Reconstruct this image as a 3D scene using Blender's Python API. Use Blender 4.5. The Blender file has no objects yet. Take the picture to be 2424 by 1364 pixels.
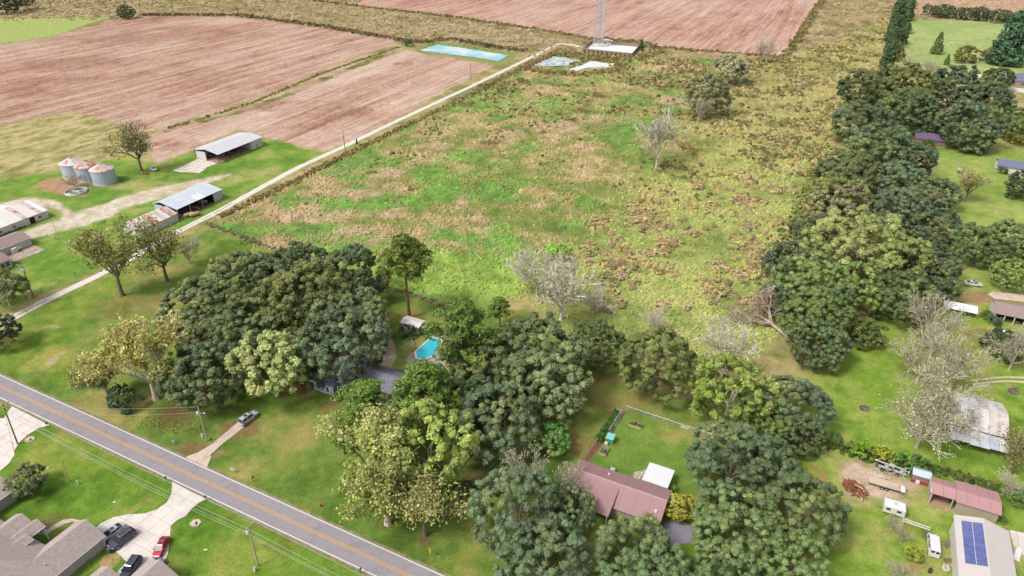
import bpy, bmesh, math, random
import numpy as np
from mathutils import Vector, Matrix
R = math.radians
scene = bpy.context.scene
col = scene.collection
# ---------------------------------------------------------------- camera (drone, 108 m up, looking 30.5 deg down)
CAM_H = 108.0; F = 1616.0; TH = R(30.5); YAW = R(26.2)
cd = bpy.data.cameras.new('camera'); cam = bpy.data.objects.new('camera', cd); col.objects.link(cam)
cam.location = (0, 0, CAM_H); cam.rotation_euler = (math.pi/2 - TH, 0, YAW)
cd.sensor_fit = 'HORIZONTAL'; cd.sensor_width = 36.0; cd.lens = 24.0; cd.clip_start = 1.0; cd.clip_end = 20000
scene.camera = cam
# ---------------------------------------------------------------- sky and sun (bright overcast)
SUN_EL, SUN_AZ = R(52), R(215)     # azimuth clockwise from +Y
w = bpy.data.worlds.new('World'); scene.world = w; w.use_nodes = True
nt = w.node_tree; nt.nodes.clear()
sk = nt.nodes.new('ShaderNodeTexSky'); sk.sky_type = 'NISHITA'; sk.sun_disc = False
sk.sun_elevation = SUN_EL; sk.sun_rotation = SUN_AZ; sk.air_density = 1.0; sk.dust_density = 5.0; sk.ozone_density = 1.0
hs = nt.nodes.new('ShaderNodeHueSaturation'); hs.inputs['Saturation'].default_value = 0.35   # thin cloud whitens the sky
bg = nt.nodes.new('ShaderNodeBackground'); bg.inputs['Strength'].default_value = 0.14
wo = nt.nodes.new('ShaderNodeOutputWorld')
nt.links.new(sk.outputs[0], hs.inputs['Color']); nt.links.new(hs.outputs[0], bg.inputs['Color']); nt.links.new(bg.outputs[0], wo.inputs['Surface'])
sd = bpy.data.lights.new('sun', 'SUN'); sd.energy = 1.5; sd.angle = R(12); sd.color = (1.0, 0.955, 0.89)
sun = bpy.data.objects.new('sun', sd); col.objects.link(sun)
sv = Vector((math.sin(SUN_AZ)*math.cos(SUN_EL), math.cos(SUN_AZ)*math.cos(SUN_EL), math.sin(SUN_EL)))
sun.rotation_euler = sv.to_track_quat('Z', 'Y').to_euler(); sun.location = (0, 0, 300)
vs = scene.view_settings; vs.view_transform = 'Standard'; vs.look = 'None'; vs.gamma = 1; vs.use_curve_mapping = False
vs.exposure = 0.7
scene.render.resolution_x = 1024; scene.render.resolution_y = 576

# ---------------------------------------------------------------- helpers
def G(px, py, z=0.0):
    """where a point measured in the survey photograph stands on the level z (metres)"""
    a = (px-1212.0)/F; b = (py-682.0)/F
    d = (CAM_H-z)/(math.sin(TH)+b*math.cos(TH))
    f = d*(math.cos(TH)-b*math.sin(TH)); r = d*a
    return (r*math.cos(YAW)-f*math.sin(YAW), r*math.sin(YAW)+f*math.cos(YAW))
def V3(px, py, z=0.0):
    x, y = G(px, py, z); return Vector((x, y, z))
def mpp(px, py, z=0.0):
    """metres per photograph pixel there"""
    b = (py-682.0)/F
    return (CAM_H-z)/(math.sin(TH)+b*math.cos(TH))/F
def s2l(v):
    v = v/255.0
    return v/12.92 if v <= 0.04045 else ((v+0.055)/1.055)**2.4
EXPO = 1.75
def C(r, g, b, k=1.0):
    return tuple(min(0.9, s2l(c)/EXPO*k) for c in (r, g, b))
def tag(o, label=None, cat=None, group=None, kind=None):
    if label: o['label'] = label
    if cat: o['category'] = cat
    if group: o['group'] = group
    if kind: o['kind'] = kind
    return o
def thing(name, label, cat, loc=(0, 0, 0), rz=0.0, group=None):
    o = bpy.data.objects.new(name, None); o.empty_display_size = 0.3; col.objects.link(o)
    o.location = loc; o.rotation_euler = (0, 0, rz)
    return tag(o, label, cat, group)
def link_mesh(name, me, parent=None):
    o = bpy.data.objects.new(name, me); col.objects.link(o)
    if parent is not None: o.parent = parent
    return o
def copy_tree(o, parent=None):
    c = o.copy(); col.objects.link(c); c.parent = parent
    for ch in list(o.children): copy_tree(ch, c)
    return c
class MB:
    def __init__(s): s.v = []; s.f = []
    def add(s, vs, fs):
        n = len(s.v); s.v += [tuple(v) for v in vs]; s.f += [tuple(i+n for i in f) for f in fs]; return s
    def box(s, c, d, rz=0.0, tilt=None):
        x, y, z = d[0]/2, d[1]/2, d[2]/2
        vs = [Vector((i*x, j*y, k*z)) for k in (-1, 1) for j in (-1, 1) for i in (-1, 1)]
        M = Matrix.Rotation(rz, 3, 'Z')
        if tilt: M = M @ tilt
        return s.add([M @ v + Vector(c) for v in vs], [(0,2,3,1),(4,5,7,6),(0,1,5,4),(2,6,7,3),(0,4,6,2),(1,3,7,5)])
    def hexa(s, b, t):      # 4 bottom points, 4 top points, counter-clockwise
        return s.add(list(b)+list(t), [(3,2,1,0),(4,5,6,7),(0,1,5,4),(1,2,6,5),(2,3,7,6),(3,0,4,7)])
    def prism(s, poly, z0, z1):
        n = len(poly)
        vs = [(p[0], p[1], z0) for p in poly]+[(p[0], p[1], z1) for p in poly]
        a = sum(poly[i][0]*poly[(i+1) % n][1]-poly[(i+1) % n][0]*poly[i][1] for i in range(n))
        if a < 0: vs = vs[:n][::-1]+vs[n:][::-1]
        return s.add(vs, [tuple(range(n))[::-1], tuple(range(n, 2*n))]+[(i, (i+1) % n, n+(i+1) % n, n+i) for i in range(n)])
    def poly(s, pts): return s.add(pts, [tuple(range(len(pts)))])
    def slab(s, pts, t):    # planar polygon with thickness t downwards
        n = len(pts); lo = [(p[0], p[1], p[2]-t) for p in pts]
        return s.add(list(pts)+lo, [tuple(range(n)), tuple(range(n, 2*n))[::-1]]+[(i, n+i, n+(i+1) % n, (i+1) % n) for i in range(n)])
    def tube(s, p0, p1, r0, r1=None, n=6, caps=True):
        r1 = r0 if r1 is None else r1
        p0 = Vector(p0); p1 = Vector(p1); d = p1-p0
        if d.length < 1e-6: return s
        d.normalize(); u = d.orthogonal().normalized(); q = d.cross(u)
        vs = []
        for p, r in ((p0, r0), (p1, r1)):
            for i in range(n):
                a = 2*math.pi*i/n; vs.append(p+u*(r*math.cos(a))+q*(r*math.sin(a)))
        fs = [(i, (i+1) % n, n+(i+1) % n, n+i) for i in range(n)]
        if caps: fs += [tuple(range(n))[::-1], tuple(range(n, 2*n))]
        return s.add(vs, fs)
    def lathe(s, prof, n=20, c=(0, 0, 0)):
        vs = []; fs = []
        for r, z in prof:
            for i in range(n):
                a = 2*math.pi*i/n; vs.append((c[0]+r*math.cos(a), c[1]+r*math.sin(a), c[2]+z))
        for k in range(len(prof)-1):
            for i in range(n):
                j = (i+1) % n; fs.append((k*n+i, k*n+j, (k+1)*n+j, (k+1)*n+i))
        return s.add(vs, fs)
    def mesh(s, name, mat, smooth=False):
        me = bpy.data.meshes.new(name); me.from_pydata(s.v, [], s.f); me.validate(); me.update()
        if mat: me.materials.append(mat)
        if smooth: me.polygons.foreach_set('use_smooth', [True]*len(me.polygons))
        return me
    def build(s, name, mat, parent=None, smooth=False):
        return link_mesh(name, s.mesh(name, mat, smooth), parent)
# numpy value noise
def _h(ix, iy, seed):
    n = (ix.astype(np.int64)*374761393 + iy.astype(np.int64)*668265263 + seed*1442695041) & 0xffffffff
    n = ((n ^ (n >> 13))*1274126177) & 0xffffffff
    n = (n ^ (n >> 16))
    return (n & 0xffff)/65535.0
def vnoise(x, y, seed=0):
    ix = np.floor(x); iy = np.floor(y); fx = x-ix; fy = y-iy
    fx = fx*fx*(3-2*fx); fy = fy*fy*(3-2*fy)
    a = _h(ix, iy, seed); b = _h(ix+1, iy, seed); c = _h(ix, iy+1, seed); d = _h(ix+1, iy+1, seed)
    return (a*(1-fx)+b*fx)*(1-fy)+(c*(1-fx)+d*fx)*fy
def fbm(x, y, sc, seed=0, o=4):
    t = 0; a = 0.5; s = 1.0/sc; tot = 0
    for k in range(o):
        t = t+a*vnoise(x*s+17.3*k, y*s-9.1*k, seed+k*31); tot += a; a *= 0.55; s *= 2.03
    return t/tot
def sstep(a, b, x):
    t = np.clip((x-a)/(b-a), 0, 1); return t*t*(3-2*t)
def sdist(X, Y, poly):
    """signed distance in metres, positive inside"""
    n = len(poly); d2 = np.full(X.shape, 1e12); ins = np.zeros(X.shape, bool)
    for i in range(n):
        x0, y0 = poly[i]; x1, y1 = poly[(i+1) % n]
        ex, ey = x1-x0, y1-y0; L = ex*ex+ey*ey+1e-9
        t = np.clip(((X-x0)*ex+(Y-y0)*ey)/L, 0, 1)
        d2 = np.minimum(d2, (X-x0-t*ex)**2+(Y-y0-t*ey)**2)
        if abs(ey) > 1e-9:
            c = ((y0 > Y) != (y1 > Y)) & (X < (Y-y0)*ex/ey+x0); ins ^= c
    return np.where(ins, 1, -1)*np.sqrt(d2)
def WP(pts): return [G(*p) for p in pts]

# ---------------------------------------------------------------- materials
def nodes(m): return m.node_tree.nodes, m.node_tree.links
def mat(name, c, rough=0.7, amp=0.18, scale=1.5, c2=None, f2=0.5, bump=0.0, spec=0.3, metal=0.0, detail=4, stripes=None, coat=0.0):
    """principled surface with a worn, uneven colour; c2 = second colour in blotches; stripes=(axis,period,depth) pressed ribs"""
    m = bpy.data.materials.new(name); m.use_nodes = True
    N, L = nodes(m); b = N['Principled BSDF']
    b.inputs['Roughness'].default_value = rough; b.inputs['Specular IOR Level'].default_value = spec; b.inputs['Metallic'].default_value = metal
    b.inputs['Coat Weight'].default_value = coat
    tc = N.new('ShaderNodeTexCoord')
    n1 = N.new('ShaderNodeTexNoise'); n1.inputs['Scale'].default_value = scale; n1.inputs['Detail'].default_value = detail; n1.inputs['Roughness'].default_value = 0.65
    L.new(tc.outputs['Object'], n1.inputs['Vector'])
    mr = N.new('ShaderNodeMapRange'); mr.inputs['From Min'].default_value = 0.25; mr.inputs['From Max'].default_value = 0.75
    mr.inputs['To Min'].default_value = 1-amp; mr.inputs['To Max'].default_value = 1+amp
    L.new(n1.outputs['Fac'], mr.inputs['Value'])
    src = None
    if c2:
        n2 = N.new('ShaderNodeTexNoise'); n2.inputs['Scale'].default_value = scale*0.6; n2.inputs['Detail'].default_value = 6; n2.inputs['Roughness'].default_value = 0.7
        L.new(tc.outputs['Object'], n2.inputs['Vector'])
        r2 = N.new('ShaderNodeMapRange'); r2.inputs['From Min'].default_value = f2-0.07; r2.inputs['From Max'].default_value = f2+0.07
        L.new(n2.outputs['Fac'], r2.inputs['Value'])
        mx = N.new('ShaderNodeMix'); mx.data_type = 'RGBA'; mx.inputs['A'].default_value = (*c, 1); mx.inputs['B'].default_value = (*c2, 1)
        L.new(r2.outputs[0], mx.inputs['Factor']); src = mx.outputs['Result']
    mul = N.new('ShaderNodeMix'); mul.data_type = 'RGBA'; mul.blend_type = 'MULTIPLY'; mul.inputs['Factor'].default_value = 1
    if src: L.new(src, mul.inputs['A'])
    else: mul.inputs['A'].default_value = (*c, 1)
    L.new(mr.outputs[0], mul.inputs['B']); L.new(mul.outputs['Result'], b.inputs['Base Color'])
    if stripes or bump:
        bp = N.new('ShaderNodeBump'); bp.inputs['Strength'].default_value = 0.6
        if stripes:
            wv = N.new('ShaderNodeTexWave'); wv.bands_direction = stripes[0]; wv.inputs['Scale'].default_value = 0.314/stripes[1]
            L.new(tc.outputs['Object'], wv.inputs['Vector']); L.new(wv.outputs['Fac'], bp.inputs['Height']); bp.inputs['Distance'].default_value = stripes[2]
        else:
            L.new(n1.outputs['Fac'], bp.inputs['Height']); bp.inputs['Distance'].default_value = bump
        L.new(bp.outputs[0], b.inputs['Normal'])
    return m
def leaf_mat(name, warm=(0.16, 0.13, 0.03), transl=0.22, rough=0.55):
    """foliage: the object's colour, varied leaf by leaf and clump by clump"""
    m = bpy.data.materials.new(name); m.use_nodes = True
    N, L = nodes(m); b = N['Principled BSDF']; out = N['Material Output']
    oi = N.new('ShaderNodeObjectInfo'); at = N.new('ShaderNodeAttribute'); at.attribute_name = 'tone'; aw = N.new('ShaderNodeAttribute'); aw.attribute_name = 'warm'
    mw = N.new('ShaderNodeMix'); mw.data_type = 'RGBA'; mw.inputs['B'].default_value = (*warm, 1)
    L.new(aw.outputs['Fac'], mw.inputs['Factor']); L.new(oi.outputs['Color'], mw.inputs['A'])
    mul = N.new('ShaderNodeMix'); mul.data_type = 'RGBA'; mul.blend_type = 'MULTIPLY'; mul.inputs['Factor'].default_value = 1
    L.new(mw.outputs['Result'], mul.inputs['A']); L.new(at.outputs['Fac'], mul.inputs['B'])
    L.new(mul.outputs['Result'], b.inputs['Base Color']); b.inputs['Roughness'].default_value = rough; b.inputs['Specular IOR Level'].default_value = 0.25
    tr = N.new('ShaderNodeBsdfTranslucent'); L.new(mul.outputs['Result'], tr.inputs['Color'])
    ms = N.new('ShaderNodeMixShader'); ms.inputs[0].default_value = transl
    L.new(b.outputs[0], ms.inputs[1]); L.new(tr.outputs[0], ms.inputs[2]); L.new(ms.outputs[0], out.inputs['Surface'])
    return m
def attr_mat(name, attr='tint', amp=0.25, scale=0.8):
    """surface whose colour is stored on the mesh, broken up by noise"""
    m = bpy.data.materials.new(name); m.use_nodes = True
    N, L = nodes(m); b = N['Principled BSDF']; b.inputs['Roughness'].default_value = 0.9; b.inputs['Specular IOR Level'].default_value = 0.1
    at = N.new('ShaderNodeAttribute'); at.attribute_name = attr
    tc = N.new('ShaderNodeTexCoord'); n1 = N.new('ShaderNodeTexNoise'); n1.inputs['Scale'].default_value = scale; n1.inputs['Detail'].default_value = 5; n1.inputs['Roughness'].default_value = 0.75
    L.new(tc.outputs['Object'], n1.inputs['Vector'])
    mr = N.new('ShaderNodeMapRange'); mr.inputs['From Min'].default_value = 0.25; mr.inputs['From Max'].default_value = 0.75; mr.inputs['To Min'].default_value = 1-amp; mr.inputs['To Max'].default_value = 1+amp
    L.new(n1.outputs['Fac'], mr.inputs['Value'])
    mul = N.new('ShaderNodeMix'); mul.data_type = 'RGBA'; mul.blend_type = 'MULTIPLY'; mul.inputs['Factor'].default_value = 1
    L.new(at.outputs['Color'], mul.inputs['A']); L.new(mr.outputs[0], mul.inputs['B']); L.new(mul.outputs['Result'], b.inputs['Base Color'])
    return m
# ================================================================ GROUND
NR, NC = 540, 720
g_ = np.exp(np.linspace(math.log(52), math.log(1150), NR)); u_ = np.linspace(-1, 1, NC)
gg, uu = np.meshgrid(g_, u_, indexing='ij')
lat = uu*0.93*(0.862*gg+56)
X = lat*math.cos(YAW)-gg*math.sin(YAW); Y = lat*math.sin(YAW)+gg*math.cos(YAW)
n_big = fbm(X, Y, 60, 1); n_mid = fbm(X, Y, 14, 2); n_sm = fbm(X, Y, 4, 3); n_fine = fbm(X, Y, 1.6, 4, 3)
def ramp(t, stops):
    out = np.zeros(t.shape+(3,)); 
    for k in range(3): out[..., k] = np.interp(t, [s[0] for s in stops], [s[1][k] for s in stops])
    return out
def mixin(base, colr, m):
    k = m > 0.002; mm_ = np.clip(m[k], 0, 1)[:, None]; cc = np.asarray(colr)
    base[k] = base[k]*(1-mm_)+(cc[k] if cc.ndim == 3 else cc)*mm_
    return base
def mask(pts, soft=1.0, wob=1.5, seed=5, wsc=8):
    W = WP(pts); e = soft+2*wob; P = np.array(W)
    k = (X > P[:, 0].min()-e) & (X < P[:, 0].max()+e) & (Y > P[:, 1].min()-e) & (Y < P[:, 1].max()+e)
    out = np.zeros(X.shape); x, y = X[k], Y[k]
    out[k] = sstep(-soft, soft, sdist(x, y, W)+(fbm(x, y, wsc, seed, 3)-0.5)*2*wob)
    return out
def blob(px, py, wpx, hpx, soft=0.5, seed=0):
    """patch given by its place and apparent size in the photograph"""
    k = mpp(px, py); cx, cy = G(px, py); rx = wpx*k/2
    ry = abs(np.hypot(*(np.array(G(px, py-hpx/2))-np.array(G(px, py+hpx/2)))))/2
    e = 1.8*max(rx, ry); k = (np.abs(X-cx) < e) & (np.abs(Y-cy) < e); x, y = X[k], Y[k]; out = np.zeros(X.shape)
    dx = (x-cx)*math.cos(YAW)+(y-cy)*math.sin(YAW); dy = -(x-cx)*math.sin(YAW)+(y-cy)*math.cos(YAW)
    r = np.sqrt((dx/rx)**2+(dy/ry)**2)+(fbm(x, y, max(rx, ry)*0.6, 100+seed, 5)-0.5)*2.0
    out[k] = (1-sstep(1-soft, 1+soft*0.3, r))*(0.45+0.55*sstep(0.40, 0.56, n_fine[k]*0.5+n_sm[k]*0.5)); return out
GREEN = C(122, 158, 66); LUSH = C(118, 168, 52); OLIVE = C(150, 148, 84); TAN = C(198, 178, 124); PINK = C(214, 178, 150); DRY = C(206, 186, 138)
BROWN = C(142, 116, 78); YGREEN = C(168, 184, 78); GOLD = C(190, 160, 84)
# default rough grass
colr = ramp(n_mid*0.6+n_sm*0.4, [(0.2, C(120, 118, 66)), (0.42, OLIVE), (0.6, TAN), (0.8, C(165, 165, 92))])
# far band of rough brown grass
fb = mask([(-300, -60), (2500, -60), (2500, 30), (1900, 140), (1500, 150), (1000, 110), (500, 50), (0, 50)], 6, 8)
colr = mixin(colr, ramp(n_mid*0.5+n_sm*0.5, [(0.25, C(120, 104, 72)), (0.45, C(160, 146, 96)), (0.6, C(196, 172, 134)), (0.8, C(176, 170, 104))]), fb)
def plowed(m_, seed, c_lo, c_mid, c_hi):
    global colr
    wx = X+(fbm(X, Y, 40, seed+9, 2)-.5)*5; rows = fbm(wx*5.0, Y*0.16, 6.5, seed, 4)*0.34+fbm(wx*1.6, Y*0.07, 9, seed+5, 3)*0.26+n_sm*0.18+n_mid*0.12+n_big*0.26-0.08
    colr = mixin(colr, ramp(rows, [(0.30, c_lo), (0.44, c_mid), (0.60, c_hi)]), m_)
FA = [(-60, 118), (0, 106), (120, 90), (255, 50), (330, 40), (560, 42), (760, 66), (940, 98), (925, 108), (760, 169), (600, 236), (380, 304), (330, 312), (170, 262), (0, 302), (-60, 320)]
FB = [(1172, 154), (1090, 140), (1000, 126), (936, 113), (760, 177), (600, 246), (382, 307), (345, 338), (372, 388), (455, 356), (560, 305), (640, 330), (770, 358), (822, 338)]
FC = [(838, 12), (900, -20), (1956, -20), (1862, 118), (1848, 132), (1500, 106), (1330, 78), (1100, 42)]
mA = mask(FA, 1.5, 2.0, 11); mB = mask(FB, 1.2, 1.6, 12); mC = mask(FC, 2, 2.5, 13)
plowed(mA, 21, C(164, 114, 90), C(204, 160, 136), C(226, 194, 172))
plowed(mB, 22, C(172, 124, 100), C(214, 172, 148), C(232, 202, 180))
plowed(mC, 23, C(180, 126, 102), C(214, 168, 146), C(232, 196, 176))
for (x, y, ww, hh, s) in [(330, 90, 380, 40, 1), (160, 150, 300, 30, 2), (120, 190, 260, 22, 3), (470, 70, 220, 24, 4), (60, 215, 220, 24, 5)]:
    colr = mixin(colr, ramp(n_sm, [(0.3, C(158, 106, 84)), (0.7, C(196, 146, 124))]), blob(x, y, ww, hh, 0.6, s)*mA*0.75)
colr = mixin(colr, C(190, 170, 120), blob(200, 140, 520, 14, 0.6, 7)*mA*0.4*sstep(.45, .6, n_mid))
for (x, y, ww, hh, s) in [(770, 276, 120, 26, 11), (850, 262, 110, 30, 12), (960, 152, 46, 14, 13), (640, 250, 160, 22, 14), (1122, 178, 28, 14, 15), (430, 345, 120, 26, 16), (720, 300, 120, 20, 17)]:
    colr = mixin(colr, ramp(fbm(X*5, Y*0.2, 6, 31, 3), [(0.35, C(158, 108, 86)), (0.6, C(206, 160, 138))]), blob(x, y, ww, hh, 0.5, s)*mB*0.8)
# green margin strip and ditch between the fields
dit = mask([(384, 309), (600, 252), (930, 114), (955, 118), (606, 259), (392, 313)], 1.2, 2.5, 14)*(0.25+0.75*sstep(0.42, 0.6, n_mid))
colr = mixin(colr, ramp(n_sm, [(0.3, C(112, 110, 62)), (0.5, C(160, 150, 92)), (0.7, C(140, 164, 74))]), dit)
colr = mixin(colr, C(176, 190, 104), mask([(-40, 46), (255, 42), (120, 86), (0, 104), (-40, 110)], 1.5, 1.5, 15))
colr = mixin(colr, C(150, 160, 90), mask([(976, 118), (1030, 96), (1232, 126), (1190, 158), (1070, 136)], 1.5, 1.5, 16))
# tan hay beside the silos
hay = mask([(-40, 300), (0, 296), (170, 262), (335, 312), (296, 352), (120, 408), (0, 424), (-40, 430)], 1.5, 1.5, 17)
colr = mixin(colr, ramp(fbm(X*1.6, Y*0.7, 5, 41, 4), [(0.3, C(146, 142, 80)), (0.5, C(186, 174, 116)), (0.7, C(206, 190, 138))]), hay)
# farm yard grass
yard = mask([(-60, 428), (0, 425), (120, 406), (300, 366), (372, 388), (470, 352), (560, 345), (640, 330), (770, 360), (700, 402), (520, 498), (400, 560), (200, 650), (0, 745), (-60, 770)], 1.5, 2, 18)
colr = mixin(colr, ramp(n_mid*0.55+n_sm*0.45, [(0.3, C(106, 148, 48)), (0.5, C(132, 164, 62)), (0.66, C(170, 176, 92)), (0.8, C(150, 172, 80))]), yard)
for (x, y, ww, hh, s) in [(560, 420, 200, 30, 21), (620, 405, 120, 16, 22), (330, 440, 200, 20, 23)]:
    colr = mixin(colr, C(186, 178, 110), blob(x, y, ww, hh, 0.7, s)*0.8)
DIRT = ramp(n_sm*0.7+n_fine*0.3, [(0.3, C(212, 188, 160)), (0.5, C(232, 214, 194)), (0.7, C(240, 228, 214))])
dirt = np.maximum.reduce([mask([(-60, 494), (0, 484), (66, 470), (130, 474), (172, 500), (225, 488), (330, 455), (470, 424), (560, 408), (500, 430), (380, 472), (300, 492), (262, 512), (200, 534), (120, 556), (40, 572), (-60, 600)], 1.2, 2, 19),
                          mask([(-60, 470), (0, 482), (60, 468), (110, 474), (60, 486), (-60, 520)], 1, 1, 20)])
dirt = dirt*(1-mask([(112, 488), (150, 500), (140, 520), (96, 532), (60, 548), (-20, 572), (-20, 556), (108, 510)], 1, 1, 24))
colr = mixin(colr, DIRT, dirt*(0.75+0.25*n_fine))
colr = mixin(colr, C(196, 150, 120), mask([(84, 438), (110, 424), (180, 420), (215, 446), (200, 466), (150, 462), (100, 448)], 0.8, 1, 25)*0.9)
# central pasture: green on the left, golden on the right
PAST = [(500, 530), (560, 505), (820, 372), (1180, 182), (1330, 116), (1500, 140), (1860, 140), (2110, 40), (2080, 170), (1960, 330), (1990, 360), (1900, 480), (1815, 620), (1840, 700), (1840, 800), (1760, 870), (1660, 880), (1480, 820), (1340, 790), (1240, 705), (1060, 722), (900, 680), (700, 600), (600, 590)]
mp_ = mask(PAST, 2, 3, 26)
lr = np.clip((X+Y*0.0 - G(1290, 560)[0])/ (G(1480, 560)[0]-G(1290, 560)[0]), 0, 1)
lr = np.clip(lr+(n_mid-0.5)*0.8, 0, 1)
t1 = n_big*0.25+n_mid*0.4+n_sm*0.35
pl = ramp(t1, [(0.30, C(108, 122, 58)), (0.41, C(128, 150, 66)), (0.49, C(150, 148, 86)), (0.56, C(182, 162, 112)), (0.66, C(208, 178, 142))])
gp = sstep(0.5, 0.62, fbm(X, Y, 17, 51, 4)); pl = mixin(pl, ramp(n_sm, [(0.3, C(92, 142, 58)), (0.7, C(126, 172, 70))]), gp*1.0*(0.45+0.65*sstep(0.42, 0.55, n_fine*0.5+n_sm*0.5)))
pr = ramp(n_big*0.2+n_mid*0.4+n_sm*0.4, [(0.30, C(138, 150, 76)), (0.44, C(166, 178, 92)), (0.56, C(184, 188, 108)), (0.68, C(186, 170, 108))])
pp = pl*(1-lr[..., None])+pr*lr[..., None]
far = sstep(240, 420, gg)          # further off the sward is browner
pp = mixin(pp, ramp(n_mid*0.5+n_sm*0.5, [(0.28, C(116, 100, 64)), (0.42, C(158, 150, 88)), (0.55, C(190, 170, 116)), (0.72, C(176, 178, 96))]), far*0.8*sstep(1100, 1500, np.interp(lr, [0, 1], [1200, 1600])))
colr = mixin(colr, pp, mp_)
# bare pink earth patches and bright green patches seen in the pasture
for i, (x, y, ww, hh) in enumerate([(880, 455, 170, 30), (925, 412, 70, 36), (930, 505, 80, 32), (740, 520, 150, 40), (830, 548, 110, 36), (885, 570, 46, 20), (1020, 346, 80, 24), (1200, 320, 90, 24), (1320, 300, 110, 26), (1400, 285, 120, 24), (1290, 325, 80, 16), (1600, 240, 110, 26), (1560, 195, 90, 16), (1595, 160, 90, 14), (1270, 488, 50, 20), (1090, 480, 50, 14), (1075, 408, 50, 14), (1130, 520, 60, 20), (1380, 350, 60, 20), (660, 515, 60, 24), (1190, 380, 60, 12)]):
    colr = mixin(colr, ramp(n_sm*.6+n_fine*.4, [(0.3, C(196, 150, 124)), (0.6, C(220, 184, 158))]), blob(x, y, ww, hh, 0.55, 40+i)*0.75)
for i, (x, y, ww, hh) in enumerate([(1040, 420, 120, 60), (1000, 470, 120, 50), (1150, 240, 180, 60), (1090, 370, 120, 40), (1190, 560, 120, 60), (1070, 620, 280, 70), (870, 350, 120, 24), (820, 480, 60, 22), (1250, 430, 80, 24), (1360, 530, 80, 24), (1190, 610, 90, 40), (1340, 240, 120, 20), (600, 540, 130, 24)]):
    colr = mixin(colr, ramp(n_sm, [(0.3, C(96, 150, 56)), (0.7, C(130, 184, 66))]), blob(x, y, ww, hh, 0.6, 70+i)*0.75)
colr = mixin(colr, ramp(n_sm*0.5+n_fine*0.5, [(0.3, C(130, 168, 56)), (0.5, C(154, 190, 72)), (0.7, C(184, 202, 100))]), mask([(700, 606), (800, 590), (900, 600), (1080, 600), (1210, 586), (1250, 640), (1245, 705), (1150, 726), (1050, 722), (950, 690), (860, 650)], 3, 7, 28)*(0.6+0.4*sstep(.4, .55, n_sm)))
for i, (x, y, ww, hh) in enumerate([(1158, 338, 46, 12), (1390, 245, 30, 16), (1415, 228, 60, 10), (1370, 262, 70, 10), (1635, 360, 60, 50)]):
    colr = mixin(colr, C(112, 74, 52), blob(x, y, ww, hh, 0.5, 90+i)*0.85)
# dark weedy margin of the lane
# ---- lawns
LAWN1 = [(-80, 885), (30, 760), (120, 705), (330, 600), (420, 560), (500, 540), (660, 600), (900, 690), (1050, 724), (1240, 735), (1340, 800), (1480, 850), (1650, 900), (1900, 890), (1960, 1100), (1500, 1364), (1046, 1364), (600, 1160), (0, 886)]
l1 = mask(LAWN1, 1.0, 1.2, 29)
lawn = ramp(n_mid*0.5+n_sm*0.35+n_fine*0.15, [(0.34, C(100, 130, 46)), (0.45, C(124, 150, 60)), (0.55, C(148, 156, 74)), (0.64, C(172, 160, 94))])
colr = mixin(colr, lawn, l1)
colr = mixin(colr, ramp(n_sm, [(0.3, C(110, 146, 40)), (0.7, C(150, 168, 62))]), mask([(40, 760), (330, 612), (300, 680), (180, 760), (150, 900), (60, 890), (0, 870)], 2, 2, 30)*0.8)
for i, (x, y, ww, hh, cc) in enumerate([(120, 850, 120, 60, (178, 168, 86)), (300, 720, 200, 60, (158, 140, 84)), (650, 1030, 180, 60, (160, 158, 80)), (700, 1090, 160, 60, (140, 156, 66)), (850, 1130, 90, 70, (152, 146, 72)), (1500, 960, 240, 36, (158, 142, 78)), (1320, 950, 120, 60, (150, 138, 72)), (1430, 900, 200, 30, (152, 118, 84)), (1380, 1060, 60, 60, (160, 128, 72)), (1080, 1330, 160, 60, (150, 150, 58)), (960, 740, 80, 60, (168, 152, 80)), (380, 1060, 200, 26, (136, 140, 72)), (130, 850, 26, 60, (200, 180, 140)), (120, 772, 40, 12, (204, 186, 146))]):
    colr = mixin(colr, C(*cc), blob(x, y, ww, hh, 0.8, 120+i)*0.75)
# brown leaf litter under the grove and mulch rings, bare earth along the drive
for i, (x, y, ww, hh, cc) in enumerate([(400, 985, 110, 60, (136, 108, 72)), (560, 1010, 120, 50, (150, 112, 80)), (470, 1060, 90, 30, (150, 110, 84)), (520, 1075, 60, 14, (170, 128, 100)), (700, 920, 100, 50, (140, 100, 74)), (780, 960, 40, 40, (146, 110, 76)), (920, 1240, 50, 28, (150, 100, 84)), (1004, 1275, 46, 36, (136, 92, 74)), (1150, 1130, 90, 50, (130, 92, 70)), (1010, 1130, 60, 30, (132, 96, 66)), (180, 955, 40, 22, (168, 138, 96)), (1560, 915, 90, 24, (160, 122, 94)), (1620, 935, 60, 20, (196, 166, 140)), (985, 748, 40, 14, (176, 122, 86)), (1580, 900, 70, 24, (150, 112, 82))]):
    colr = mixin(colr, C(*cc), blob(x, y, ww, hh, 0.55, 140+i)*0.9)
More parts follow.
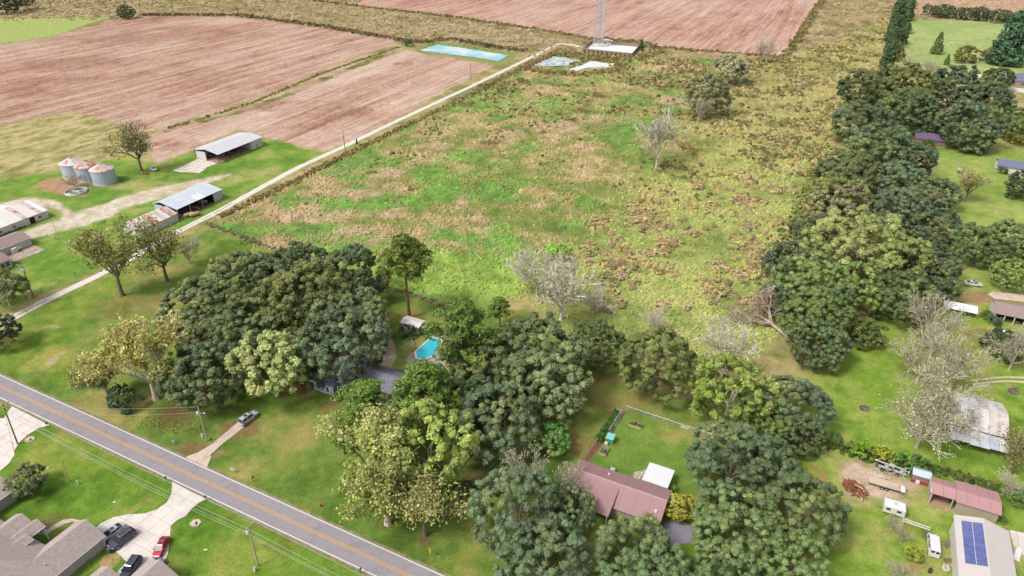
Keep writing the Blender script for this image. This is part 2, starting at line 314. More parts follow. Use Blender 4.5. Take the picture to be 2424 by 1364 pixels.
# lawn of the near side of the road
l2 = mask([(-120, 960), (0, 948), (600, 1232), (900, 1370), (900, 1600), (-120, 1600)], 0.8, 0.8, 32)
colr = mixin(colr, ramp(n_mid*0.5+n_sm*0.3+n_fine*0.2, [(0.34, C(90, 128, 34)), (0.45, C(110, 148, 42)), (0.55, C(132, 160, 54)), (0.64, C(156, 166, 72))]), l2)
for i, (x, y, ww, hh, cc) in enumerate([(230, 1110, 140, 40, (136, 164, 44)), (120, 1230, 120, 30, (130, 134, 60)), (420, 1330, 80, 60, (134, 150, 60)), (110, 1245, 80, 20, (150, 134, 78)), (355, 1185, 22, 10, (176, 150, 104)), (250, 1330, 50, 26, (204, 166, 122)), (280, 1310, 36, 26, (210, 170, 126)), (400, 1262, 26, 24, (206, 156, 116)), (640, 1290, 120, 16, (140, 140, 66))]):
    colr = mixin(colr, C(*cc), blob(x, y, ww, hh, 0.6, 160+i)*0.85)
# right-hand lawns
l3 = mask([(1890, 900), (1990, 760), (2120, 750), (2424, 700), (2520, 700), (2520, 1600), (1500, 1600), (1620, 1250), (1940, 1080)], 1.2, 1.5, 33)
colr = mixin(colr, ramp(n_mid*0.5+n_sm*0.3+n_fine*0.2, [(0.34, C(114, 148, 44)), (0.45, C(138, 168, 56)), (0.55, C(158, 178, 74)), (0.64, C(176, 178, 94))]), l3)
for i, (x, y, ww, hh, cc) in enumerate([(1960, 890, 110, 60, (168, 178, 84)), (2080, 900, 140, 120, (126, 164, 44)), (2040, 800, 180, 40, (140, 116, 70)), (2140, 860, 60, 160, (140, 158, 60)), (2200, 1000, 120, 90, (156, 150, 78)), (2046, 966, 28, 14, (108, 84, 80)), (2040, 966, 40, 22, (176, 176, 100)), (2400, 926, 34, 22, (96, 76, 76)), (2385, 918, 22, 14, (200, 176, 150)), (2330, 700, 160, 40, (182, 140, 112)), (2290, 690, 60, 26, (196, 130, 90)), (2400, 690, 90, 22, (222, 210, 194)), (2330, 800, 140, 40, (150, 122, 88)), (2040, 1110, 160, 40, (206, 178, 150)), (2110, 1150, 130, 40, (196, 160, 130)), (2120, 1190, 120, 20, (204, 176, 146)), (2030, 1195, 60, 16, (206, 180, 150)), (1940, 1130, 60, 60, (178, 138, 80)), (2190, 1310, 40, 12, (206, 168, 130)), (2270, 1210, 80, 20, (206, 180, 150)), (2160, 1340, 100, 30, (180, 150, 100)), (1880, 1340, 60, 30, (176, 140, 96)), (1955, 1265, 50, 30, (186, 156, 110)), (2405, 1100, 60, 60, (150, 170, 70))]):
    colr = mixin(colr, C(*cc), blob(x, y, ww, hh, 0.6, 190+i)*0.85)
colr = mixin(colr, ramp(n_sm*.6+n_fine*.4, [(0.3, C(186, 150, 118)), (0.5, C(212, 184, 156)), (0.7, C(226, 204, 180))]), mask([(1990, 1096), (2040, 1078), (2110, 1112), (2160, 1140), (2170, 1165), (2130, 1190), (2060, 1180), (2010, 1204), (1992, 1150)], 1.0, 1.5, 39)*(0.5+0.5*sstep(.4, .52, n_sm)))
# right far gardens
l4 = mask([(2180, 300), (2424, 270), (2560, 300), (2560, 690), (2240, 690), (2250, 500), (2220, 420)], 2, 2, 34)
colr = mixin(colr, ramp(n_mid*0.6+n_sm*0.4, [(0.3, C(136, 164, 66)), (0.55, C(164, 182, 88)), (0.75, C(186, 186, 108))]), l4)
l5 = mask([(2150, 46), (2380, 52), (2560, 60), (2560, 210), (2130, 170), (2130, 120)], 2, 2, 35)
colr = mixin(colr, ramp(n_mid*0.6+n_sm*0.4, [(0.3, C(158, 180, 100)), (0.7, C(186, 198, 122))]), l5)
colr = mixin(colr, C(206, 170, 140), mask([(2140, -30), (2560, -30), (2560, 40), (2150, 30)], 3, 3, 36)*0.8)
for i, (x, y, ww, hh, cc) in enumerate([(2390, 340, 120, 40, (198, 186, 120)), (2330, 320, 120, 20, (150, 128, 84)), (2290, 175, 60, 14, (226, 222, 214)), (2100, 170, 20, 60, (150, 118, 96)), (2400, 100, 60, 30, (140, 120, 90))]):
    colr = mixin(colr, C(*cc), blob(x, y, ww, hh, 0.5, 240+i)*0.85)
# garden inside the wire fence
colr = mixin(colr, ramp(n_mid*.6+n_sm*.4, [(0.3, C(104, 144, 46)), (0.55, C(132, 160, 64)), (0.75, C(176, 160, 92))]), mask([(1462, 975), (1684, 1040), (1640, 1160), (1380, 1085)], 0.6, 0.6, 37))
colr = mixin(colr, C(140, 100, 76), mask([(1452, 972), (1482, 975), (1436, 1040), (1392, 1095), (1376, 1088), (1420, 1020)], 0.4, 0.4, 38))
# real swards are duller than pure greens: pull the colours together a little
lum_ = (colr*np.array([.3, .6, .1])).sum(-1, keepdims=True); colr = colr*0.95+lum_*0.05; grn = np.clip((colr[..., 1]-colr[..., 0])/(colr[..., 1]+1e-6)*3.0, 0, 1)[..., None]; colr = colr*(1+grn*np.array([-0.03, -0.02, 0.04]))
# relief of the rough pasture
rough_m = np.clip(mp_+fb*0.6, 0, 1)
Z = rough_m*((n_sm-0.5)*0.55+(n_fine-0.5)*0.35)*1.0-rough_m*0.05
Z = Z-0.02+(1-rough_m)*(n_fine-0.5)*0.03
gm = bpy.data.materials.new('ground_cover'); gm.use_nodes = True
N, L = nodes(gm); b = N['Principled BSDF']; b.inputs['Roughness'].default_value = 0.95; b.inputs['Specular IOR Level'].default_value = 0.05
at = N.new('ShaderNodeAttribute'); at.attribute_name = 'tint'; tc = N.new('ShaderNodeTexCoord')
def nz(scale, detail, rough, lo, hi, f0=0.3, f1=0.7):
    n = N.new('ShaderNodeTexNoise'); n.inputs['Scale'].default_value = scale; n.inputs['Detail'].default_value = detail; n.inputs['Roughness'].default_value = rough
    L.new(tc.outputs['Object'], n.inputs['Vector']); m = N.new('ShaderNodeMapRange'); m.inputs['From Min'].default_value = f0; m.inputs['From Max'].default_value = f1
    m.inputs['To Min'].default_value = lo; m.inputs['To Max'].default_value = hi; L.new(n.outputs['Fac'], m.inputs['Value']); return n, m.outputs[0]
na, fa = nz(2.2, 6, 0.78, 0.66, 1.32); nb, fb2 = nz(0.30, 6, 0.75, 0.74, 1.24)
nc_, fc_ = nz(7.0, 3, 0.7, 0.80, 1.18)
mm0 = N.new('ShaderNodeMath'); mm0.operation = 'MULTIPLY'; L.new(fa, mm0.inputs[0]); L.new(fc_, mm0.inputs[1])
mm = N.new('ShaderNodeMath'); mm.operation = 'MULTIPLY'; L.new(mm0.outputs[0], mm.inputs[0]); L.new(fb2, mm.inputs[1])
mul = N.new('ShaderNodeMix'); mul.data_type = 'RGBA'; mul.blend_type = 'MULTIPLY'; mul.inputs['Factor'].default_value = 1
L.new(at.outputs['Color'], mul.inputs['A']); L.new(mm.outputs[0], mul.inputs['B'])
nh, fh = nz(0.9, 3, 0.6, 0.485, 0.515); hsv = N.new('ShaderNodeHueSaturation'); L.new(fh, hsv.inputs['Hue']); L.new(mul.outputs['Result'], hsv.inputs['Color'])
L.new(hsv.outputs[0], b.inputs['Base Color'])
bp = N.new('ShaderNodeBump'); bp.inputs['Strength'].default_value = 0.5; bp.inputs['Distance'].default_value = 0.12; L.new(na.outputs['Fac'], bp.inputs['Height']); L.new(bp.outputs[0], b.inputs['Normal'])
fm_mat = gm.copy(); fm_mat.name = 'ploughed_soil'; N2 = fm_mat.node_tree.nodes; L2 = fm_mat.node_tree.links
bs = N2['Principled BSDF']; srcs = bs.inputs['Base Color'].links[0].from_socket; tcx = [n for n in N2 if n.type == 'TEX_COORD'][0]
def furrow(sx, sy, lo, hi, src, det=3):
    mpn = N2.new('ShaderNodeMapping'); mpn.inputs['Scale'].default_value = (sx, sy, 1); L2.new(tcx.outputs['Object'], mpn.inputs['Vector'])
    nn_ = N2.new('ShaderNodeTexNoise'); nn_.inputs['Scale'].default_value = 1; nn_.inputs['Detail'].default_value = det; nn_.inputs['Roughness'].default_value = 0.6; L2.new(mpn.outputs[0], nn_.inputs['Vector'])
    mrn = N2.new('ShaderNodeMapRange'); mrn.inputs['From Min'].default_value = 0.34; mrn.inputs['From Max'].default_value = 0.6; mrn.inputs['To Min'].default_value = lo; mrn.inputs['To Max'].default_value = hi; L2.new(nn_.outputs['Fac'], mrn.inputs['Value'])
    mxn = N2.new('ShaderNodeMix'); mxn.data_type = 'RGBA'; mxn.blend_type = 'MULTIPLY'; mxn.inputs['Factor'].default_value = 1; L2.new(src, mxn.inputs['A']); L2.new(mrn.outputs[0], mxn.inputs['B']); return mxn.outputs['Result']
L2.new(furrow(0.16, 0.008, 0.82, 1.0, furrow(0.7, 0.02, 0.72, 1.02, srcs)), bs.inputs['Base Color'])
# split the sheet along the field edges: ploughed fields, pasture, and the rest
idx = np.arange(NR*NC).reshape(NR, NC)
quads = np.stack([idx[:-1, :-1], idx[:-1, 1:], idx[1:, 1:], idx[1:, :-1]], -1).reshape(-1, 4)
def fm(m): return ((m[:-1, :-1]+m[1:, 1:]+m[1:, :-1]+m[:-1, 1:])/4 > 0.5).reshape(-1)
sel = np.zeros(len(quads), int)
sel[fm(mp_)] = 4; sel[fm(mA)] = 1; sel[fm(mB)] = 2; sel[fm(mC)] = 3
PT = np.stack([X.ravel(), Y.ravel(), Z.ravel()], -1); CT = colr.reshape(-1, 3)
def sub_sheet(name, q, label=None, extra=False):
    used = np.unique(q); remap = np.full(NR*NC, -1); remap[used] = np.arange(len(used)); q2 = remap[q]
    pts = PT[used]; cc = CT[used]
    if extra:
        k = len(pts); S = 9000
        pts = np.vstack([pts, [(-S, -S, -1.5), (S, -S, -1.5), (S, S, -1.5), (-S, S, -1.5)]]); cc = np.vstack([cc, [C(150, 148, 90)]*4]); q2 = np.vstack([q2, [[k, k+1, k+2, k+3]]])
    me = bpy.data.meshes.new(name); me.from_pydata(pts.tolist(), [], q2.tolist()); me.update()
    a = me.attributes.new('tint', 'FLOAT_COLOR', 'POINT'); a.data.foreach_set('color', np.hstack([cc, np.ones((len(cc), 1))]).astype(np.float32).ravel())
    me.polygons.foreach_set('use_smooth', [True]*len(me.polygons)); me.materials.append(fm_mat if name == 'ploughed_field' else gm)
    o = link_mesh(name, me); tag(o, label, kind='structure'); return o
sub_sheet('ground', quads[sel == 0], None, True)
sub_sheet('ploughed_field', quads[sel == 1], 'large pinkish ploughed field on the left behind the grain bins')
sub_sheet('ploughed_field', quads[sel == 2], 'smaller ploughed field between the barns and the blue pond')
sub_sheet('ploughed_field', quads[sel == 3], 'pink ploughed field behind the lattice tower')
sub_sheet('pasture', quads[sel == 4], 'rough overgrown pasture in the middle of the picture')

# ================================================================ ROAD
ROADY = lambda x: 64.07-(x+110)*0.0048
asphalt = mat('asphalt', C(166, 160, 164), 0.9, 0.08, 0.6, C(156, 150, 154), 0.58, spec=0.2, detail=8)
line_w = mat('white_road_paint', C(250, 246, 240), 0.8, 0.1, 1.5); line_y = mat('yellow_road_paint', C(242, 178, 72), 0.8, 0.12, 1.5)
def strip(name, f0, f1, z, m, parent=None, x0=-900, x1=500, t=None):
    mb = MB(); xs = np.linspace(x0, x1, 60)
    for a, b_ in zip(xs[:-1], xs[1:]):
        mb.poly([(a, ROADY(a)+f0, z), (b_, ROADY(b_)+f0, z), (b_, ROADY(b_)+f1, z), (a, ROADY(a)+f1, z)])
    return mb.build(name, m, parent)
road = strip('road', -3.05, 3.02, 0.05, asphalt); tag(road, 'grey two-lane asphalt road crossing the foreground', kind='structure')
for f in (-2.72, 2.72): strip('edge_line', f-0.09, f+0.09, 0.055, line_w, road)
for f in (-0.22, 0.22): strip('centre_line', f-0.07, f+0.07, 0.055, line_y, road)
verge = mat('gravel_verge', C(160, 144, 112), 0.95, 0.3, 1.2, C(128, 134, 66), 0.5)
for f0, f1 in ((-3.6, -3.05), (3.02, 3.5)):
    tag(strip('road_verge', f0, f1, 0.03, verge), None, kind='structure')
# dirt lane
def ribbon(name, pts, w, z, m, parent=None, wob=0.0, seed=1):
    """band of width w along a line of points, finely divided, edges a little uneven"""
    rn = random.Random(seed); P = [Vector(p) for p in pts]; Q = []
    for a, b_ in zip(P[:-1], P[1:]):
        k = max(1, int((b_-a).length/3.0))
        Q += [a.lerp(b_, i/k) for i in range(k)]
    Q.append(P[-1])
    for _ in range(3): Q = [Q[0]]+[(Q[i-1]+Q[i]*2+Q[i+1])/4 for i in range(1, len(Q)-1)]+[Q[-1]]
    vs = []; fs = []
    for i, q in enumerate(Q):
        d = (Q[min(i+1, len(Q)-1)]-Q[max(i-1, 0)]).normalized(); n = Vector((-d.y, d.x))
        a = w/2+rn.uniform(-wob, wob); b_ = w/2+rn.uniform(-wob, wob)
        vs += [(q.x+n.x*a, q.y+n.y*a, z), (q.x, q.y, z+0.02), (q.x-n.x*b_, q.y-n.y*b_, z)]
        if i: k = 3*i; fs += [(k-3, k-2, k+1, k), (k-2, k-1, k+2, k+1)]
    return MB().add(vs, fs).build(name, m, parent)
lane_m = mat('shell_lane', C(236, 228, 218), 0.95, 0.14, 0.7, C(186, 176, 160), 0.62)
LANE = [(-200, 872), (-60, 800), (30, 753), (132, 700), (227, 656), (348, 591), (412, 553), (528, 495), (604, 452), (705, 397), (811, 349), (917, 297), (1115, 205), (1210, 159), (1324, 103)]
lane = ribbon('lane', WP(LANE), 3.2, 0.04, lane_m, None, 0.18); tag(lane, 'pale shell farm lane running past the barns to the tower', kind='structure')
md = mat('lane_grass', C(150, 150, 84), 0.95, 0.3, 1.2, C(190, 178, 150), 0.52)
rn = random.Random(4)
for (i0, i1) in ((0.02, 0.20), (0.30, 0.36), (0.42, 0.52)):
    T = WP(LANE); k = len(T)-1
    pts = [Vector(T[int(t*k)]).lerp(Vector(T[min(int(t*k)+1, k)]), t*k-int(t*k)) for t in np.linspace(i0, i1, 12)]
    ribbon('grass_strip', pts, 0.5, 0.065, md, lane, 0.2, 7)
acc = ribbon('access_track', WP([(1322, 104), (1345, 105), (1362, 108), (1382, 113)]), 4.5, 0.045, lane_m, None, 0.3); tag(acc, 'pale gravel track from the lane to the tower compound', kind='structure')

def clip_poly(poly, x0, x1, y0, y1):
    def cut(P, f, g):
        out = []
        for i in range(len(P)):
            a, b_ = P[i-1], P[i]; fa_, fb_ = f(a), f(b_)
            if (fa_ >= 0) != (fb_ >= 0): t = fa_/(fa_-fb_); out.append((a[0]+(b_[0]-a[0])*t, a[1]+(b_[1]-a[1])*t))
            if fb_ >= 0: out.append(b_)
        return out
    P = list(poly)
    for f in (lambda p: p[0]-x0, lambda p: x1-p[0], lambda p: p[1]-y0, lambda p: y1-p[1]):
        P = cut(P, f, None)
        if len(P) < 3: return []
    return P
def area(P): return abs(sum(P[i-1][0]*P[i][1]-P[i][0]*P[i-1][1] for i in range(len(P))))/2
def slabs(name, label, pts, m, cell=3.2, z=0.07, joint=0.05, off=(0, 0), base_m=None, base=True, cat=None):
    """paved area of separately cast slabs with open joints"""
    W = WP(pts) if len(pts[0]) == 2 else pts
    root = MB().prism(W, -0.05, z-0.035).build(name, base_m or m)
    tag(root, label, kind='structure')
    xs = [p[0] for p in W]; ys = [p[1] for p in W]
    i0 = math.floor((min(xs)-off[0])/cell); i1 = math.ceil((max(xs)-off[0])/cell); j0 = math.floor((min(ys)-off[1])/cell); j1 = math.ceil((max(ys)-off[1])/cell)
    for i in range(i0, i1):
        for j in range(j0, j1):
            P = clip_poly(W, off[0]+i*cell+joint/2, off[0]+(i+1)*cell-joint/2, off[1]+j*cell+joint/2, off[1]+(j+1)*cell-joint/2)
            if P and area(P) > 0.15: MB().prism(P, z-0.06, z).build('slab', m, root)
    return root
conc = mat('concrete', C(242, 232, 224), 0.85, 0.07, 0.35, C(230, 218, 208), 0.55); joint_m = mat('joint_soil', C(150, 132, 112), 0.95, 0.2, 2)
conc_o = mat('old_concrete', C(226, 206, 188), 0.9, 0.12, 0.5, C(200, 178, 158), 0.56)
slabs('driveway', 'white concrete driveway with parked cars', [(408, 1141), (450, 1163), (489, 1182), (472, 1190), (455, 1204), (440, 1222), (420, 1232), (404, 1246), (403, 1275), (398, 1310), (388, 1334), (370, 1364), (270, 1364), (300, 1330), (268, 1300), (246, 1272), (225, 1252), (238, 1240), (268, 1225), (300, 1219), (342, 1216), (370, 1207), (395, 1190), (406, 1170)], conc, 3.05, base_m=joint_m, off=(0.4, 0.9))
slabs('driveway', 'wide white concrete drive at the left edge of the picture', [(28, 962), (60, 978), (112, 1005), (118, 1007), (92, 1014), (66, 1030), (48, 1046), (36, 1064), (33, 1080), (22, 1097), (0, 1116), (-60, 1150), (-90, 1000), (10, 990)], conc, 3.05, base_m=joint_m, off=(0.0, 1.4))
slabs('driveway', 'narrow buff concrete driveway running up to the silver car', [(438, 1083), (470, 1071), (498, 1054), (530, 1028), (560, 1003), (575, 990), (608, 980), (612, 986), (585, 1005), (560, 1026), (530, 1048), (498, 1078), (500, 1083), (490, 1107)], conc_o, 4.2, base_m=joint_m, off=(0.7, 2.2))
slabs('footpath', 'curved concrete path leading round to the front door', [(100, 1262), (128, 1243), (150, 1231), (170, 1228), (190, 1232), (186, 1237), (170, 1236), (152, 1241), (130, 1254), (108, 1270)], conc_o, 1.6, base_m=joint_m)
slabs('patio', 'cracked concrete patio beside the white bungalow', [(78, 580), (108, 592), (32, 622), (8, 606)], mat('patio_concrete', C(206, 186, 170), 0.9, 0.2, 0.5, C(170, 150, 136), 0.5), 4.0, base_m=joint_m)
slabs('parking_pad', 'broken white concrete pad in front of the open barn', [(408, 404), (432, 394), (466, 378), (480, 374), (514, 388), (490, 396), (484, 402), (472, 410), (445, 408), (424, 408)], mat('pale_concrete', C(244, 234, 222), 0.85, 0.1, 0.4, C(220, 196, 172), 0.6), 2.6, base_m=joint_m, joint=0.2)
gravel = mat('gravel', C(196, 178, 154), 0.95, 0.22, 1.5, C(168, 148, 124), 0.55); gravel_b = mat('blue_gravel', C(160, 154, 166), 0.95, 0.2, 2.5)
def patch(name, label, pts, m, z=0.03):
    return tag(MB().prism(WP(pts), -0.05, z).build(name, m), label, kind='structure')
patch('gravel_drive', 'round gravel turning circle behind the blue house', [(905, 805), (918, 800), (930, 808), (938, 826), (938, 845), (928, 866), (890, 866), (880, 850), (890, 825)], gravel)
patch('gravel_drive', 'gravel yard half hidden beside the blue house', [(735, 860), (705, 895), (700, 880), (720, 850), (750, 830), (860, 800), (890, 830), (860, 866)], gravel, 0.028)
patch('gravel_drive', 'bluish gravel drive beside the mauve roofed house', [(1572, 1240), (1600, 1225), (1650, 1255), (1640, 1285), (1590, 1290), (1575, 1270)], gravel_b)
track_m = mat('red_track', C(180, 142, 110), 0.95, 0.2, 0.8, C(160, 134, 88), 0.55)
for o_ in ((0, 0), (14, -2)):
    tag(ribbon('wheel_track', WP([(888+o_[0], 726+o_[1]), (902+o_[0], 748+o_[1]), (912+o_[0]*.8, 768), (917+o_[0]*.6, 790), (916+o_[0]*.4, 806)]), 1.0, 0.03, track_m, None, 0.15), 'reddish wheel track curving from the gravel circle to the back fence', kind='structure')
for o_ in (0, 9):
    tag(ribbon('wheel_track', WP([(2520, 902+o_), (2424, 896+o_*1.2), (2380, 888+o_), (2350, 890+o_), (2310, 900+o_)]), 0.8, 0.03, mat('sand_track', C(222, 206, 170), 0.95, 0.15, 0.8), None, 0.12), 'sandy wheel track crossing the lawn at the right edge', kind='structure')
# ponds
def water_mat(name, c, rough=0.05, bump=0.02, c2=None, sc=0.12):
    m = bpy.data.materials.new(name); m.use_nodes = True; N, L = nodes(m); b = N['Principled BSDF']
    b.inputs['Base Color'].default_value = (*c, 1); b.inputs['Roughness'].default_value = rough; b.inputs['IOR'].default_value = 1.33; b.inputs['Specular IOR Level'].default_value = 0.6
    tc = N.new('ShaderNodeTexCoord')
    if c2:
        n2 = N.new('ShaderNodeTexNoise'); n2.inputs['Scale'].default_value = sc; n2.inputs['Detail'].default_value = 7; n2.inputs['Roughness'].default_value = 0.7; L.new(tc.outputs['Object'], n2.inputs['Vector'])
        r2 = N.new('ShaderNodeMapRange'); r2.inputs['From Min'].default_value = 0.42; r2.inputs['From Max'].default_value = 0.58; L.new(n2.outputs['Fac'], r2.inputs['Value'])
        mx = N.new('ShaderNodeMix'); mx.data_type = 'RGBA'; mx.inputs['A'].default_value = (*c, 1); mx.inputs['B'].default_value = (*c2, 1); L.new(r2.outputs[0], mx.inputs['Factor']); L.new(mx.outputs['Result'], b.inputs['Base Color'])
    n = N.new('ShaderNodeTexNoise'); n.inputs['Scale'].default_value = 1.2; n.inputs['Detail'].default_value = 3; L.new(tc.outputs['Object'], n.inputs['Vector'])
    bp = N.new('ShaderNodeBump'); bp.inputs['Strength'].default_value = 0.3; bp.inputs['Distance'].default_value = bump; L.new(n.outputs['Fac'], bp.inputs['Height']); L.new(bp.outputs[0], b.inputs['Normal']); return m
def shore(pts, seed, amp=0.8):
    rn = random.Random(seed); W = [Vector(p) for p in WP(pts)]; out = []
    for i in range(len(W)):
        a, b_ = W[i], W[(i+1) % len(W)]; k = max(1, int((b_-a).length/3))
        for j in range(k):
            q = a.lerp(b_, j/k); out.append((q.x+rn.uniform(-amp, amp), q.y+rn.uniform(-amp, amp)))
    return out
def pond(label, pts, m, seed):
    o = MB().prism(shore(pts, seed), 0.1, 0.36).build('pond', m); return tag(o, label, kind='structure')
pond('blue farm pond with grassy banks at the end of the ploughed field', [(996, 120), (1033, 107), (1088, 113.5), (1150, 124), (1204, 133), (1181, 145), (1123, 136), (1049, 127)], water_mat('pond_water', C(140, 216, 228), 0.12, c2=C(226, 242, 246), sc=0.05), 1)  # pale cyan and white paint the reflected sky into the water colour
pond('weedy pale pond beside the lane near the tower', [(1259, 156), (1285, 145), (1313, 134.7), (1345, 139), (1376, 145), (1368, 155), (1316, 158)], water_mat('pond_scum_and_sky_sheen', C(232, 240, 240), 0.25, c2=C(150, 172, 164), sc=0.3), 2)  # white is painted sky reflection, the grey-green blotches are scum
pond('narrow white pond in front of the tower compound', [(1350, 166), (1375, 156), (1400, 145), (1425, 149), (1453, 152), (1453, 159), (1393, 161), (1364, 169)], water_mat('pond_glare', C(244, 248, 248), 0.15), 3)  # white base colour paints in the glare of the sky
# ================================================================ TREES
LEAF = leaf_mat('oak_leaves', C(168, 172, 96), 0.15); LEAFY = leaf_mat('yellowing_leaves', C(216, 202, 138), 0.25); NEEDLE = leaf_mat('pine_needles', C(150, 168, 60), 0.15); DRYLEAF = leaf_mat('dry_brush', C(206, 190, 146), 0.2, 0.8)
BARK = mat('bark', C(140, 122, 108), 0.95, 0.3, 2.0); BARK_P = mat('pale_bark', C(232, 220, 200), 0.95, 0.2, 2.0); BARK_G = mat('grey_twigs', C(206, 196, 176), 0.95, 0.2, 2.0); BARK_D = mat('pine_bark', C(136, 104, 86), 0.95, 0.3, 2.0)
_ph = (1+5**.5)/2
ICO_V = np.array([(-1, _ph, 0), (1, _ph, 0), (-1, -_ph, 0), (1, -_ph, 0), (0, -1, _ph), (0, 1, _ph), (0, -1, -_ph), (0, 1, -_ph), (_ph, 0, -1), (_ph, 0, 1), (-_ph, 0, -1), (-_ph, 0, 1)])/math.sqrt(1+_ph*_ph)
ICO_F = np.array([(0, 11, 5), (0, 5, 1), (0, 1, 7), (0, 7, 10), (0, 10, 11), (1, 5, 9), (5, 11, 4), (11, 10, 2), (10, 7, 6), (7, 1, 8), (3, 9, 4), (3, 4, 2), (3, 2, 6), (3, 6, 8), (3, 8, 9), (4, 9, 5), (2, 4, 11), (6, 2, 10), (8, 6, 7), (9, 8, 1)])
def leafcloud(name, P, Nn, S, tone, warm, m, asp=0.65, jit=0.5, seed=0, core=None):
    """one small leaf spray (a four-cornered face) per point"""
    rg = np.random.default_rng(seed); n = len(P)
    nn = Nn/np.linalg.norm(Nn, axis=1, keepdims=True)+rg.normal(0, jit, (n, 3)); nn /= np.linalg.norm(nn, axis=1, keepdims=True)
    a = rg.normal(size=(n, 3)); t = np.cross(nn, a); t /= np.linalg.norm(t, axis=1, keepdims=True)+1e-9; b_ = np.cross(nn, t)
    S = S[:, None]; k = asp*rg.uniform(0.7, 1.3, (n, 1))
    V = np.stack([P-t*S, P-b_*S*k+t*S*0.15, P+t*S, P+b_*S*k-t*S*0.1], 1).reshape(-1, 3)
    FL = np.arange(4*n).reshape(-1, 4).tolist(); T4 = np.repeat(tone, 4); W4 = np.repeat(warm, 4)
    if core is not None and len(core[0]):       # dense inner foliage that closes the crown
        cc, cr, ct, cw_ = core; k2 = len(cc)
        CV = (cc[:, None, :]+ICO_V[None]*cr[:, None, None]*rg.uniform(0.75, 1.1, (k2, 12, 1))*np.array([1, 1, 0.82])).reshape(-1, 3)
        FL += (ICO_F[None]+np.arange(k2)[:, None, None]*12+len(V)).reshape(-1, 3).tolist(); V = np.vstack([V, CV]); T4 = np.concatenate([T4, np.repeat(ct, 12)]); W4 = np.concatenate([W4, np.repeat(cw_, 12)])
    me = bpy.data.meshes.new(name); me.from_pydata(V.tolist(), [], FL); me.update()
    for an, arr in (('tone', T4), ('warm', W4)):
        at = me.attributes.new(an, 'FLOAT', 'POINT'); at.data.foreach_set('value', arr.astype(np.float32))
    me.materials.append(m); return me
def unit(rg, n, zmin=-1.0):
    z = rg.uniform(zmin, 1, n); a = rg.uniform(0, 2*math.pi, n); r = np.sqrt(1-z*z)
    return np.stack([r*np.cos(a), r*np.sin(a), z], 1)
def dome_crown(name, seed, RR=9.0, V=5.6, zc=7.6, nmain=30, nsub=16, nleaf=46, size=0.27, m=LEAF, warmth=0.06, zmin=-0.55, gap=0.0, lobe=(0.24, 0.40), sub=(0.09, 0.16), core=True):
    """rounded evergreen crown: big limbs' lobes, each of smaller leaf clumps"""
    rg = np.random.default_rng(seed); Pm = []
    D = unit(rg, nmain*3, zmin); keep = []
    for d in D:                                   # spread the lobes
        if all(np.dot(d, q) < 0.93 for q in keep): keep.append(d)
        if len(keep) >= nmain: break
    out = [[], [], [], [], []]; co_ = [[], [], [], []]
    lob = [(np.array([d[0]*RR, d[1]*RR, d[2]*V])*rg.uniform(0.5, 0.84), RR*rg.uniform(*lobe)) for d in keep]
    C0 = np.array([c for c, r in lob]); R0 = np.array([r for c, r in lob])
    for li, (c, r) in enumerate(lob):
        out_d = c/np.linalg.norm(c); lt = rg.uniform(0.78, 1.25); lw = max(0, rg.normal(warmth, 0.22))
        for d in unit(rg, nsub, -0.8):
            if np.dot(d, out_d) < -0.35: continue
            sc = c+d*r*np.array([1, 1, 0.85]); dist = np.linalg.norm(C0-sc, axis=1)/R0; dist[li] = 9
            if dist.min() < 0.72 or rg.random() < gap: continue
            sr = RR*rg.uniform(*sub); st = lt*rg.uniform(0.82, 1.2)
            co_[0].append(sc); co_[1].append(sr*0.86); co_[2].append(st*0.85); co_[3].append(min(.8, lw))  # inner foliage toned darker: shade in the crown's gaps is painted in
            q = unit(rg, nleaf, -0.7); q = q[(q@out_d > -0.5) | (q[:, 2] > -0.1)]
            rad = sr*rg.uniform(0.55, 1.08, (len(q), 1))
            out[0].append(sc+q*rad*np.array([1, 1, 0.8])); out[1].append(q*0.8+np.array([0, 0, 0.35])); out[2].append(size*rg.uniform(0.6, 1.25, len(q)))
            out[3].append(st*rg.uniform(0.72, 1.28, len(q))); out[4].append(np.clip(lw+rg.normal(0, 0.1, len(q)), 0, 0.8))
    P, Nn, S, T, W_ = [np.concatenate(a) for a in out]; P = P+np.array([0, 0, zc])
    return leafcloud(name, P, Nn, S, T, W_, m, seed=seed, core=(np.array(co_[0])+np.array([0, 0, zc]), np.array(co_[1]), np.array(co_[2]), np.array(co_[3])) if core else None)
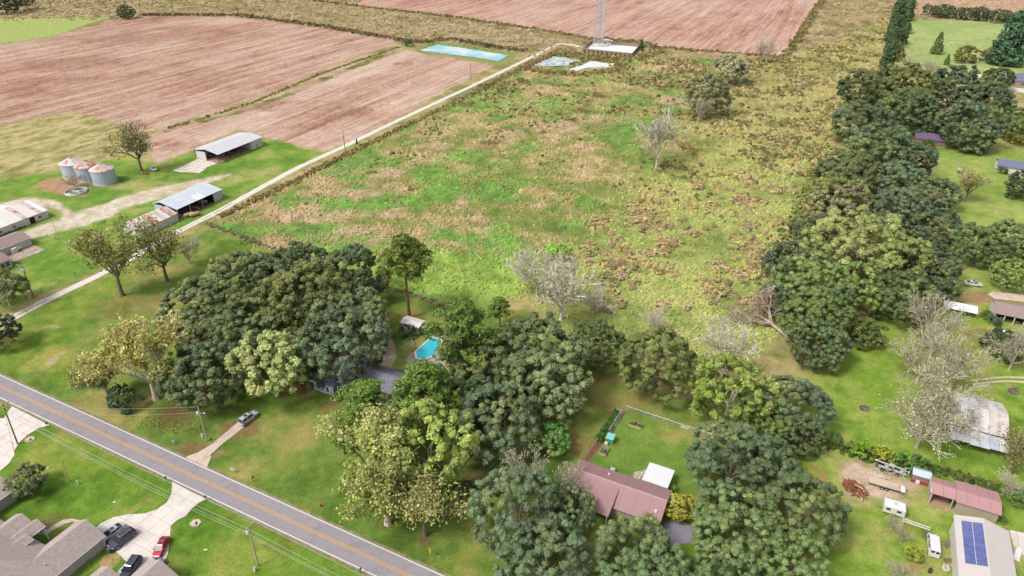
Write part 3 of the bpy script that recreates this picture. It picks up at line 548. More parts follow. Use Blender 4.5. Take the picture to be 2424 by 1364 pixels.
def skeleton(seed, trunk_h, trunk_r, L0, levels, nch=(3, 4), spread=0.75, up=0.25, shrink=0.72, lean=(0, 0), wig=0.12, first=None):
    """branching limbs: returns tube segments and the twig ends"""
    rn = random.Random(seed); seg = []; ends = []
    def grow(p, d, Ln, r, lv):
        k = 3 if lv > 1 else 2
        r1 = r*0.62
        for i in range(k):
            d = (d+Vector((rn.uniform(-wig, wig), rn.uniform(-wig, wig), rn.uniform(-wig, wig)*0.5+up*0.12))).normalized()
            q = p+d*(Ln/k); seg.append((p, q, r+(r1-r)*i/k, r+(r1-r)*(i+1)/k, lv)); p = q
            if lv <= 1: ends.append((p.copy(), d.copy()))
            if i < k-1 and lv > 1 and rn.random() < 0.75:
                s = side(d, rn.uniform(0.7, 1.1)*spread); grow(p, s, Ln*shrink*rn.uniform(0.55, 0.9), r*0.45, lv-1)
        if lv > 0:
            for j in range(rn.randint(*nch)): grow(p, side(d, rn.uniform(0.35, 1.0)*spread), Ln*shrink*rn.uniform(0.75, 1.1), r1*rn.uniform(0.6, 0.85), lv-1)
    def side(d, a):
        u = d.orthogonal().normalized(); u = Matrix.Rotation(rn.uniform(0, 2*math.pi), 3, d) @ u
        v = (d*math.cos(a)+u*math.sin(a)); v.z += up*0.35; return v.normalized()
    p = Vector((0, 0, -0.3)); d = Vector((lean[0], lean[1], 1)).normalized(); n = 4
    for i in range(n):
        q = p+d*((trunk_h+0.3)/n); ra = trunk_r*(1.35 if i == 0 else 1-0.12*i); rb = trunk_r*(1-0.12*(i+1)); seg.append((p, q, ra, rb, 9)); p = q
        d = (d+Vector((rn.uniform(-.05, .05), rn.uniform(-.05, .05), 0))).normalized()
    for j in range(first or rn.randint(4, 5)):
        a = 2*math.pi*j/5+rn.uniform(-.4, .4); v = Vector((math.cos(a)*spread, math.sin(a)*spread, rn.uniform(0.5, 1.1))).normalized()
        grow(p-d*rn.uniform(0, trunk_h*0.3), v, L0*rn.uniform(0.8, 1.15), trunk_r*0.5, levels)
    grow(p, d, L0*0.9, trunk_r*0.55, levels)
    return seg, ends
def tubes(name, seg, m, lo, hi, rmin=0.0):
    mb = MB()
    for p, q, r0, r1, lv in seg:
        if lo <= lv <= hi: mb.tube(p, q, max(r0, rmin), max(r1, rmin), 7 if lv == 9 else (5 if lv >= 2 else 3), caps=False)
    return mb.mesh(name, m)
def tuft_crown(name, ends, seed, n=10, spread=0.7, size=0.3, m=LEAFY, warmth=0.3, keep=1.0, zlo=None):
    rg = np.random.default_rng(seed); E_ = [e for e in ends if rg.random() < keep]
    P = np.array([tuple(e[0]) for e in E_]); 
    P = np.repeat(P, n, 0); k = len(P); off = rg.normal(0, spread/2, (k, 3)); P = P+off*np.array([1, 1, 0.7])
    tw = np.repeat(rg.uniform(0.78, 1.22, len(E_)), n)*rg.uniform(0.75, 1.25, k)
    ctr = P.mean(0); zz = (P[:, 2]-P[:, 2].min())/(np.ptp(P[:, 2])+1e-6)
    wr = np.clip(np.repeat(rg.normal(warmth, 0.25, len(E_)), n)+rg.normal(0, 0.1, k)+(zz-0.5)*0.3, 0, 0.9)
    return leafcloud(name, P, off+np.array([0, 0, 0.5]), size*rg.uniform(0.6, 1.3, k), tw, wr, m, jit=0.8, seed=seed)
def pine_crown(name, seed, H=17.0, base=0.42, rad=4.6, n=80, size=0.36):
    rg = np.random.default_rng(seed); out = [[], [], [], [], []]; seg = []
    for i in range(n):
        t = rg.uniform(0, 1)**0.8; z = H*(base+(1-base)*t); a = rg.uniform(0, 2*math.pi)
        rr = rad*(math.sin(math.pi*(0.18+0.80*t))**0.8)*rg.uniform(0.3, 1.0); c = np.array([rr*math.cos(a), rr*math.sin(a), z])
        seg.append((Vector((0, 0, z-0.6)), Vector(c), 0.09, 0.03, 2))
        lr = rg.uniform(0.75, 1.35); lt = rg.uniform(0.75, 1.2)
        q = unit(rg, 95, -0.5); P = c+q*np.array([lr, lr, lr*0.55])*rg.uniform(0.6, 1.05, (len(q), 1))
        out[0].append(P); out[1].append(q+np.array([0, 0, 0.4])); out[2].append(size*rg.uniform(0.6, 1.2, len(q))); out[3].append(lt*rg.uniform(0.7, 1.3, len(q))); out[4].append(np.clip(rg.normal(0.12, 0.15, len(q))+0.25*(q[:, 2] > 0.4), 0, 0.7))
    P, Nn, S, T, W_ = [np.concatenate(a) for a in out]
    return leafcloud(name, P, Nn, S, T, W_, NEEDLE, asp=0.35, jit=0.7, seed=seed), seg
PROTO = {}
def proto(kind, meshes, r=None, zc=None):
    if r is None:
        co = np.concatenate([np.array([v.co[:] for v in me.vertices]) for nm, me in meshes]); co = co[co[:, 2] > np.ptp(co[:, 2])*0.3]
        r = float(np.percentile(np.hypot(co[:, 0]-co[:, 0].mean(), co[:, 1]-co[:, 1].mean()), 96)); zc = float((np.percentile(co[:, 2], 4)+np.percentile(co[:, 2], 99))/2)
    PROTO.setdefault(kind, []).append((meshes, r, zc))     # meshes: [(part name, mesh)], crown radius, crown centre height
for s in range(5):          # live oaks
    sg, en = skeleton(100+s, 3.2, 0.55, 3.4, 2, (2, 3), 0.9, 0.15)
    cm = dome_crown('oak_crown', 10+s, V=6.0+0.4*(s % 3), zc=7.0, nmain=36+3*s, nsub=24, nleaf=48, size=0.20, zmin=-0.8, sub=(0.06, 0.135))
    proto('oak', [('trunk', tubes('oak_trunk', sg, BARK, 1, 9)), ('crown', cm)], 9.3, 7.2)
for s in range(3):          # lighter, looser evergreen / broadleaf crowns
    sg, en = skeleton(130+s, 3.5, 0.45, 3.2, 2, (2, 3), 0.8, 0.3)
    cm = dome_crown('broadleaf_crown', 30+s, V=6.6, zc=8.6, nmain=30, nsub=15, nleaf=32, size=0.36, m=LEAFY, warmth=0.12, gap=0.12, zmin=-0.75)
    proto('broad', [('trunk', tubes('broadleaf_trunk', sg, BARK_P, 1, 9)), ('crown', cm)], 9.2, 8.4)
for s in range(3):          # big yellowing pecans with pale limbs
    sg, en = skeleton(150+s, 3.6, 0.5, 4.0, 3, (2, 3), 0.62, 0.34, 0.74)
    proto('pecan', [('trunk', tubes('pecan_trunk', sg, BARK_P, 0, 9, 0.065)), ('crown', tuft_crown('pecan_crown', en, 50+s, 14, 1.2, 0.25, keep=0.72, warmth=0.25))])
for s in range(2):          # thin pecans, half their leaves gone
    sg, en = skeleton(160+s, 4.2, 0.42, 3.8, 3, (2, 3), 0.62, 0.36, 0.74)
    proto('thin', [('trunk', tubes('thin_trunk', sg, BARK, 0, 9, 0.035)), ('crown', tuft_crown('thin_crown', en, 60+s, 6, 1.8, 0.25, keep=0.6, warmth=0.12))])
for s in range(3):          # bare trees
    sg, en = skeleton(170+s, 2.0, 0.34, 3.4, 4, (2, 3), 0.78, 0.30, 0.74)
    proto('bare', [('trunk', tubes('bare_trunk', sg, BARK_G, 0, 9, 0.038)), ('crown', tuft_crown('bare_leaves', en, 70+s, 2, 0.9, 0.16, keep=0.25, warmth=0.0))])
for s in range(3):          # bleached bare trees with pale, feathery crowns
    sg, en = skeleton(180+s, 2.2, 0.34, 3.4, 4, (2, 3), 0.80, 0.28, 0.75)
    proto('pale', [('trunk', tubes('pale_trunk', sg, mat('bleached_bark%d' % s, C(228, 220, 202), 0.95, 0.15, 2.0), 0, 9, 0.052)), ('crown', tuft_crown('pale_leaves', en, 75+s, 2, 0.9, 0.16, keep=0.25, warmth=0.0))])
for s in range(3):          # pines
    cm, sg = pine_crown('pine_crown', 80+s, 17, (0.42, 0.40, 0.5)[s], (5.2, 4.8, 4.6)[s], 84)
    tb = MB(); hh = 16.2
    for i in range(5): tb.tube((0, 0, hh*i/5-0.2*(i == 0)), (0.1*math.sin(i+1), 0.1*math.cos(i*2+1), hh*(i+1)/5), 0.36*(1-i*0.17), 0.36*(1-(i+1)*0.17), 7, False)
    for p, q, r0, r1, lv in sg: tb.tube(p, q, r0, r1, 3, False)
    proto('pine', [('trunk', tb.mesh('pine_trunk', BARK_D)), ('crown', cm)], 5.4, 12.4)
for s in range(2):          # dense pointed conifers
    rg = np.random.default_rng(90+s); out = [[], [], [], [], []]
    for i in range(190):
        t = rg.uniform(0, 1)**1.2; z = 0.8+11.5*t; rr = 3.2*(1-t)**0.62*rg.uniform(0.6, 1.05); a = rg.uniform(0, 6.283); c = np.array([rr*math.cos(a), rr*math.sin(a), z]); lt = rg.uniform(0.75, 1.25)
        q = unit(rg, 30, -0.4); out[0].append(c+q*rg.uniform(0.4, 0.85)); out[1].append(q+c/9*np.array([1, 1, 0])+np.array([0, 0, .3])); out[2].append(0.34*rg.uniform(0.6, 1.2, 30)); out[3].append(lt*rg.uniform(.7, 1.3, 30)); out[4].append(np.clip(rg.normal(0.08, .1, 30), 0, .5))
    A = [np.concatenate(a) for a in out]
    proto('conifer', [('trunk', MB().tube((0, 0, -0.2), (0, 0, 9), 0.25, 0.06, 6, False).mesh('conifer_trunk', BARK_D)), ('crown', leafcloud('conifer_crown', *A, NEEDLE, seed=90+s))], 3.6, 6.0)
for s in range(3):          # shrubs
    cm = dome_crown('shrub_leaves', 110+s, RR=2.4, V=1.9, zc=1.7, nmain=16, nsub=11, nleaf=16, size=0.22, warmth=0.1, zmin=-0.7, lobe=(.3, .45), sub=(.12, .2))
    tb = MB()
    for i in range(5): tb.tube((0, 0, -0.1), (1.0*math.cos(i*1.25), 1.0*math.sin(i*1.25), 1.7), 0.07, 0.03, 4, False)
    proto('shrub', [('stems', tb.mesh('shrub_stems', BARK)), ('foliage', cm)], 2.6, 1.75)
NAMES = {'oak': 'live_oak_tree', 'broad': 'broadleaf_tree', 'pecan': 'pecan_tree', 'thin': 'thin_pecan_tree', 'bare': 'bare_tree', 'pale': 'bare_tree', 'pine': 'pine_tree', 'conifer': 'conifer_tree', 'shrub': 'shrub'}
FOL = 1.7; rt = random.Random(77); used_n = {}
def tree(kind, bbox, tint, label, group=None, hs=1.0, base=None, var=None, low=None):
    """crown given by its box in the survey photograph; base = where the trunk meets the ground, if it shows"""
    x0, y0, x1, y1 = bbox; lst = PROTO[kind]; i = used_n.get(kind, 0) if var is None else var; used_n[kind] = used_n.get(kind, 0)+1
    meshes, r, zc = lst[i % len(lst)]; cx, cy = (x0+x1)/2, (y0+y1)/2
    s = 1.0; z = 8.0
    for _ in range(4): s = (x1-x0)/2*mpp(cx, cy, z)/r; z = zc*s*hs
    if base: X0, Y0 = G(*base)
    else: X0, Y0 = G(cx, cy, z)
    t = thing(NAMES[kind], label, 'shrub' if kind == 'shrub' else 'tree', (X0, Y0, 0), rt.uniform(0, 6.28), group); t.scale = (s, s, s*hs)
    if kind == 'oak': tint = (max(tint[0], 0.78*tint[1]), tint[1], min(tint[2], 0.60*tint[1]))
    for nm, me in meshes:
        o = link_mesh(nm, me, t); o.color = (*[min(0.6, c*FOL*k_) for c, k_ in zip(tint, (0.90, 1.02, 0.92))], 1)
    return t
OG = C(110, 118, 82); OD = C(92, 102, 72); OO = C(118, 118, 72); OL = C(128, 134, 98); YG = C(150, 150, 76); DG = C(70, 92, 64); PG = C(96, 116, 60); GRAY = C(140, 134, 110); BGN = C(92, 132, 52); OLV = C(124, 122, 66)
GR = 'live oaks of the grove by the blue house'
for a in [
 ('oak', (470, 578, 680, 760), OG, 'broad grey-green live oak at the far left tip of the grove'),
 ('oak', (640, 578, 790, 690), OD, 'dark live oak on the far edge of the grove'),
 ('oak', (750, 588, 915, 720), OD, 'dark live oak at the far right corner of the grove, left of the tall pine'),
 ('oak', (610, 615, 830, 800), OO, 'olive tinted live oak in the middle of the grove'),
 ('oak', (385, 640, 560, 830), OG, 'live oak on the left side of the grove, behind the yellow pecan'),
 ('oak', (500, 680, 690, 860), OG, 'grey-green live oak in the very centre of the grove'),
 ('oak', (735, 648, 915, 850), OL, 'pale grey-green live oak on the right of the grove by the wheel tracks'),
 ('oak', (695, 745, 910, 895), C(92, 108, 84), 'live oak leaning over the roof of the blue house'),
 ('oak', (430, 750, 610, 900), OG, 'live oak in the front left of the grove'),
 ('oak', (380, 795, 575, 985), C(86, 104, 74), 'large dark live oak nearest the road behind the utility pole'),
 ('oak', (640, 780, 780, 880), OD, 'half hidden live oak behind the yellow-green tree by the blue house'),
 ('oak', (570, 590, 690, 690), OD, 'small dark live oak between the two far crowns of the grove')]: tree(*a, group=GR)
tree('broad', (545, 780, 735, 950), C(172, 176, 116), 'yellow-green broadleaf tree in front of the blue house', hs=1.05, var=0)
tree('shrub', (258, 905, 328, 985), DG, 'dark round shrub beside the pale pecan trunk', hs=1.1)
tree('pecan', (160, 722, 385, 925), C(196, 182, 108), 'golden pecan with pale bare limbs at the left of the grove', var=0, base=(370, 945))
tree('pecan', (170, 800, 290, 940), C(138, 140, 80), 'olive pecan on the road side of the golden one', var=1)
tree('thin', (165, 505, 330, 690), C(128, 126, 66), 'thin leaved pecan leaning beside the lane, its trunk bare', base=(290, 700), var=0, hs=1.0)
tree('thin', (320, 500, 455, 660), C(122, 120, 66), 'thin leaved pecan in front of the rusty shed', base=(396, 665), var=1, hs=1.0)
tree('bare', (420, 560, 500, 625), C(150, 140, 100), 'small bare tree beside the lane left of the grove', base=(450, 625))
tree('broad', (-60, 700, 36, 870), C(74, 84, 66), 'dark tree cut by the left edge above the road')
tree('broad', (-50, 640, 60, 720), C(120, 130, 66), 'leafy tree at the left edge below the brick house')
PNG = 'pines around the blue house'
tree('pine', (896, 592, 1042, 712), C(112, 120, 62), 'tall lone pine with a long bare trunk behind the white shed', base=(969, 752), var=2, hs=1.0)
tree('pine', (1008, 682, 1182, 872), PG, 'dense green pine standing over the swimming pool', var=0, hs=0.9)
tree('pine', (1150, 690, 1215, 760), C(110, 130, 62), 'small pine to the right of the pool', var=1, hs=0.8)
tree('pine', (918, 838, 1092, 985), C(98, 122, 58), 'bright green pine in front of the house roof', var=1, hs=0.75)
tree('pine', (785, 872, 945, 1030), C(96, 120, 56), 'bright green pine at the right corner of the blue house', var=0, hs=0.75)
tree('pine', (768, 975, 850, 1090), C(96, 122, 54), 'lower pine squeezed against the yellow sycamore', var=2, hs=0.6)
for a in [
 ('oak', (1150, 745, 1380, 950), OG, 'large live oak right of the pool, the furthest of that clump'),
 ('oak', (1050, 770, 1240, 960), OG, 'grey-green live oak leaning towards the pool'),
 ('oak', (1190, 820, 1395, 1010), OL, 'pale live oak on the right of the clump by the pool'),
 ('oak', (1070, 900, 1290, 1090), C(92, 106, 86), 'dark live oak nearest the road behind the yellow sycamore'),
 ('oak', (1040, 860, 1190, 1010), OD, 'shaded live oak between the house pine and the pool clump')]: tree(*a, group='live oaks right of the pool')
tree('pecan', (775, 925, 980, 1140), C(190, 192, 112), 'large yellow sycamore with pale bare limbs on the house lawn', var=0, hs=1.0)
tree('broad', (905, 930, 1125, 1160), C(156, 170, 84), 'bright yellow-green tree on the house lawn, the right half of the pair', var=1, hs=1.0)
tree('pecan', (810, 1060, 1000, 1235), C(156, 164, 84), 'lower olive sycamore with a thick pale trunk in a mulch ring', var=1, base=(918, 1240), hs=1.0)
tree('broad', (800, 1040, 1000, 1170), C(128, 140, 58), 'green undergrowth tree below the yellow sycamore', var=2, hs=0.75)
tree('thin', (945, 1140, 1120, 1270), C(176, 166, 104), 'small half bare tree in a mulch ring close to the road', var=1, base=(1006, 1268), hs=0.85)
tree('shrub', (1070, 1140, 1122, 1178), DG, 'dark green shrub behind the half bare tree by the road')
tree('broad', (1248, 985, 1352, 1095), C(84, 128, 60), 'fresh green round tree left of the garden fence', var=0, hs=0.8)
tree('bare', (1175, 1045, 1310, 1170), C(170, 164, 110), 'pale twiggy tree behind the corner of the mauve roof', hs=1.0, var=0)
tree('bare', (1260, 1080, 1390, 1185), C(160, 168, 100), 'pale green twiggy tree touching the mauve roof', hs=1.0, var=1)
for a in [
 ('oak', (1120, 1110, 1340, 1310), C(100, 118, 90), 'live oak at the bottom beside the road, left of the mauve roof'),
 ('oak', (1180, 1220, 1405, 1430), C(100, 120, 92), 'live oak cut by the bottom edge, in front of the mauve roof'),
 ('oak', (1270, 1150, 1410, 1270), C(104, 120, 86), 'live oak overhanging the left end of the mauve roof'),
 ('oak', (1395, 1212, 1600, 1400), C(100, 122, 86), 'live oak in front of the middle of the mauve roof'),
 ('oak', (1480, 1290, 1650, 1440), C(110, 128, 86), 'live oak at the bottom edge below the blue gravel'),
 ('oak', (1630, 1005, 1840, 1190), C(94, 114, 86), 'live oak right of the white patio roof'),
 ('oak', (1740, 1040, 1900, 1180), C(98, 118, 88), 'live oak behind the one by the patio roof'),
 ('oak', (1640, 1150, 1850, 1350), C(106, 126, 82), 'large live oak in the bottom right clump beside the gravel'),
 ('oak', (1800, 1120, 2010, 1300), C(88, 108, 74), 'dark live oak reaching towards the wood pile'),
 ('oak', (1780, 1230, 1960, 1430), C(116, 134, 84), 'light green live oak at the bottom right edge of the clump'),
 ('oak', (1640, 1290, 1800, 1430), C(112, 126, 84), 'live oak cut by the bottom edge right of the gravel')]: tree(*a, group='live oaks around the mauve roofed house')
tree('broad', (1572, 1145, 1650, 1255), C(166, 156, 62), 'small yellow-green tree at the right end of the mauve roof', hs=0.85)
tree('oak', (1345, 745, 1485, 890), C(98, 108, 66), 'round dark tree on the near edge of the pasture, left of a twin', var=1, hs=1.05)
tree('oak', (1475, 765, 1665, 900), C(116, 120, 70), 'round olive tree with a stout pale trunk on the near edge of the pasture', base=(1548, 915), var=3, hs=1.0)
tree('broad', (1635, 840, 1830, 1000), C(134, 146, 68), 'yellow-green tree above the far end of the wire fence', var=1, hs=0.9)
tree('oak', (1790, 855, 1965, 1060), C(94, 110, 92), 'grey-green tree right of the yellow-green one, beside the right-hand lawn')
tree('oak', (1740, 930, 1880, 1060), C(92, 112, 62), 'green tree filling the gap behind the wire fence')
tree('oak', (1850, 980, 1955, 1090), C(88, 106, 70), 'small dark tree at the corner of the right-hand lawn')
for a in [('pale', (1205, 555, 1340, 705), C(176, 170, 140), 'pale bare tree at the edge of the bright green grass'),
 ('pale', (1245, 590, 1410, 750), C(170, 164, 134), 'wide grey bare tree nearest the pool clump', (1328, 755)),
 ('pale', (1360, 665, 1450, 745), C(196, 186, 160), 'small white bare tree behind the round dark tree'),
 ('pale', (1650, 755, 1800, 850), C(200, 186, 150), 'pale bare tree left of the fallen trunk'),
 ('pale', (1515, 732, 1590, 780), C(200, 186, 160), 'little bare tree top showing behind the round olive tree')]:
    tree(*a[:4], group='bare trees on the near edge of the pasture', base=a[4] if len(a) > 4 else None)
tree('broad', (1290, 570, 1350, 620), C(150, 190, 76), 'small fresh green tree among the bare trees', hs=0.8)
HG = 'oaks of the long hedgerow on the right'
hedge = [
 ((1985, 175, 2110, 255), C(84, 94, 58), 'dark oak at the far left tip of the hedgerow'), ((2060, 165, 2210, 262), C(100, 102, 58), 'olive oak at the far tip of the hedgerow'),
 ((1968, 240, 2110, 335), C(86, 100, 80), 'grey-green oak on the pasture side just below the far tip of the hedgerow'), ((2080, 215, 2215, 310), C(92, 104, 70), 'oak in the middle of the far clump, left of the shaded hollow'),
 ((2195, 165, 2330, 265), C(72, 90, 74), 'dark oak in front of the distant pool deck'), ((2270, 190, 2390, 290), C(86, 104, 80), 'oak left of the far slate roofed house'),
 ((2230, 250, 2370, 345), C(82, 104, 78), 'oak behind the purple roof'), ((2150, 240, 2260, 315), C(78, 92, 76), 'oak directly above the purple roof'),
 ((2000, 315, 2170, 405), C(98, 112, 76), 'oak left of the purple roof'), ((2080, 345, 2210, 425), C(80, 98, 74), 'dark oak below the purple roof'),
 ((1925, 385, 2080, 460), C(98, 104, 70), 'brownish oak on the pasture side, upper middle of the hedgerow'), ((2055, 400, 2190, 480), C(100, 112, 100), 'blue-grey oak in the upper middle of the hedgerow'),
 ((2160, 410, 2268, 500), C(104, 116, 98), 'grey oak on the garden side, beside the small brown tree'), ((1905, 425, 2060, 510), C(124, 126, 72), 'golden green oak on the pasture side, middle of the hedgerow'),
 ((1925, 452, 2065, 530), C(142, 130, 106), 'pale grey-brown oak in the middle of the hedgerow'), ((2060, 450, 2200, 545), C(94, 110, 88), 'grey-green oak in the middle of the hedgerow'),
 ((2150, 480, 2270, 600), C(80, 98, 82), 'dark oak on the garden side, middle of the hedgerow'), ((1875, 500, 1990, 590), C(80, 88, 68), 'dark oak overhanging the pasture left of the golden dome'),
 ((1920, 505, 2140, 650), C(152, 152, 96), 'great golden green dome of the hedgerow'), ((2040, 545, 2205, 700), C(148, 150, 90), 'golden oak forming the right shoulder of the dome'),
 ((1810, 565, 1930, 680), C(78, 92, 72), 'dark oak at the pasture edge left of the dome'), ((1835, 600, 2005, 745), C(122, 134, 80), 'green oak at the front left of the dome'),
 ((1960, 600, 2110, 750), C(110, 134, 72), 'fresh green oak at the front of the dome'), ((2140, 560, 2270, 690), C(76, 94, 80), 'dark oak on the right flank of the dome'),
 ((2060, 650, 2210, 760), C(88, 108, 66), 'oak at the front right of the dome above the lawn'), ((1845, 690, 2005, 815), C(98, 120, 66), 'oak above the fallen trunk'),
 ((1870, 750, 2010, 880), C(84, 106, 74), 'low oak at the near end of the hedgerow by the right-hand lawn'), ((2160, 620, 2265, 720), C(70, 86, 74), 'dark oak at the garden corner of the hedgerow'),
 ((1806, 655, 1915, 760), C(92, 106, 78), 'oak at the pasture edge just above the fallen trunk branches'), ((1890, 660, 2030, 790), C(104, 120, 78), 'oak in the near middle of the hedgerow, in front of the dome')]
for bb, tc_, lb in hedge: tree('oak', bb, tc_, lb, group=HG)
for bb, tc_, lb in [((2255, 520, 2380, 640), C(92, 116, 74), 'oak in the right garden left of a twin at the edge'), ((2330, 515, 2450, 630), C(98, 122, 76), 'oak cut by the right edge in the middle of the garden'), ((2350, 615, 2450, 680), C(120, 132, 70), 'low olive tree at the right edge above the parked white car'),
   ((2375, 245, 2480, 350), C(96, 112, 66), 'tree at the right edge beside the yellow bush'), ((2385, 410, 2470, 465), C(64, 84, 66), 'dark tree in front of the porch of the white bungalow'), ((2330, 155, 2400, 215), C(78, 94, 64), 'tree in front of the slate roofed house')]:
    tree('oak', bb, tc_, lb, group='oaks in the right-hand gardens')
tree('shrub', (2015, 762, 2100, 822), C(96, 104, 60), 'round magnolia standing alone on the right-hand lawn', hs=1.0)
tree('shrub', (2392, 315, 2424, 340), C(206, 176, 60), 'bright yellow bush at the right edge')
tree('shrub', (2235, 318, 2275, 350), C(170, 150, 130), 'pale pinkish bush beside the purple roof')
tree('shrub', (2270, 320, 2340, 355), C(84, 110, 86), 'green bush right of the pale pinkish bush')
BRG = 'bare trees over the right-hand lawn'
for a in [('bare', (2130, 695, 2290, 810), C(170, 156, 130), 'bare tree at the far end of the right-hand lawn'), ('bare', (2120, 775, 2270, 900), C(176, 162, 132), 'bare tree left of the leaf heap on the right-hand lawn'), ('bare', (2200, 780, 2360, 900), C(170, 156, 120), 'bare tree nearest the sandy wheel tracks'),
   ('bare', (2150, 850, 2330, 980), C(184, 172, 130), 'yellowish bare tree between the lawn and the weathered shed'), ('bare', (2110, 905, 2290, 1060), C(196, 184, 154), 'pale bare tree leaning over the left of the weathered shed'), ('bare', (2345, 745, 2470, 870), C(180, 166, 140), 'bare forked tree with a white trunk at the right edge', (2388, 876)),
   ('bare', (2230, 930, 2340, 1060), C(150, 132, 110), 'brown bare tree on the roof line of the weathered shed'), ('thin', (2370, 1000, 2480, 1110), C(140, 130, 90), 'thin leaved tree at the right edge beside the weathered shed')]:
    tree(*a[:4], group=BRG, base=a[4] if len(a) > 4 else None)
tree('thin', (2260, 378, 2335, 460), C(150, 138, 86), 'small brown leaved tree in the upper right garden', base=(2283, 478), var=0, hs=0.9)
tree('bare', (2365, 1100, 2440, 1190), C(176, 160, 130), 'grey bare tree behind the red roofed barn', var=2)
# trees standing in the pasture
tree('pale', (1508, 276, 1632, 390), C(160, 150, 120), 'grey bare tree standing alone in the pasture', base=(1553, 402), var=1, hs=1.25)
tree('broad', (1622, 176, 1724, 268), C(132, 130, 100), 'dark leaved tree in the upper pasture', var=1, hs=1.1)
tree('bare', (1620, 215, 1690, 275), C(150, 140, 110), 'white trunked bare tree in front of the dark leaved one in the upper pasture', base=(1652, 286), var=0)
tree('broad', (1688, 128, 1766, 200), C(160, 154, 128), 'greyish tree behind the dark one in the upper pasture', var=0, hs=1.0)
tree('bare', (1790, 90, 1850, 135), C(170, 150, 130), 'thin bare tree at the corner of the far ploughed field', var=0)
tree('thin', (272, 308, 374, 395), C(112, 108, 72), 'brown-green tree standing between the grain bins and the open barn', base=(336, 405), var=1, hs=1.05)
tree('bare', (140, 404, 200, 440), C(140, 128, 96), 'brownish twiggy bush in front of the grain bins', hs=0.7)
tree('oak', (278, 14, 318, 42), C(72, 92, 70), 'small dark oak at the back of the big ploughed field')
tree('oak', (-30, -14, 42, 20), C(78, 92, 80), 'dark tree in the top left corner'); tree('broad', (38, -8, 80, 14), C(130, 126, 92), 'brownish tree beside the dark one in the top left corner')
tree('shrub', (952, 94, 976, 110), C(84, 104, 66), 'dark bush at the corner of the blue pond')
tree('shrub', (1146, 104, 1160, 113), C(84, 96, 76), 'tiny bush behind the blue pond')
tree('conifer', (1511, 100, 1526, 116), C(74, 90, 70), 'small dark evergreen at the corner of the tower compound')
tree('broad', (14, 1085, 108, 1190), C(110, 116, 80), 'grey-green tree at the corner of the house by the left edge', hs=0.8)
# far right shelter belts
cg = 'conifers of the dark shelter belt'; ORD = 'first second third fourth fifth sixth seventh eighth ninth tenth eleventh twelfth thirteenth'.split()
for i in range(9):
    y = 14+i*15; x = 2138-i*3.2
    tree('oak' if i % 2 else 'conifer', (x-20-3*(i % 3), y-22, x+14+2*(i % 2), y+18), C(74, 94, 68), f'{ORD[i]} dark conifer from the far end of the shelter belt, pasture-side file', cg, hs=1.0+0.5*(i % 2))
    if i < 6: tree('conifer' if i % 2 else 'oak', (x+2+2*(i % 3), y-24, x+32, y+12), C(80, 100, 70), f'{ORD[i]} dark conifer from the far end of the shelter belt, paddock-side file', cg)
for i in range(13):
    x = 2196+i*18; tree('oak' if i % 3 else 'broad', (x-11-(i*7 % 5), 4+i*1.3+(i*5 % 7), x+12+(i*3 % 8), 40+i*1.8), C(74, 92, 76), f'{ORD[i]} pine from the left in the row behind the pale green paddock', 'row of pines behind the paddock', hs=1.25)
for bb, lb in [((2350, 50, 2440, 140), 'big dark pine at the right of the paddock'), ((2385, 30, 2470, 120), 'big dark pine cut by the right edge above the paddock')]: tree('conifer', bb, C(72, 100, 80), lb, hs=0.75)
for i, (bb, tc_, lb) in enumerate([((2208, 86, 2236, 122), C(112, 124, 70), 'pointed bush left of the goal'), ((2262, 108, 2315, 152), C(120, 112, 60), 'round olive tree below the goal'), ((2322, 112, 2364, 148), C(140, 122, 84), 'round brown tree right of the one below the goal'), ((2236, 130, 2250, 154), C(96, 128, 56), 'little pointed evergreen left of the round olive tree'), ((2366, 128, 2400, 162), C(92, 116, 88), 'bluish bush above the slate roof'), ((2106, 108, 2146, 150), C(120, 110, 62), 'brownish bush at the foot of the shelter belt')]):
    tree('conifer' if i in (0, 3) else 'shrub', bb, tc_, lb)
for bb, lb in [((2130, 120, 2185, 180), 'left one of two pale bare trees below the paddock'), ((2180, 128, 2235, 185), 'right one of two pale bare trees below the paddock')]: tree('bare', bb, C(168, 160, 120), lb)
# hedge bushes on the right
for i, (bb, tc_, lb) in enumerate([((1966, 1018, 1992, 1052), C(84, 116, 60), 'thin dark bush at the left end of the hedge by the trailers'), ((2004, 1038, 2040, 1085), C(92, 118, 52), 'green bush second from the left in the hedge by the trailers'), ((2018, 1036, 2072, 1096), C(118, 146, 40), 'bright green bush in the hedge by the trailers'), ((2066, 1048, 2118, 1104), C(146, 146, 44), 'yellowish bush in the hedge by the trailers'), ((2112, 1070, 2164, 1122), C(86, 124, 54), 'green bush behind the grey trailer'), ((2150, 1085, 2200, 1112), C(82, 110, 60), 'dark bush behind the little silver roofed shed'),
   ((2138, 1288, 2186, 1330), C(140, 148, 50), 'yellow-green bush on the grass left of the white van'), ((2196, 1012, 2232, 1042), C(78, 110, 66), 'dark bush at the left corner of the weathered shed'), ((2360, 1215, 2384, 1244), C(90, 128, 56), 'bush at the corner of the red roofed barn'), ((2340, 745, 2372, 772), C(72, 90, 60), 'dark bush left of the porch at the right edge'), ((2324, 735, 2350, 756), C(80, 104, 60), 'bush beside the white lean-to in the right garden'), ((2330, 770, 2420, 860), C(70, 84, 58), 'dark thicket behind the forked white tree'),
   ((2385, 1150, 2440, 1210), C(84, 116, 60), 'bush at the right edge behind the red roofed barn'), ((1588, 912, 1612, 930), C(70, 96, 60), 'little dark bush right of the olive tree trunk')]): tree('shrub', bb, tc_, lb)
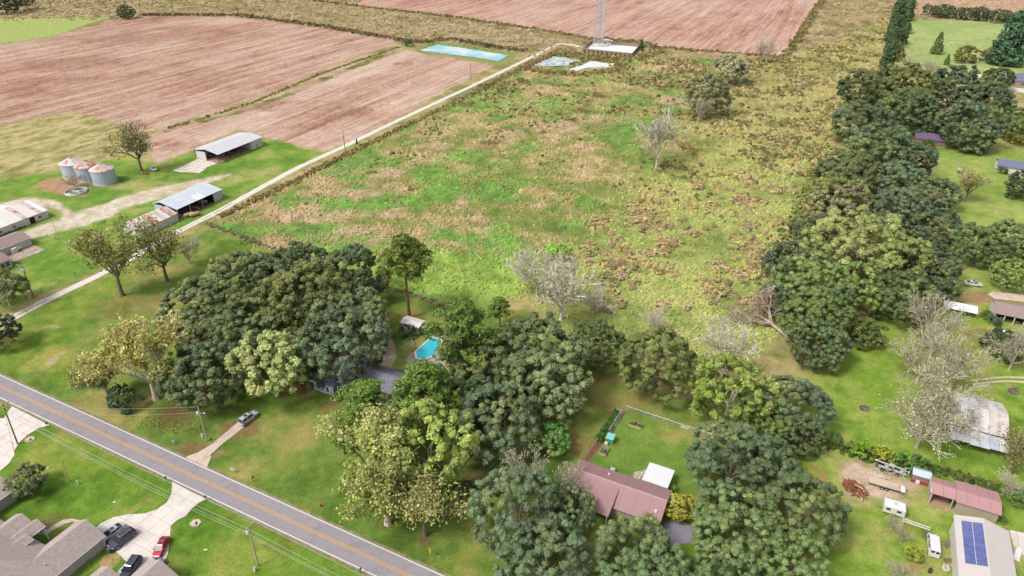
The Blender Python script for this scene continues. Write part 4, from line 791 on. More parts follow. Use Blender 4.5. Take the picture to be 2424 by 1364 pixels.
tree('bare', (2095, 1215, 2140, 1255), C(170, 150, 130), 'small bare fruit tree left of the white camper', var=0); tree('bare', (2100, 1325, 2170, 1380), C(180, 160, 130), 'pale bare shrub at the bottom right edge', var=1)
tree('bare', (2115, 1240, 2165, 1285), C(120, 110, 80), 'brown fruit tree under the white timber frame', var=2)
for bb, tc_, lb in [((942, 762, 985, 808), C(78, 88, 74), 'dark bush left of the white pool shed'), ((965, 755, 992, 795), C(74, 92, 66), 'middle bush in front of the white pool shed'), ((988, 760, 1014, 798), C(86, 108, 78), 'green bush right of the white pool shed')]: tree('shrub', bb, tc_, lb)
tree('bare', (955, 798, 990, 832), C(160, 146, 130), 'small bare bush beside the pool', var=1)
tree('shrub', (2180, 330, 2215, 356), C(84, 100, 66), 'dark bush in front of the purple roof'); tree('shrub', (2360, 393, 2385, 412), C(78, 96, 60), 'dark bush against the white bungalow wall')
# ================================================================ BRUSH AND TUSSOCKS
def grid_rc(x, y):
    f = -x*math.sin(YAW)+y*math.cos(YAW); l = x*math.cos(YAW)+y*math.sin(YAW)
    r = np.log(np.maximum(f, 53)/52)/math.log(1150/52)*(NR-1); c = (l/(0.93*(0.862*f+56))+1)/2*(NC-1)
    return np.clip(r, 0, NR-1).astype(int), np.clip(c, 0, NC-1).astype(int)
TUFT = attr_mat('rough_grass', 'tint', 0.3, 1.5)
def tufts(name, P, rad, hgt, colr_, label, n=5, seed=0, kind='stuff', parent=None):
    """low uneven grass tufts, one small peaked clump each"""
    rg = np.random.default_rng(seed); k = len(P); a = np.arange(n)*2*math.pi/n+rg.uniform(0, 6.28, (k, 1))
    rr = rad[:, None]*rg.uniform(0.6, 1.25, (k, n))
    base = np.stack([P[:, 0:1]+rr*np.cos(a), P[:, 1:2]+rr*np.sin(a), np.repeat(P[:, 2:3]-0.12, n, 1)], -1)
    a2 = a+math.pi/n; r2 = rr*rg.uniform(0.35, 0.75, (k, n))
    mid = np.stack([P[:, 0:1]+r2*np.cos(a2), P[:, 1:2]+r2*np.sin(a2), P[:, 2:3]+hgt[:, None]*rg.uniform(0.55, 1.1, (k, n))], -1)
    V = np.concatenate([base, mid], 1).reshape(-1, 3); o = np.arange(k)[:, None]*2*n
    F_ = []
    for i in range(n):
        j = (i+1) % n; F_.append(np.concatenate([o+i, o+j, o+n+i], 1)); F_.append(np.concatenate([o+j, o+n+j, o+n+i], 1))
    F_ = np.concatenate(F_).tolist()+(np.arange(n)[None, :]+n+o).tolist()
    me = bpy.data.meshes.new(name); me.from_pydata(V.tolist(), [], F_); me.update()
    cc = np.repeat(colr_, 2*n, 0); at = me.attributes.new('tint', 'FLOAT_COLOR', 'POINT'); at.data.foreach_set('color', np.hstack([cc, np.ones((len(cc), 1))]).astype(np.float32).ravel())
    me.materials.append(TUFT); o_ = link_mesh(name, me, parent); tag(o_, label, kind=kind); return o_
rg = np.random.default_rng(5)
def scatter(prob, n):
    p = prob.ravel()/prob.sum(); i = rg.choice(len(p), n, p=p); r, c = np.divmod(i, NC)
    r = np.clip(r+rg.uniform(-.5, .5, n), 0, NR-1.01); c = np.clip(c+rg.uniform(-.5, .5, n), 0, NC-1.01)
    f = np.exp(math.log(52)+r/(NR-1)*math.log(1150/52)); l = (c/(NC-1)*2-1)*0.93*(0.862*f+56)
    x = l*math.cos(YAW)-f*math.sin(YAW); y = l*math.sin(YAW)+f*math.cos(YAW); ri, ci = grid_rc(x, y)
    return np.stack([x, y, Z[ri, ci]], 1), colr[ri, ci], ri, ci
inw = (gg > 70) & (gg < 950) & (np.abs(uu) < 0.9)
pond_m = np.maximum.reduce([mask([(990, 122), (1033, 103), (1210, 131), (1184, 149), (1049, 131)], 1, 0), mask([(1252, 158), (1313, 130), (1380, 142), (1316, 162)], 1, 0), mask([(1345, 168), (1400, 141), (1458, 152), (1364, 172)], 1, 0), mask([(1374, 122), (1402, 97), (1518, 105), (1496, 134)], 1, 0)])
P_, c_, ri, ci = scatter(mp_*inw*(1-pond_m)*(0.25+sstep(0.4, 0.6, n_mid))*(1-0.6*gp*(1-lr)), 30000)
ds = gg[ri, ci]; sz = rg.uniform(0.3, 0.75, len(P_))*(0.75+ds/500); lrp = lr[ri, ci][:, None]
cg_ = c_*rg.uniform(0.85, 1.4, (len(P_), 1)); alt = np.array([C(200, 180, 120), C(164, 146, 92), C(176, 190, 98), C(206, 190, 140), C(150, 176, 84)])[rg.integers(0, 5, len(P_))]
mixw = rg.uniform(0.0, 0.4, (len(P_), 1)); cg_ = cg_*(1-mixw)+alt*mixw
tufts('pasture_tussocks', P_, sz, sz*rg.uniform(0.35, 0.8, len(P_)), cg_, 'low tufts of dry and green grass covering the pasture', 5, 1)
P_, c_, ri, ci = scatter(fb*inw*(1-pond_m)*(1-mA)*(1-mB)*(1-mC)*(1-np.clip(l5, 0, 1))*(0.2+sstep(0.42, 0.6, n_mid)), 9000)
ds = gg[ri, ci]; sz = rg.uniform(0.5, 1.2, len(P_))*(0.6+ds/600)
tufts('far_tussocks', P_, sz, sz*0.55, c_*rg.uniform(0.65, 1.2, (len(P_), 1)), 'rough brown grass tufts in the far fields', 5, 2)
# brown weedy strips along ditches, field edges and the lane fence
def strip_pts(pts, w, n):
    W = [Vector(p) for p in WP(pts)]; L_ = np.array([(b_-a).length for a, b_ in zip(W[:-1], W[1:])]); cum = np.concatenate([[0], np.cumsum(L_)])
    t = rg.uniform(0, cum[-1], n); out = []
    for q in t:
        i = min(np.searchsorted(cum, q)-1, len(W)-2) if q > 0 else 0; d = (W[i+1]-W[i]).normalized(); p = W[i].lerp(W[i+1], (q-cum[i])/L_[i])
        o = rg.normal(0, w/3); out.append((p.x-d.y*o, p.y+d.x*o, 0.0))
    return np.array(out)
def weeds(label, pts, w, n, cols, size=(0.4, 0.9), h=0.9, seed=0):
    P = strip_pts(pts, w, n); s_ = rg.uniform(*size, n); cc = np.array([C(*c) for c in cols])[rg.integers(0, len(cols), n)]*rg.uniform(0.7, 1.2, (n, 1))
    tufts('hedge_weeds', P, s_, s_*h*rg.uniform(0.6, 1.3, n), cc, label, 5, seed)
BR = [(146, 120, 84), (172, 146, 98), (120, 100, 72), (160, 144, 92), (126, 120, 70)]
weeds('brown brush line between the lane and the pasture', [(520, 516), (640, 458), (830, 362), (1000, 280), (1120, 222), (1200, 180), (1325, 116)], 3.2, 2200, BR, (0.4, 1.0), 1.0, 11)
weeds('weedy ditch between the two ploughed fields', [(395, 306), (600, 243), (760, 175), (945, 111)], 2.2, 380, [(120, 112, 62), (150, 140, 78), (104, 122, 52), (140, 150, 70), (150, 120, 84)], (0.5, 1.1), 0.8, 12)
weeds('dark brush along the back of the big ploughed field', [(330, 36), (560, 36), (760, 62), (950, 96), (1010, 100), (1060, 92), (1240, 122)], 7, 1300, [(112, 96, 70), (140, 112, 84), (96, 92, 60)], (0.9, 1.9), 0.9, 13)
weeds('dark brush line in front of the far ploughed field', [(700, -4), (840, 14), (1100, 44), (1330, 80), (1500, 108), (1850, 136), (1870, 122), (1950, -6)], 6, 1500, [(112, 100, 70), (138, 124, 74), (100, 108, 60), (150, 130, 80)], (0.8, 1.8), 0.9, 14)
weeds('brown reeds around the ponds by the tower', [(1240, 160), (1310, 128), (1390, 138), (1460, 150), (1470, 165), (1380, 178), (1300, 172), (1240, 165)], 7, 900, [(130, 104, 70), (150, 124, 80), (110, 92, 64), (150, 140, 84)], (0.6, 1.4), 0.9, 15)
weeds('scrub around the tower compound', [(1330, 125), (1378, 130), (1500, 142), (1560, 122), (1530, 104), (1420, 92)], 9, 800, [(150, 130, 80), (120, 112, 66), (170, 150, 92), (104, 104, 62)], (0.7, 1.6), 0.9, 16)
weeds('brown brush along the wire fence behind the grove', [(488, 530), (560, 556), (640, 586), (780, 632), (900, 676), (1000, 706), (1056, 726)], 1.6, 520, [(130, 108, 78), (160, 136, 100), (112, 116, 60)], (0.25, 0.6), 1.0, 17)
weeds('weedy bank below the pecan trunk by the road', [(340, 992), (400, 1004), (470, 1022)], 4, 420, [(136, 130, 76), (140, 140, 70), (112, 124, 56), (150, 136, 84)], (0.12, 0.3), 0.5, 18)
weeds('dark hedge bottom along the far side of the trailers', [(1945, 1050), (2000, 1062), (2110, 1105), (2200, 1112), (2270, 1128), (2365, 1158)], 2.2, 420, [(92, 110, 54), (110, 120, 60), (80, 96, 52)], (0.3, 0.7), 1.3, 19)
weeds('green weeds along the wall of the long white barn', [(-10, 562), (20, 552), (60, 535)], 1.4, 120, [(92, 128, 48), (110, 140, 56)], (0.3, 0.6), 1.0, 20)
weeds('leafy vines on the garden hedge', [(1460, 980), (1440, 1012), (1418, 1046)], 1.2, 240, [(84, 122, 52), (100, 140, 60), (70, 104, 48)], (0.25, 0.5), 2.6, 21)
weeds('dark mown edge weeds along the hedgerow foot', [(1830, 700), (1800, 640), (1880, 520), (1960, 340)], 5, 700, [(110, 120, 60), (150, 150, 80), (90, 100, 56)], (0.4, 0.9), 0.8, 22)
# golden brush clumps, the ones showing largest are things of their own
CL = []
for s in range(5):
    me = dome_crown('brush_clump', 200+s, RR=1.25, V=0.8, zc=0.62, nmain=11, nsub=8, nleaf=7, size=0.20, m=DRYLEAF, warmth=0.35, zmin=-0.3, lobe=(.28, .5), sub=(.15, .26)); CL.append(me)
bc = [(190, 164, 98), (204, 178, 112), (174, 146, 92), (200, 178, 96), (198, 170, 128), (166, 156, 92)]
ZONE = WP([(1375, 560), (1400, 505), (1480, 478), (1640, 440), (1880, 440), (1890, 490), (1815, 580), (1812, 700), (1800, 780), (1700, 850), (1520, 770), (1420, 740), (1390, 700)])
zx = [p[0] for p in ZONE]; zy = [p[1] for p in ZONE]; cand = np.stack([rg.uniform(min(zx), max(zx), 9000), rg.uniform(min(zy), max(zy), 9000)], 1)
cand = cand[sdist(cand[:, 0], cand[:, 1], ZONE) > 0]; q = fbm(cand[:, 0], cand[:, 1], 11, 61, 3)
for (x, y, rad, k) in [(1430, 600, 9, .20), (1440, 690, 9, .16), (1570, 640, 9, .12), (1690, 650, 10, .14), (1425, 530, 6, .16), (1640, 520, 7, .1), (1720, 705, 7, .1), (1500, 575, 6, .08)]:
    X0, Y0 = G(x, y); q = q+k*np.exp(-((cand[:, 0]-X0)**2+(cand[:, 1]-Y0)**2)/rad**2)
cand = cand[q+rg.uniform(-.08, .08, len(q)) > 0.60]; keep = []
for c in cand:
    if len(keep) >= 300: break
    if all((c[0]-k_[0])**2+(c[1]-k_[1])**2 > 1.9 for k_ in keep): keep.append(c)
for k_, c in enumerate(keep):
    ri_, ci_ = grid_rc(np.array([c[0]]), np.array([c[1]]))
    o = link_mesh('brush_clump', CL[k_ % 5]); o.location = (c[0], c[1], float(Z[ri_, ci_][0])-0.1); s_ = rg.uniform(0.6, 1.35); o.scale = (s_*rg.uniform(.85, 1.3), s_*rg.uniform(.85, 1.3), s_*rg.uniform(.7, 1.1)); o.rotation_euler = (0, 0, rg.uniform(0, 6.28))
    cb = np.array(C(*bc[rg.integers(0, 6)])); cb = cb*0.8+cb.mean()*0.2; o.color = (*[float(v)*1.95*rg.uniform(.92, 1.08) for v in cb], 1)
    tag(o, 'golden brown brush clump in the nearer right half of the pasture', 'brush clump', 'golden brush clumps in the pasture')
dens = mp_*inw*np.clip(lr*1.3-0.1, 0, 1)*(0.03+sstep(0.50, 0.62, fbm(X, Y, 12, 61, 3)))*(1-sstep(330, 620, gg))*sstep(205, 235, gg)
P_, c_, ri, ci = scatter(dens, 700); order = np.arange(len(P_))
bc2_ = [(180, 160, 108), (192, 174, 122), (164, 144, 98), (186, 170, 108), (188, 168, 134), (160, 152, 98)]; rest = order; Pr = P_[rest]; n_ = len(Pr); sz = rg.uniform(0.7, 1.7, n_)
tufts('far_brush', Pr, sz, sz*0.8, np.array([C(*c) for c in bc2_])[rg.integers(0, 6, n_)]*rg.uniform(0.8, 1.2, (n_, 1)), 'golden brush clumps further back in the pasture', 7, 31)
P_, c_, ri, ci = scatter(mp_*inw*sstep(230, 330, gg)*(1-sstep(800, 900, gg))*(0.05+sstep(0.46, 0.6, fbm(X, Y, 16, 63, 3)))*np.clip(lr*1.2+sstep(330, 430, gg), 0, 1)*(1-pond_m), 4200)
n_ = len(P_); sz = rg.uniform(0.6, 1.6, n_)*(0.7+gg[ri, ci]/900); bc2 = [(164, 150, 104), (150, 134, 92), (140, 138, 84), (176, 162, 114), (130, 122, 76), (150, 148, 86), (120, 108, 72), (112, 114, 66), (140, 114, 84)]
tufts('far_brush', P_, sz, sz*0.75, np.array([C(*c) for c in bc2])[rg.integers(0, 9, n_)]*rg.uniform(0.7, 1.15, (n_, 1)), 'brown scrub bumps in the upper pasture', 6, 32)
# fallen dead tree
sg, en = skeleton(300, 6.0, 0.5, 4.0, 4, (2, 3), 0.75, 0.0, 0.72)
ft = thing('fallen_tree', 'fallen dead tree with a bleached trunk and pinkish dry branches', 'dead tree', (*G(1862, 800), 0.6), 0)
dead = mat('dead_wood', C(222, 198, 184), 0.95, 0.2, 1.5); o = link_mesh('trunk', tubes('fallen_trunk', sg, dead, 0, 9, 0.05), ft)
d_ = Vector((*G(1778, 752), 3.0))-Vector((*G(1862, 800), 0.6)); o.rotation_euler = d_.to_track_quat('Z', 'Y').to_euler(); o.scale = (1.15,)*3
o = link_mesh('twigs', tuft_crown('dead_twigs', en, 301, 2, 1.0, 0.22, DRYLEAF, 0.1, 0.35), ft); o.rotation_euler = d_.to_track_quat('Z', 'Y').to_euler(); o.scale = (1.15,)*3; o.color = (*C(176, 150, 136), 1)
# ================================================================ BUILDINGS
shingle = mat('grey_shingles', C(198, 182, 176), 0.95, 0.12, 3.0, C(180, 164, 160), 0.55, bump=0.02, detail=8); shingle_d = mat('dark_shingles', C(140, 136, 150), 0.9, 0.12, 2.5, C(122, 118, 132), 0.52, bump=0.02)
shingle_b = mat('brown_shingles', C(168, 146, 142), 0.95, 0.1, 2.0); slate = mat('blue_slate', C(122, 126, 152), 0.85, 0.08, 1.5); purple = mat('purple_roof', C(122, 100, 132), 0.85, 0.12, 1.0)
mauve = mat('mauve_metal', C(180, 142, 142), 0.45, 0.05, 0.3, stripes=('X', 0.45, 0.03)); mauve_d = mat('mauve_ridge', C(198, 160, 160), 0.45, 0.05, 1)
rose = mat('rose_metal', C(196, 152, 152), 0.5, 0.06, 0.3, stripes=('X', 0.45, 0.03))
galv = mat('galvanised', C(222, 228, 236), 0.45, 0.05, 0.3, stripes=('Y', 0.4, 0.03), metal=0.0); galv2 = mat('galvanised_worn', C(208, 216, 228), 0.5, 0.08, 0.5, stripes=('Y', 0.4, 0.03)); galv_w = mat('new_sheet', C(246, 248, 250), 0.4, 0.03, 0.5)
rusty = mat('rusty_sheet', C(226, 212, 204), 0.7, 0.1, 0.8, C(190, 104, 76), 0.56); rust2 = mat('red_rust_sheet', C(200, 124, 96), 0.8, 0.15, 1.2, C(226, 204, 190), 0.52); oldwhite = mat('old_white_sheet', C(242, 236, 228), 0.7, 0.08, 0.9, C(200, 184, 170), 0.66)
wall_w = mat('white_wall', C(240, 234, 228), 0.8, 0.06, 0.8); wall_t = mat('tan_wall', C(196, 182, 160), 0.85, 0.1, 0.8); wall_g = mat('grey_siding', C(208, 204, 200), 0.85, 0.05, 1.0); wall_b = mat('blue_siding', C(150, 168, 198), 0.8, 0.06, 1.0, stripes=('Z', 0.16, 0.02)); brick = mat('brick_wall', C(190, 158, 144), 0.9, 0.15, 2.0)
metal_wall = mat('metal_wall', C(206, 216, 230), 0.5, 0.06, 0.6, stripes=('Y', 0.35, 0.02)); wall_d = mat('weathered_wood', C(150, 132, 114), 0.9, 0.2, 1.0); wall_r = mat('red_wall', C(178, 72, 66), 0.85, 0.1, 1.0)
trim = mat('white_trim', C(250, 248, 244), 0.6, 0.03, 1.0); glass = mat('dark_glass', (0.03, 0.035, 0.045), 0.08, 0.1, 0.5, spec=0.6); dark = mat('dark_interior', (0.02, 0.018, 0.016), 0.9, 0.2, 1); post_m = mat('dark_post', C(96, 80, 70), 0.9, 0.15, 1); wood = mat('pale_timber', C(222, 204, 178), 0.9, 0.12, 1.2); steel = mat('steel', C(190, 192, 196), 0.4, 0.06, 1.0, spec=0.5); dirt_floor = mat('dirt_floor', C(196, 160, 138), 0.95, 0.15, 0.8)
def lp(t, x, y, z): return (x-t.location.x, y-t.location.y, z)
def ripple(pts3, name, m, parent, t=0.06): return MB().slab(pts3, t).build(name, m, parent)
def gable(t, x0, x1, y0, y1, ez, rz, axis, roof, wall=None, oh=0.4, ridge=None, sheet=None, sheets=None, wall_sides='nsew', seed=1, th=0.10, capm=None):
    """gabled building in world axes: walls with gable ends, two roof slopes laid in sheets or whole, ridge cap. axis = ridge direction"""
    rn = random.Random(seed)
    if axis == 'Y': a0, a1, b0, b1 = y0, y1, x0, x1
    else: a0, a1, b0, b1 = x0, x1, y0, y1
    rb = (b0+b1)/2 if ridge is None else ridge
    P = (lambda a, b, z: lp(t, b, a, z)) if axis == 'Y' else (lambda a, b, z: lp(t, a, b, z))
    if wall is not None:
        w = 0.14; mb = MB(); ins = oh
        ia0, ia1, ib0, ib1 = a0+ins, a1-ins, b0+ins, b1-ins
        def zz(b): return (ez+(rz-ez)*(b-b0)/(rb-b0) if b < rb else ez+(rz-ez)*(b1-b)/(b1-rb))-th-0.03
        sides = {'lo': 'w' if axis == 'Y' else 's', 'hi': 'e' if axis == 'Y' else 'n', 'a0': 's' if axis == 'Y' else 'w', 'a1': 'n' if axis == 'Y' else 'e'}
        for s, bb in (('lo', ib0), ('hi', ib1-w)):
            if sides[s] in wall_sides:
                z = min(zz(bb), zz(bb+w)); mb.hexa([P(ia0, bb, -0.1), P(ia1, bb, -0.1), P(ia1, bb+w, -0.1), P(ia0, bb+w, -0.1)], [P(ia0, bb, z), P(ia1, bb, z), P(ia1, bb+w, z), P(ia0, bb+w, z)])
        for s, aa in (('a0', ia0), ('a1', ia1-w)):
            if sides[s] in wall_sides:
                pr = [(ib0+w+0.002, -0.1), (ib1-w-0.002, -0.1), (ib1-w-0.002, zz(ib1)), (rb, rz-th-0.03), (ib0+w+0.002, zz(ib0))]
                vs = [P(aa, b, z) for b, z in pr]+[P(aa+w, b, z) for b, z in pr]; n = 5
                mb.add(vs, [tuple(range(n)), tuple(range(n, 2*n))[::-1]]+[(i, n+i, n+(i+1) % n, (i+1) % n) for i in range(n)])
        mb.build('wall', wall, t)
    for bb, dz in ((b0, 0), (b1, 0)):
        if sheet:
            k = max(1, round((a1-a0)/sheet)); st = (a1-a0)/k
            for i in range(k):
                u0, u1 = a0+i*st+0.015, a0+(i+1)*st-0.015; lift = rn.uniform(0, 0.02)
                m = rn.choice(sheets) if sheets else roof
                q = [P(u0, bb, ez+lift), P(u1, bb, ez+lift), P(u1, rb, rz+lift), P(u0, rb, rz+lift)]
                MB().slab(q, th).build('roof_sheet', m, t)
        else:
            MB().slab([P(a0, bb, ez), P(a1, bb, ez), P(a1, rb, rz), P(a0, rb, rz)], th).build('roof_slope', roof, t)
    if capm: MB().hexa([P(a0, rb-0.25, rz-0.02), P(a1, rb-0.25, rz-0.02), P(a1, rb+0.25, rz-0.02), P(a0, rb+0.25, rz-0.02)], [P(a0, rb-0.08, rz+0.07), P(a1, rb-0.08, rz+0.07), P(a1, rb+0.08, rz+0.07), P(a0, rb+0.08, rz+0.07)]).build('ridge_cap', capm, t)
def window(t, x, y, z, w, h, face, fm_=None, shut=None):
    """window standing proud of a wall; face = outward direction n/s/e/w"""
    f = {'n': (0, 1), 's': (0, -1), 'e': (1, 0), 'w': (-1, 0)}[face]; o = Vector(lp(t, x, y, z))
    along = (1, 0) if f[0] == 0 else (0, 1)
    def bx(ou, oz, dw, dh, dd, pr): 
        c = (o.x+along[0]*ou+f[0]*pr, o.y+along[1]*ou+f[1]*pr, o.z+oz); d = (dw if along[0] else dd, dw if along[1] else dd, dh); return MB().box(c, d)
    p = bx(0, 0, w, h, 0.06, 0.03).build('window', glass, t)
    mb = MB()
    for ou, oz, dw, dh in ((-w/2, 0, 0.08, h+0.08), (w/2, 0, 0.08, h+0.08), (0, h/2, w-0.085, 0.08), (0, -h/2, w-0.085, 0.08), (0, 0, w-0.085, 0.05)):
        b_ = bx(ou, oz, dw, dh, 0.07, 0.06); mb.add(b_.v, b_.f)
    mb.build('frame', fm_ or trim, p)
    if shut:
        for s in (-1, 1): bx(s*(w/2+0.28), 0, 0.42, h+0.1, 0.06, 0.05).build('shutter', shut, p)
def ctr(x0, x1, y0, y1): return ((x0+x1)/2, (y0+y1)/2, 0)
# --- near left house with garage wing
t = thing('house', 'grey shingled house with gables at the bottom left, dark cars beside its garage', 'house', (-120, 33, 0))
def RP(name, pts, m=shingle, th=0.12): return MB().slab([lp(t, *p) for p in pts], th).build(name, m, t)
RP('roof_slope', [(-107, 44.2, 2.8), (-111, 44.2, 5.3), (-111, 33.9, 5.3), (-116, 28.9, 8.4), (-116, 14, 8.4), (-107, 14, 2.8)])
RP('roof_slope', [(-111, 44.2, 5.3), (-115, 44.2, 2.8), (-115, 37.9, 2.8), (-111, 33.9, 5.3)])
RP('roof_slope', [(-115, 37.9, 2.8), (-136, 37.9, 2.8), (-136, 28.9, 8.4), (-116, 28.9, 8.4), (-111, 33.9, 5.3)])
RP('roof_slope', [(-116, 28.9, 8.4), (-136, 28.9, 8.4), (-136, 14, 2.0), (-116, 14, 2.0)])
for (rx, hw, zr, ze, yn, ys) in ((-123.4, 3.4, 5.2, 3.1, 39.8, 33.5), (-120.0, 1.7, 4.7, 3.6, 40.4, 34.6), (-117.9, 1.3, 5.1, 4.25, 37.3, 34.0)):
    g_name = 'gable_roof'
    RP(g_name, [(rx, yn, zr), (rx, ys, zr), (rx+hw, ys, ze), (rx+hw, yn, ze)][::-1]); RP(g_name, [(rx, yn, zr), (rx, ys, zr), (rx-hw, ys, ze), (rx-hw, yn, ze)])
    MB().hexa([lp(t, rx-hw+.2, yn-0.5, 2.4), lp(t, rx+hw-.2, yn-0.5, 2.4), lp(t, rx+hw-.2, yn-0.36, 2.4), lp(t, rx-hw+.2, yn-0.36, 2.4)], [lp(t, rx-0.02, yn-0.5, zr-.16), lp(t, rx+0.02, yn-0.5, zr-.16), lp(t, rx+0.02, yn-0.36, zr-.16), lp(t, rx-0.02, yn-0.36, zr-.16)]).build('gable_wall', trim, t)
    MB().box(lp(t, rx+hw+0.05, (yn+ys)/2+0.6, ze-0.08), (0.08, yn-ys-1.2, 0.16)).build('fascia', trim, t)
MB().box(lp(t, -117.9, 36.2, 3.8), (2.3, 1.6, 0.9)).build('dormer_wall', trim, t)
MB().box(lp(t, -107.35, 28.9, 1.33), (0.15, 29.6, 2.66)).build('wall', wall_g, t); MB().box(lp(t, -110.9, 43.72, 1.33), (6.9, 0.15, 2.66)).build('wall', wall_g, t); MB().box(lp(t, -114.65, 40.9, 1.33), (0.15, 5.6, 2.66)).build('wall', wall_g, t); MB().box(lp(t, -125, 37.5, 1.3), (20, 0.15, 2.6)).build('wall', wall_g, t)
MB().box(lp(t, -106.95, 29.1, 2.66), (0.1, 30.2, 0.2)).build('gutter', trim, t); MB().box(lp(t, -107.3, 43.78, 1.33), (0.2, 0.2, 2.6)).build('corner_trim', trim, t)
MB().box(lp(t, -107.2, 33, 0.12), (0.25, 21.4, 0.35)).build('foundation', brick, t)
for x in (-118.6, -121.4): MB().box(lp(t, x, 40.05, 1.5), (0.28, 0.28, 3.0)).build('porch_post', trim, t)
window(t, -107.27, 33.2, 1.6, 1.6, 1.4, 'e')
for i in range(8): MB().box(lp(t, -107.15, 37.4+i*0.42, 0.32), (0.1, 0.2, 0.16)).build('vent', dark, t)
MB().lathe([(0.0, 0.5), (0.1, 0.5), (0.1, 0), (0.0, 0)], 8, lp(t, -109.3, 34.6, 4.2)).build('roof_vent', trim, t)
# --- house at bottom, second garage
t = thing('house', 'grey hip roof cut by the bottom edge below the red car', 'house', (-93, 38, 0))
gable(t, -95.1, -87.1, 20, 44.1, 2.8, 5.2, 'Y', shingle, wall_g, 0.4)
gable(t, -101.6, -95.3, 20, 39.3, 2.8, 4.75, 'Y', shingle, wall_g, 0.4)
RP('gable_roof', [(-88.6, 42.4, 3.75), (-88.6, 40.4, 3.75), (-86.6, 40.4, 3.2), (-86.6, 42.4, 3.2)][::-1])
MB().box(lp(t, -87.05, 32, 2.7), (0.1, 24, 0.18)).build('gutter', trim, t)
# --- house at the left edge
t = thing('house', 'grey roofed house behind the tree at the left edge by the white drive', 'house', (-138, 38, 0))
gable(t, -142, -133.6, 30, 43.9, 2.8, 5.0, 'Y', shingle, wall_g, 0.4); MB().box(lp(t, -133.55, 37, 2.68), (0.1, 13.9, 0.2)).build('gutter', trim, t)
# --- blue house
t = thing('house', 'blue clapboard house with dark roof, brick chimney and white shutters', 'house', (-92, 104, 0))
gable(t, -101.5, -79.5, 100.4, 110.8, 2.75, 5.5, 'X', shingle_d, wall_b, 0.45, capm=shingle_d)
RP('roof_slope', [(-103.8, 98.0, 2.75), (-96.9, 98.0, 2.75), (-98.9, 103.0, 4.5), (-101.8, 103.0, 4.5)], shingle_d); RP('roof_slope', [(-96.9, 98.0, 2.75), (-96.9, 104.5, 2.75), (-98.9, 105.5, 4.5), (-98.9, 103.0, 4.5)], shingle_d); RP('roof_slope', [(-101.8, 103.0, 4.5), (-101.8, 105.5, 4.5), (-103.8, 104.5, 2.75), (-103.8, 98.0, 2.75)], shingle_d); RP('roof_slope', [(-98.9, 103.0, 4.5), (-98.9, 107.0, 4.5), (-101.8, 107.0, 4.5), (-101.8, 103.0, 4.5)], shingle_d)
MB().box(lp(t, -100.35, 98.45, 1.27), (6.1, 0.15, 2.75)).build('wall', wall_b, t); MB().box(lp(t, -97.35, 101.5, 1.27), (0.15, 6, 2.75)).build('wall', wall_b, t); MB().box(lp(t, -103.35, 101.5, 1.27), (0.15, 6, 2.75)).build('wall', wall_b, t)
for x in (-103.36, -97.34): MB().box(lp(t, x, 98.42, 1.27), (0.22, 0.22, 2.7)).build('corner_trim', trim, t)
MB().box(lp(t, -100.35, 97.95, 2.62), (7.1, 0.1, 0.16)).build('fascia', trim, t); MB().box(lp(t, -100.35, 98.36, 0.05), (6.2, 0.12, 0.25)).build('base_trim', trim, t)
for x in (-101.9, -98.9): window(t, x, 98.37, 1.45, 0.95, 1.6, 's', None, trim)
MB().box(lp(t, -93.6, 104.2, 4.0), (1.1, 0.9, 4.4)).build('chimney', brick, t); MB().box(lp(t, -93.6, 104.2, 6.25), (1.25, 1.05, 0.18)).build('chimney_cap', mat('chimney_cap', C(220, 200, 180), 0.9), t)
MB().box(lp(t, -96.3, 99.2, 1.3), (0.16, 0.16, 2.6)).build('porch_post', trim, t)
for x in (-90.5, -87.6, -85): MB().lathe([(0, .4), (.09, .4), (.09, 0), (0, 0)], 8, lp(t, x, 108.5, 3.9)).build('roof_vent', trim, t)
# --- mauve roofed house and patio cover
t = thing('house', 'long house under a mauve ribbed metal roof beside the garden', 'house', (-24, 97, 0))
gable(t, -34.2, -14.1, 92.5, 102.1, 2.9, 4.8, 'X', mauve, wall_t, 0.5, sheet=2.9, capm=mauve_d)
RP('porch_roof', [(-29.6, 96.2, 4.55), (-29.6, 90.0, 3.0), (-23.6, 90.0, 3.0), (-23.6, 96.2, 4.55)][::-1], mauve, 0.14)
for x in (-29.2, -24.0): MB().box(lp(t, x, 90.4, 1.45), (0.18, 0.18, 2.9)).build('porch_post', trim, t)
MB().box(lp(t, -15.6, 94.6, 3.85), (0.45, 0.45, 0.5)).build('roof_vent', trim, t); MB().box(lp(t, -26.8, 99.6, 4.1), (0.3, 0.3, 0.4)).build('roof_vent', trim, t)
t = thing('patio_cover', 'flat white patio cover behind the mauve roofed house', 'patio cover', (-18, 105, 0))
MB().slab([lp(t, -20.6, 102.3, 2.95), lp(t, -15.2, 102.3, 2.95), lp(t, -15.2, 108.1, 2.6), lp(t, -20.6, 108.1, 2.6)], 0.15).build('roof_panel', galv_w, t)
for x, y in ((-20.2, 107.7), (-15.6, 107.7), (-20.2, 103), (-15.6, 103)): MB().box(lp(t, x, y, 1.2), (0.14, 0.14, 2.4)).build('post', trim, t)
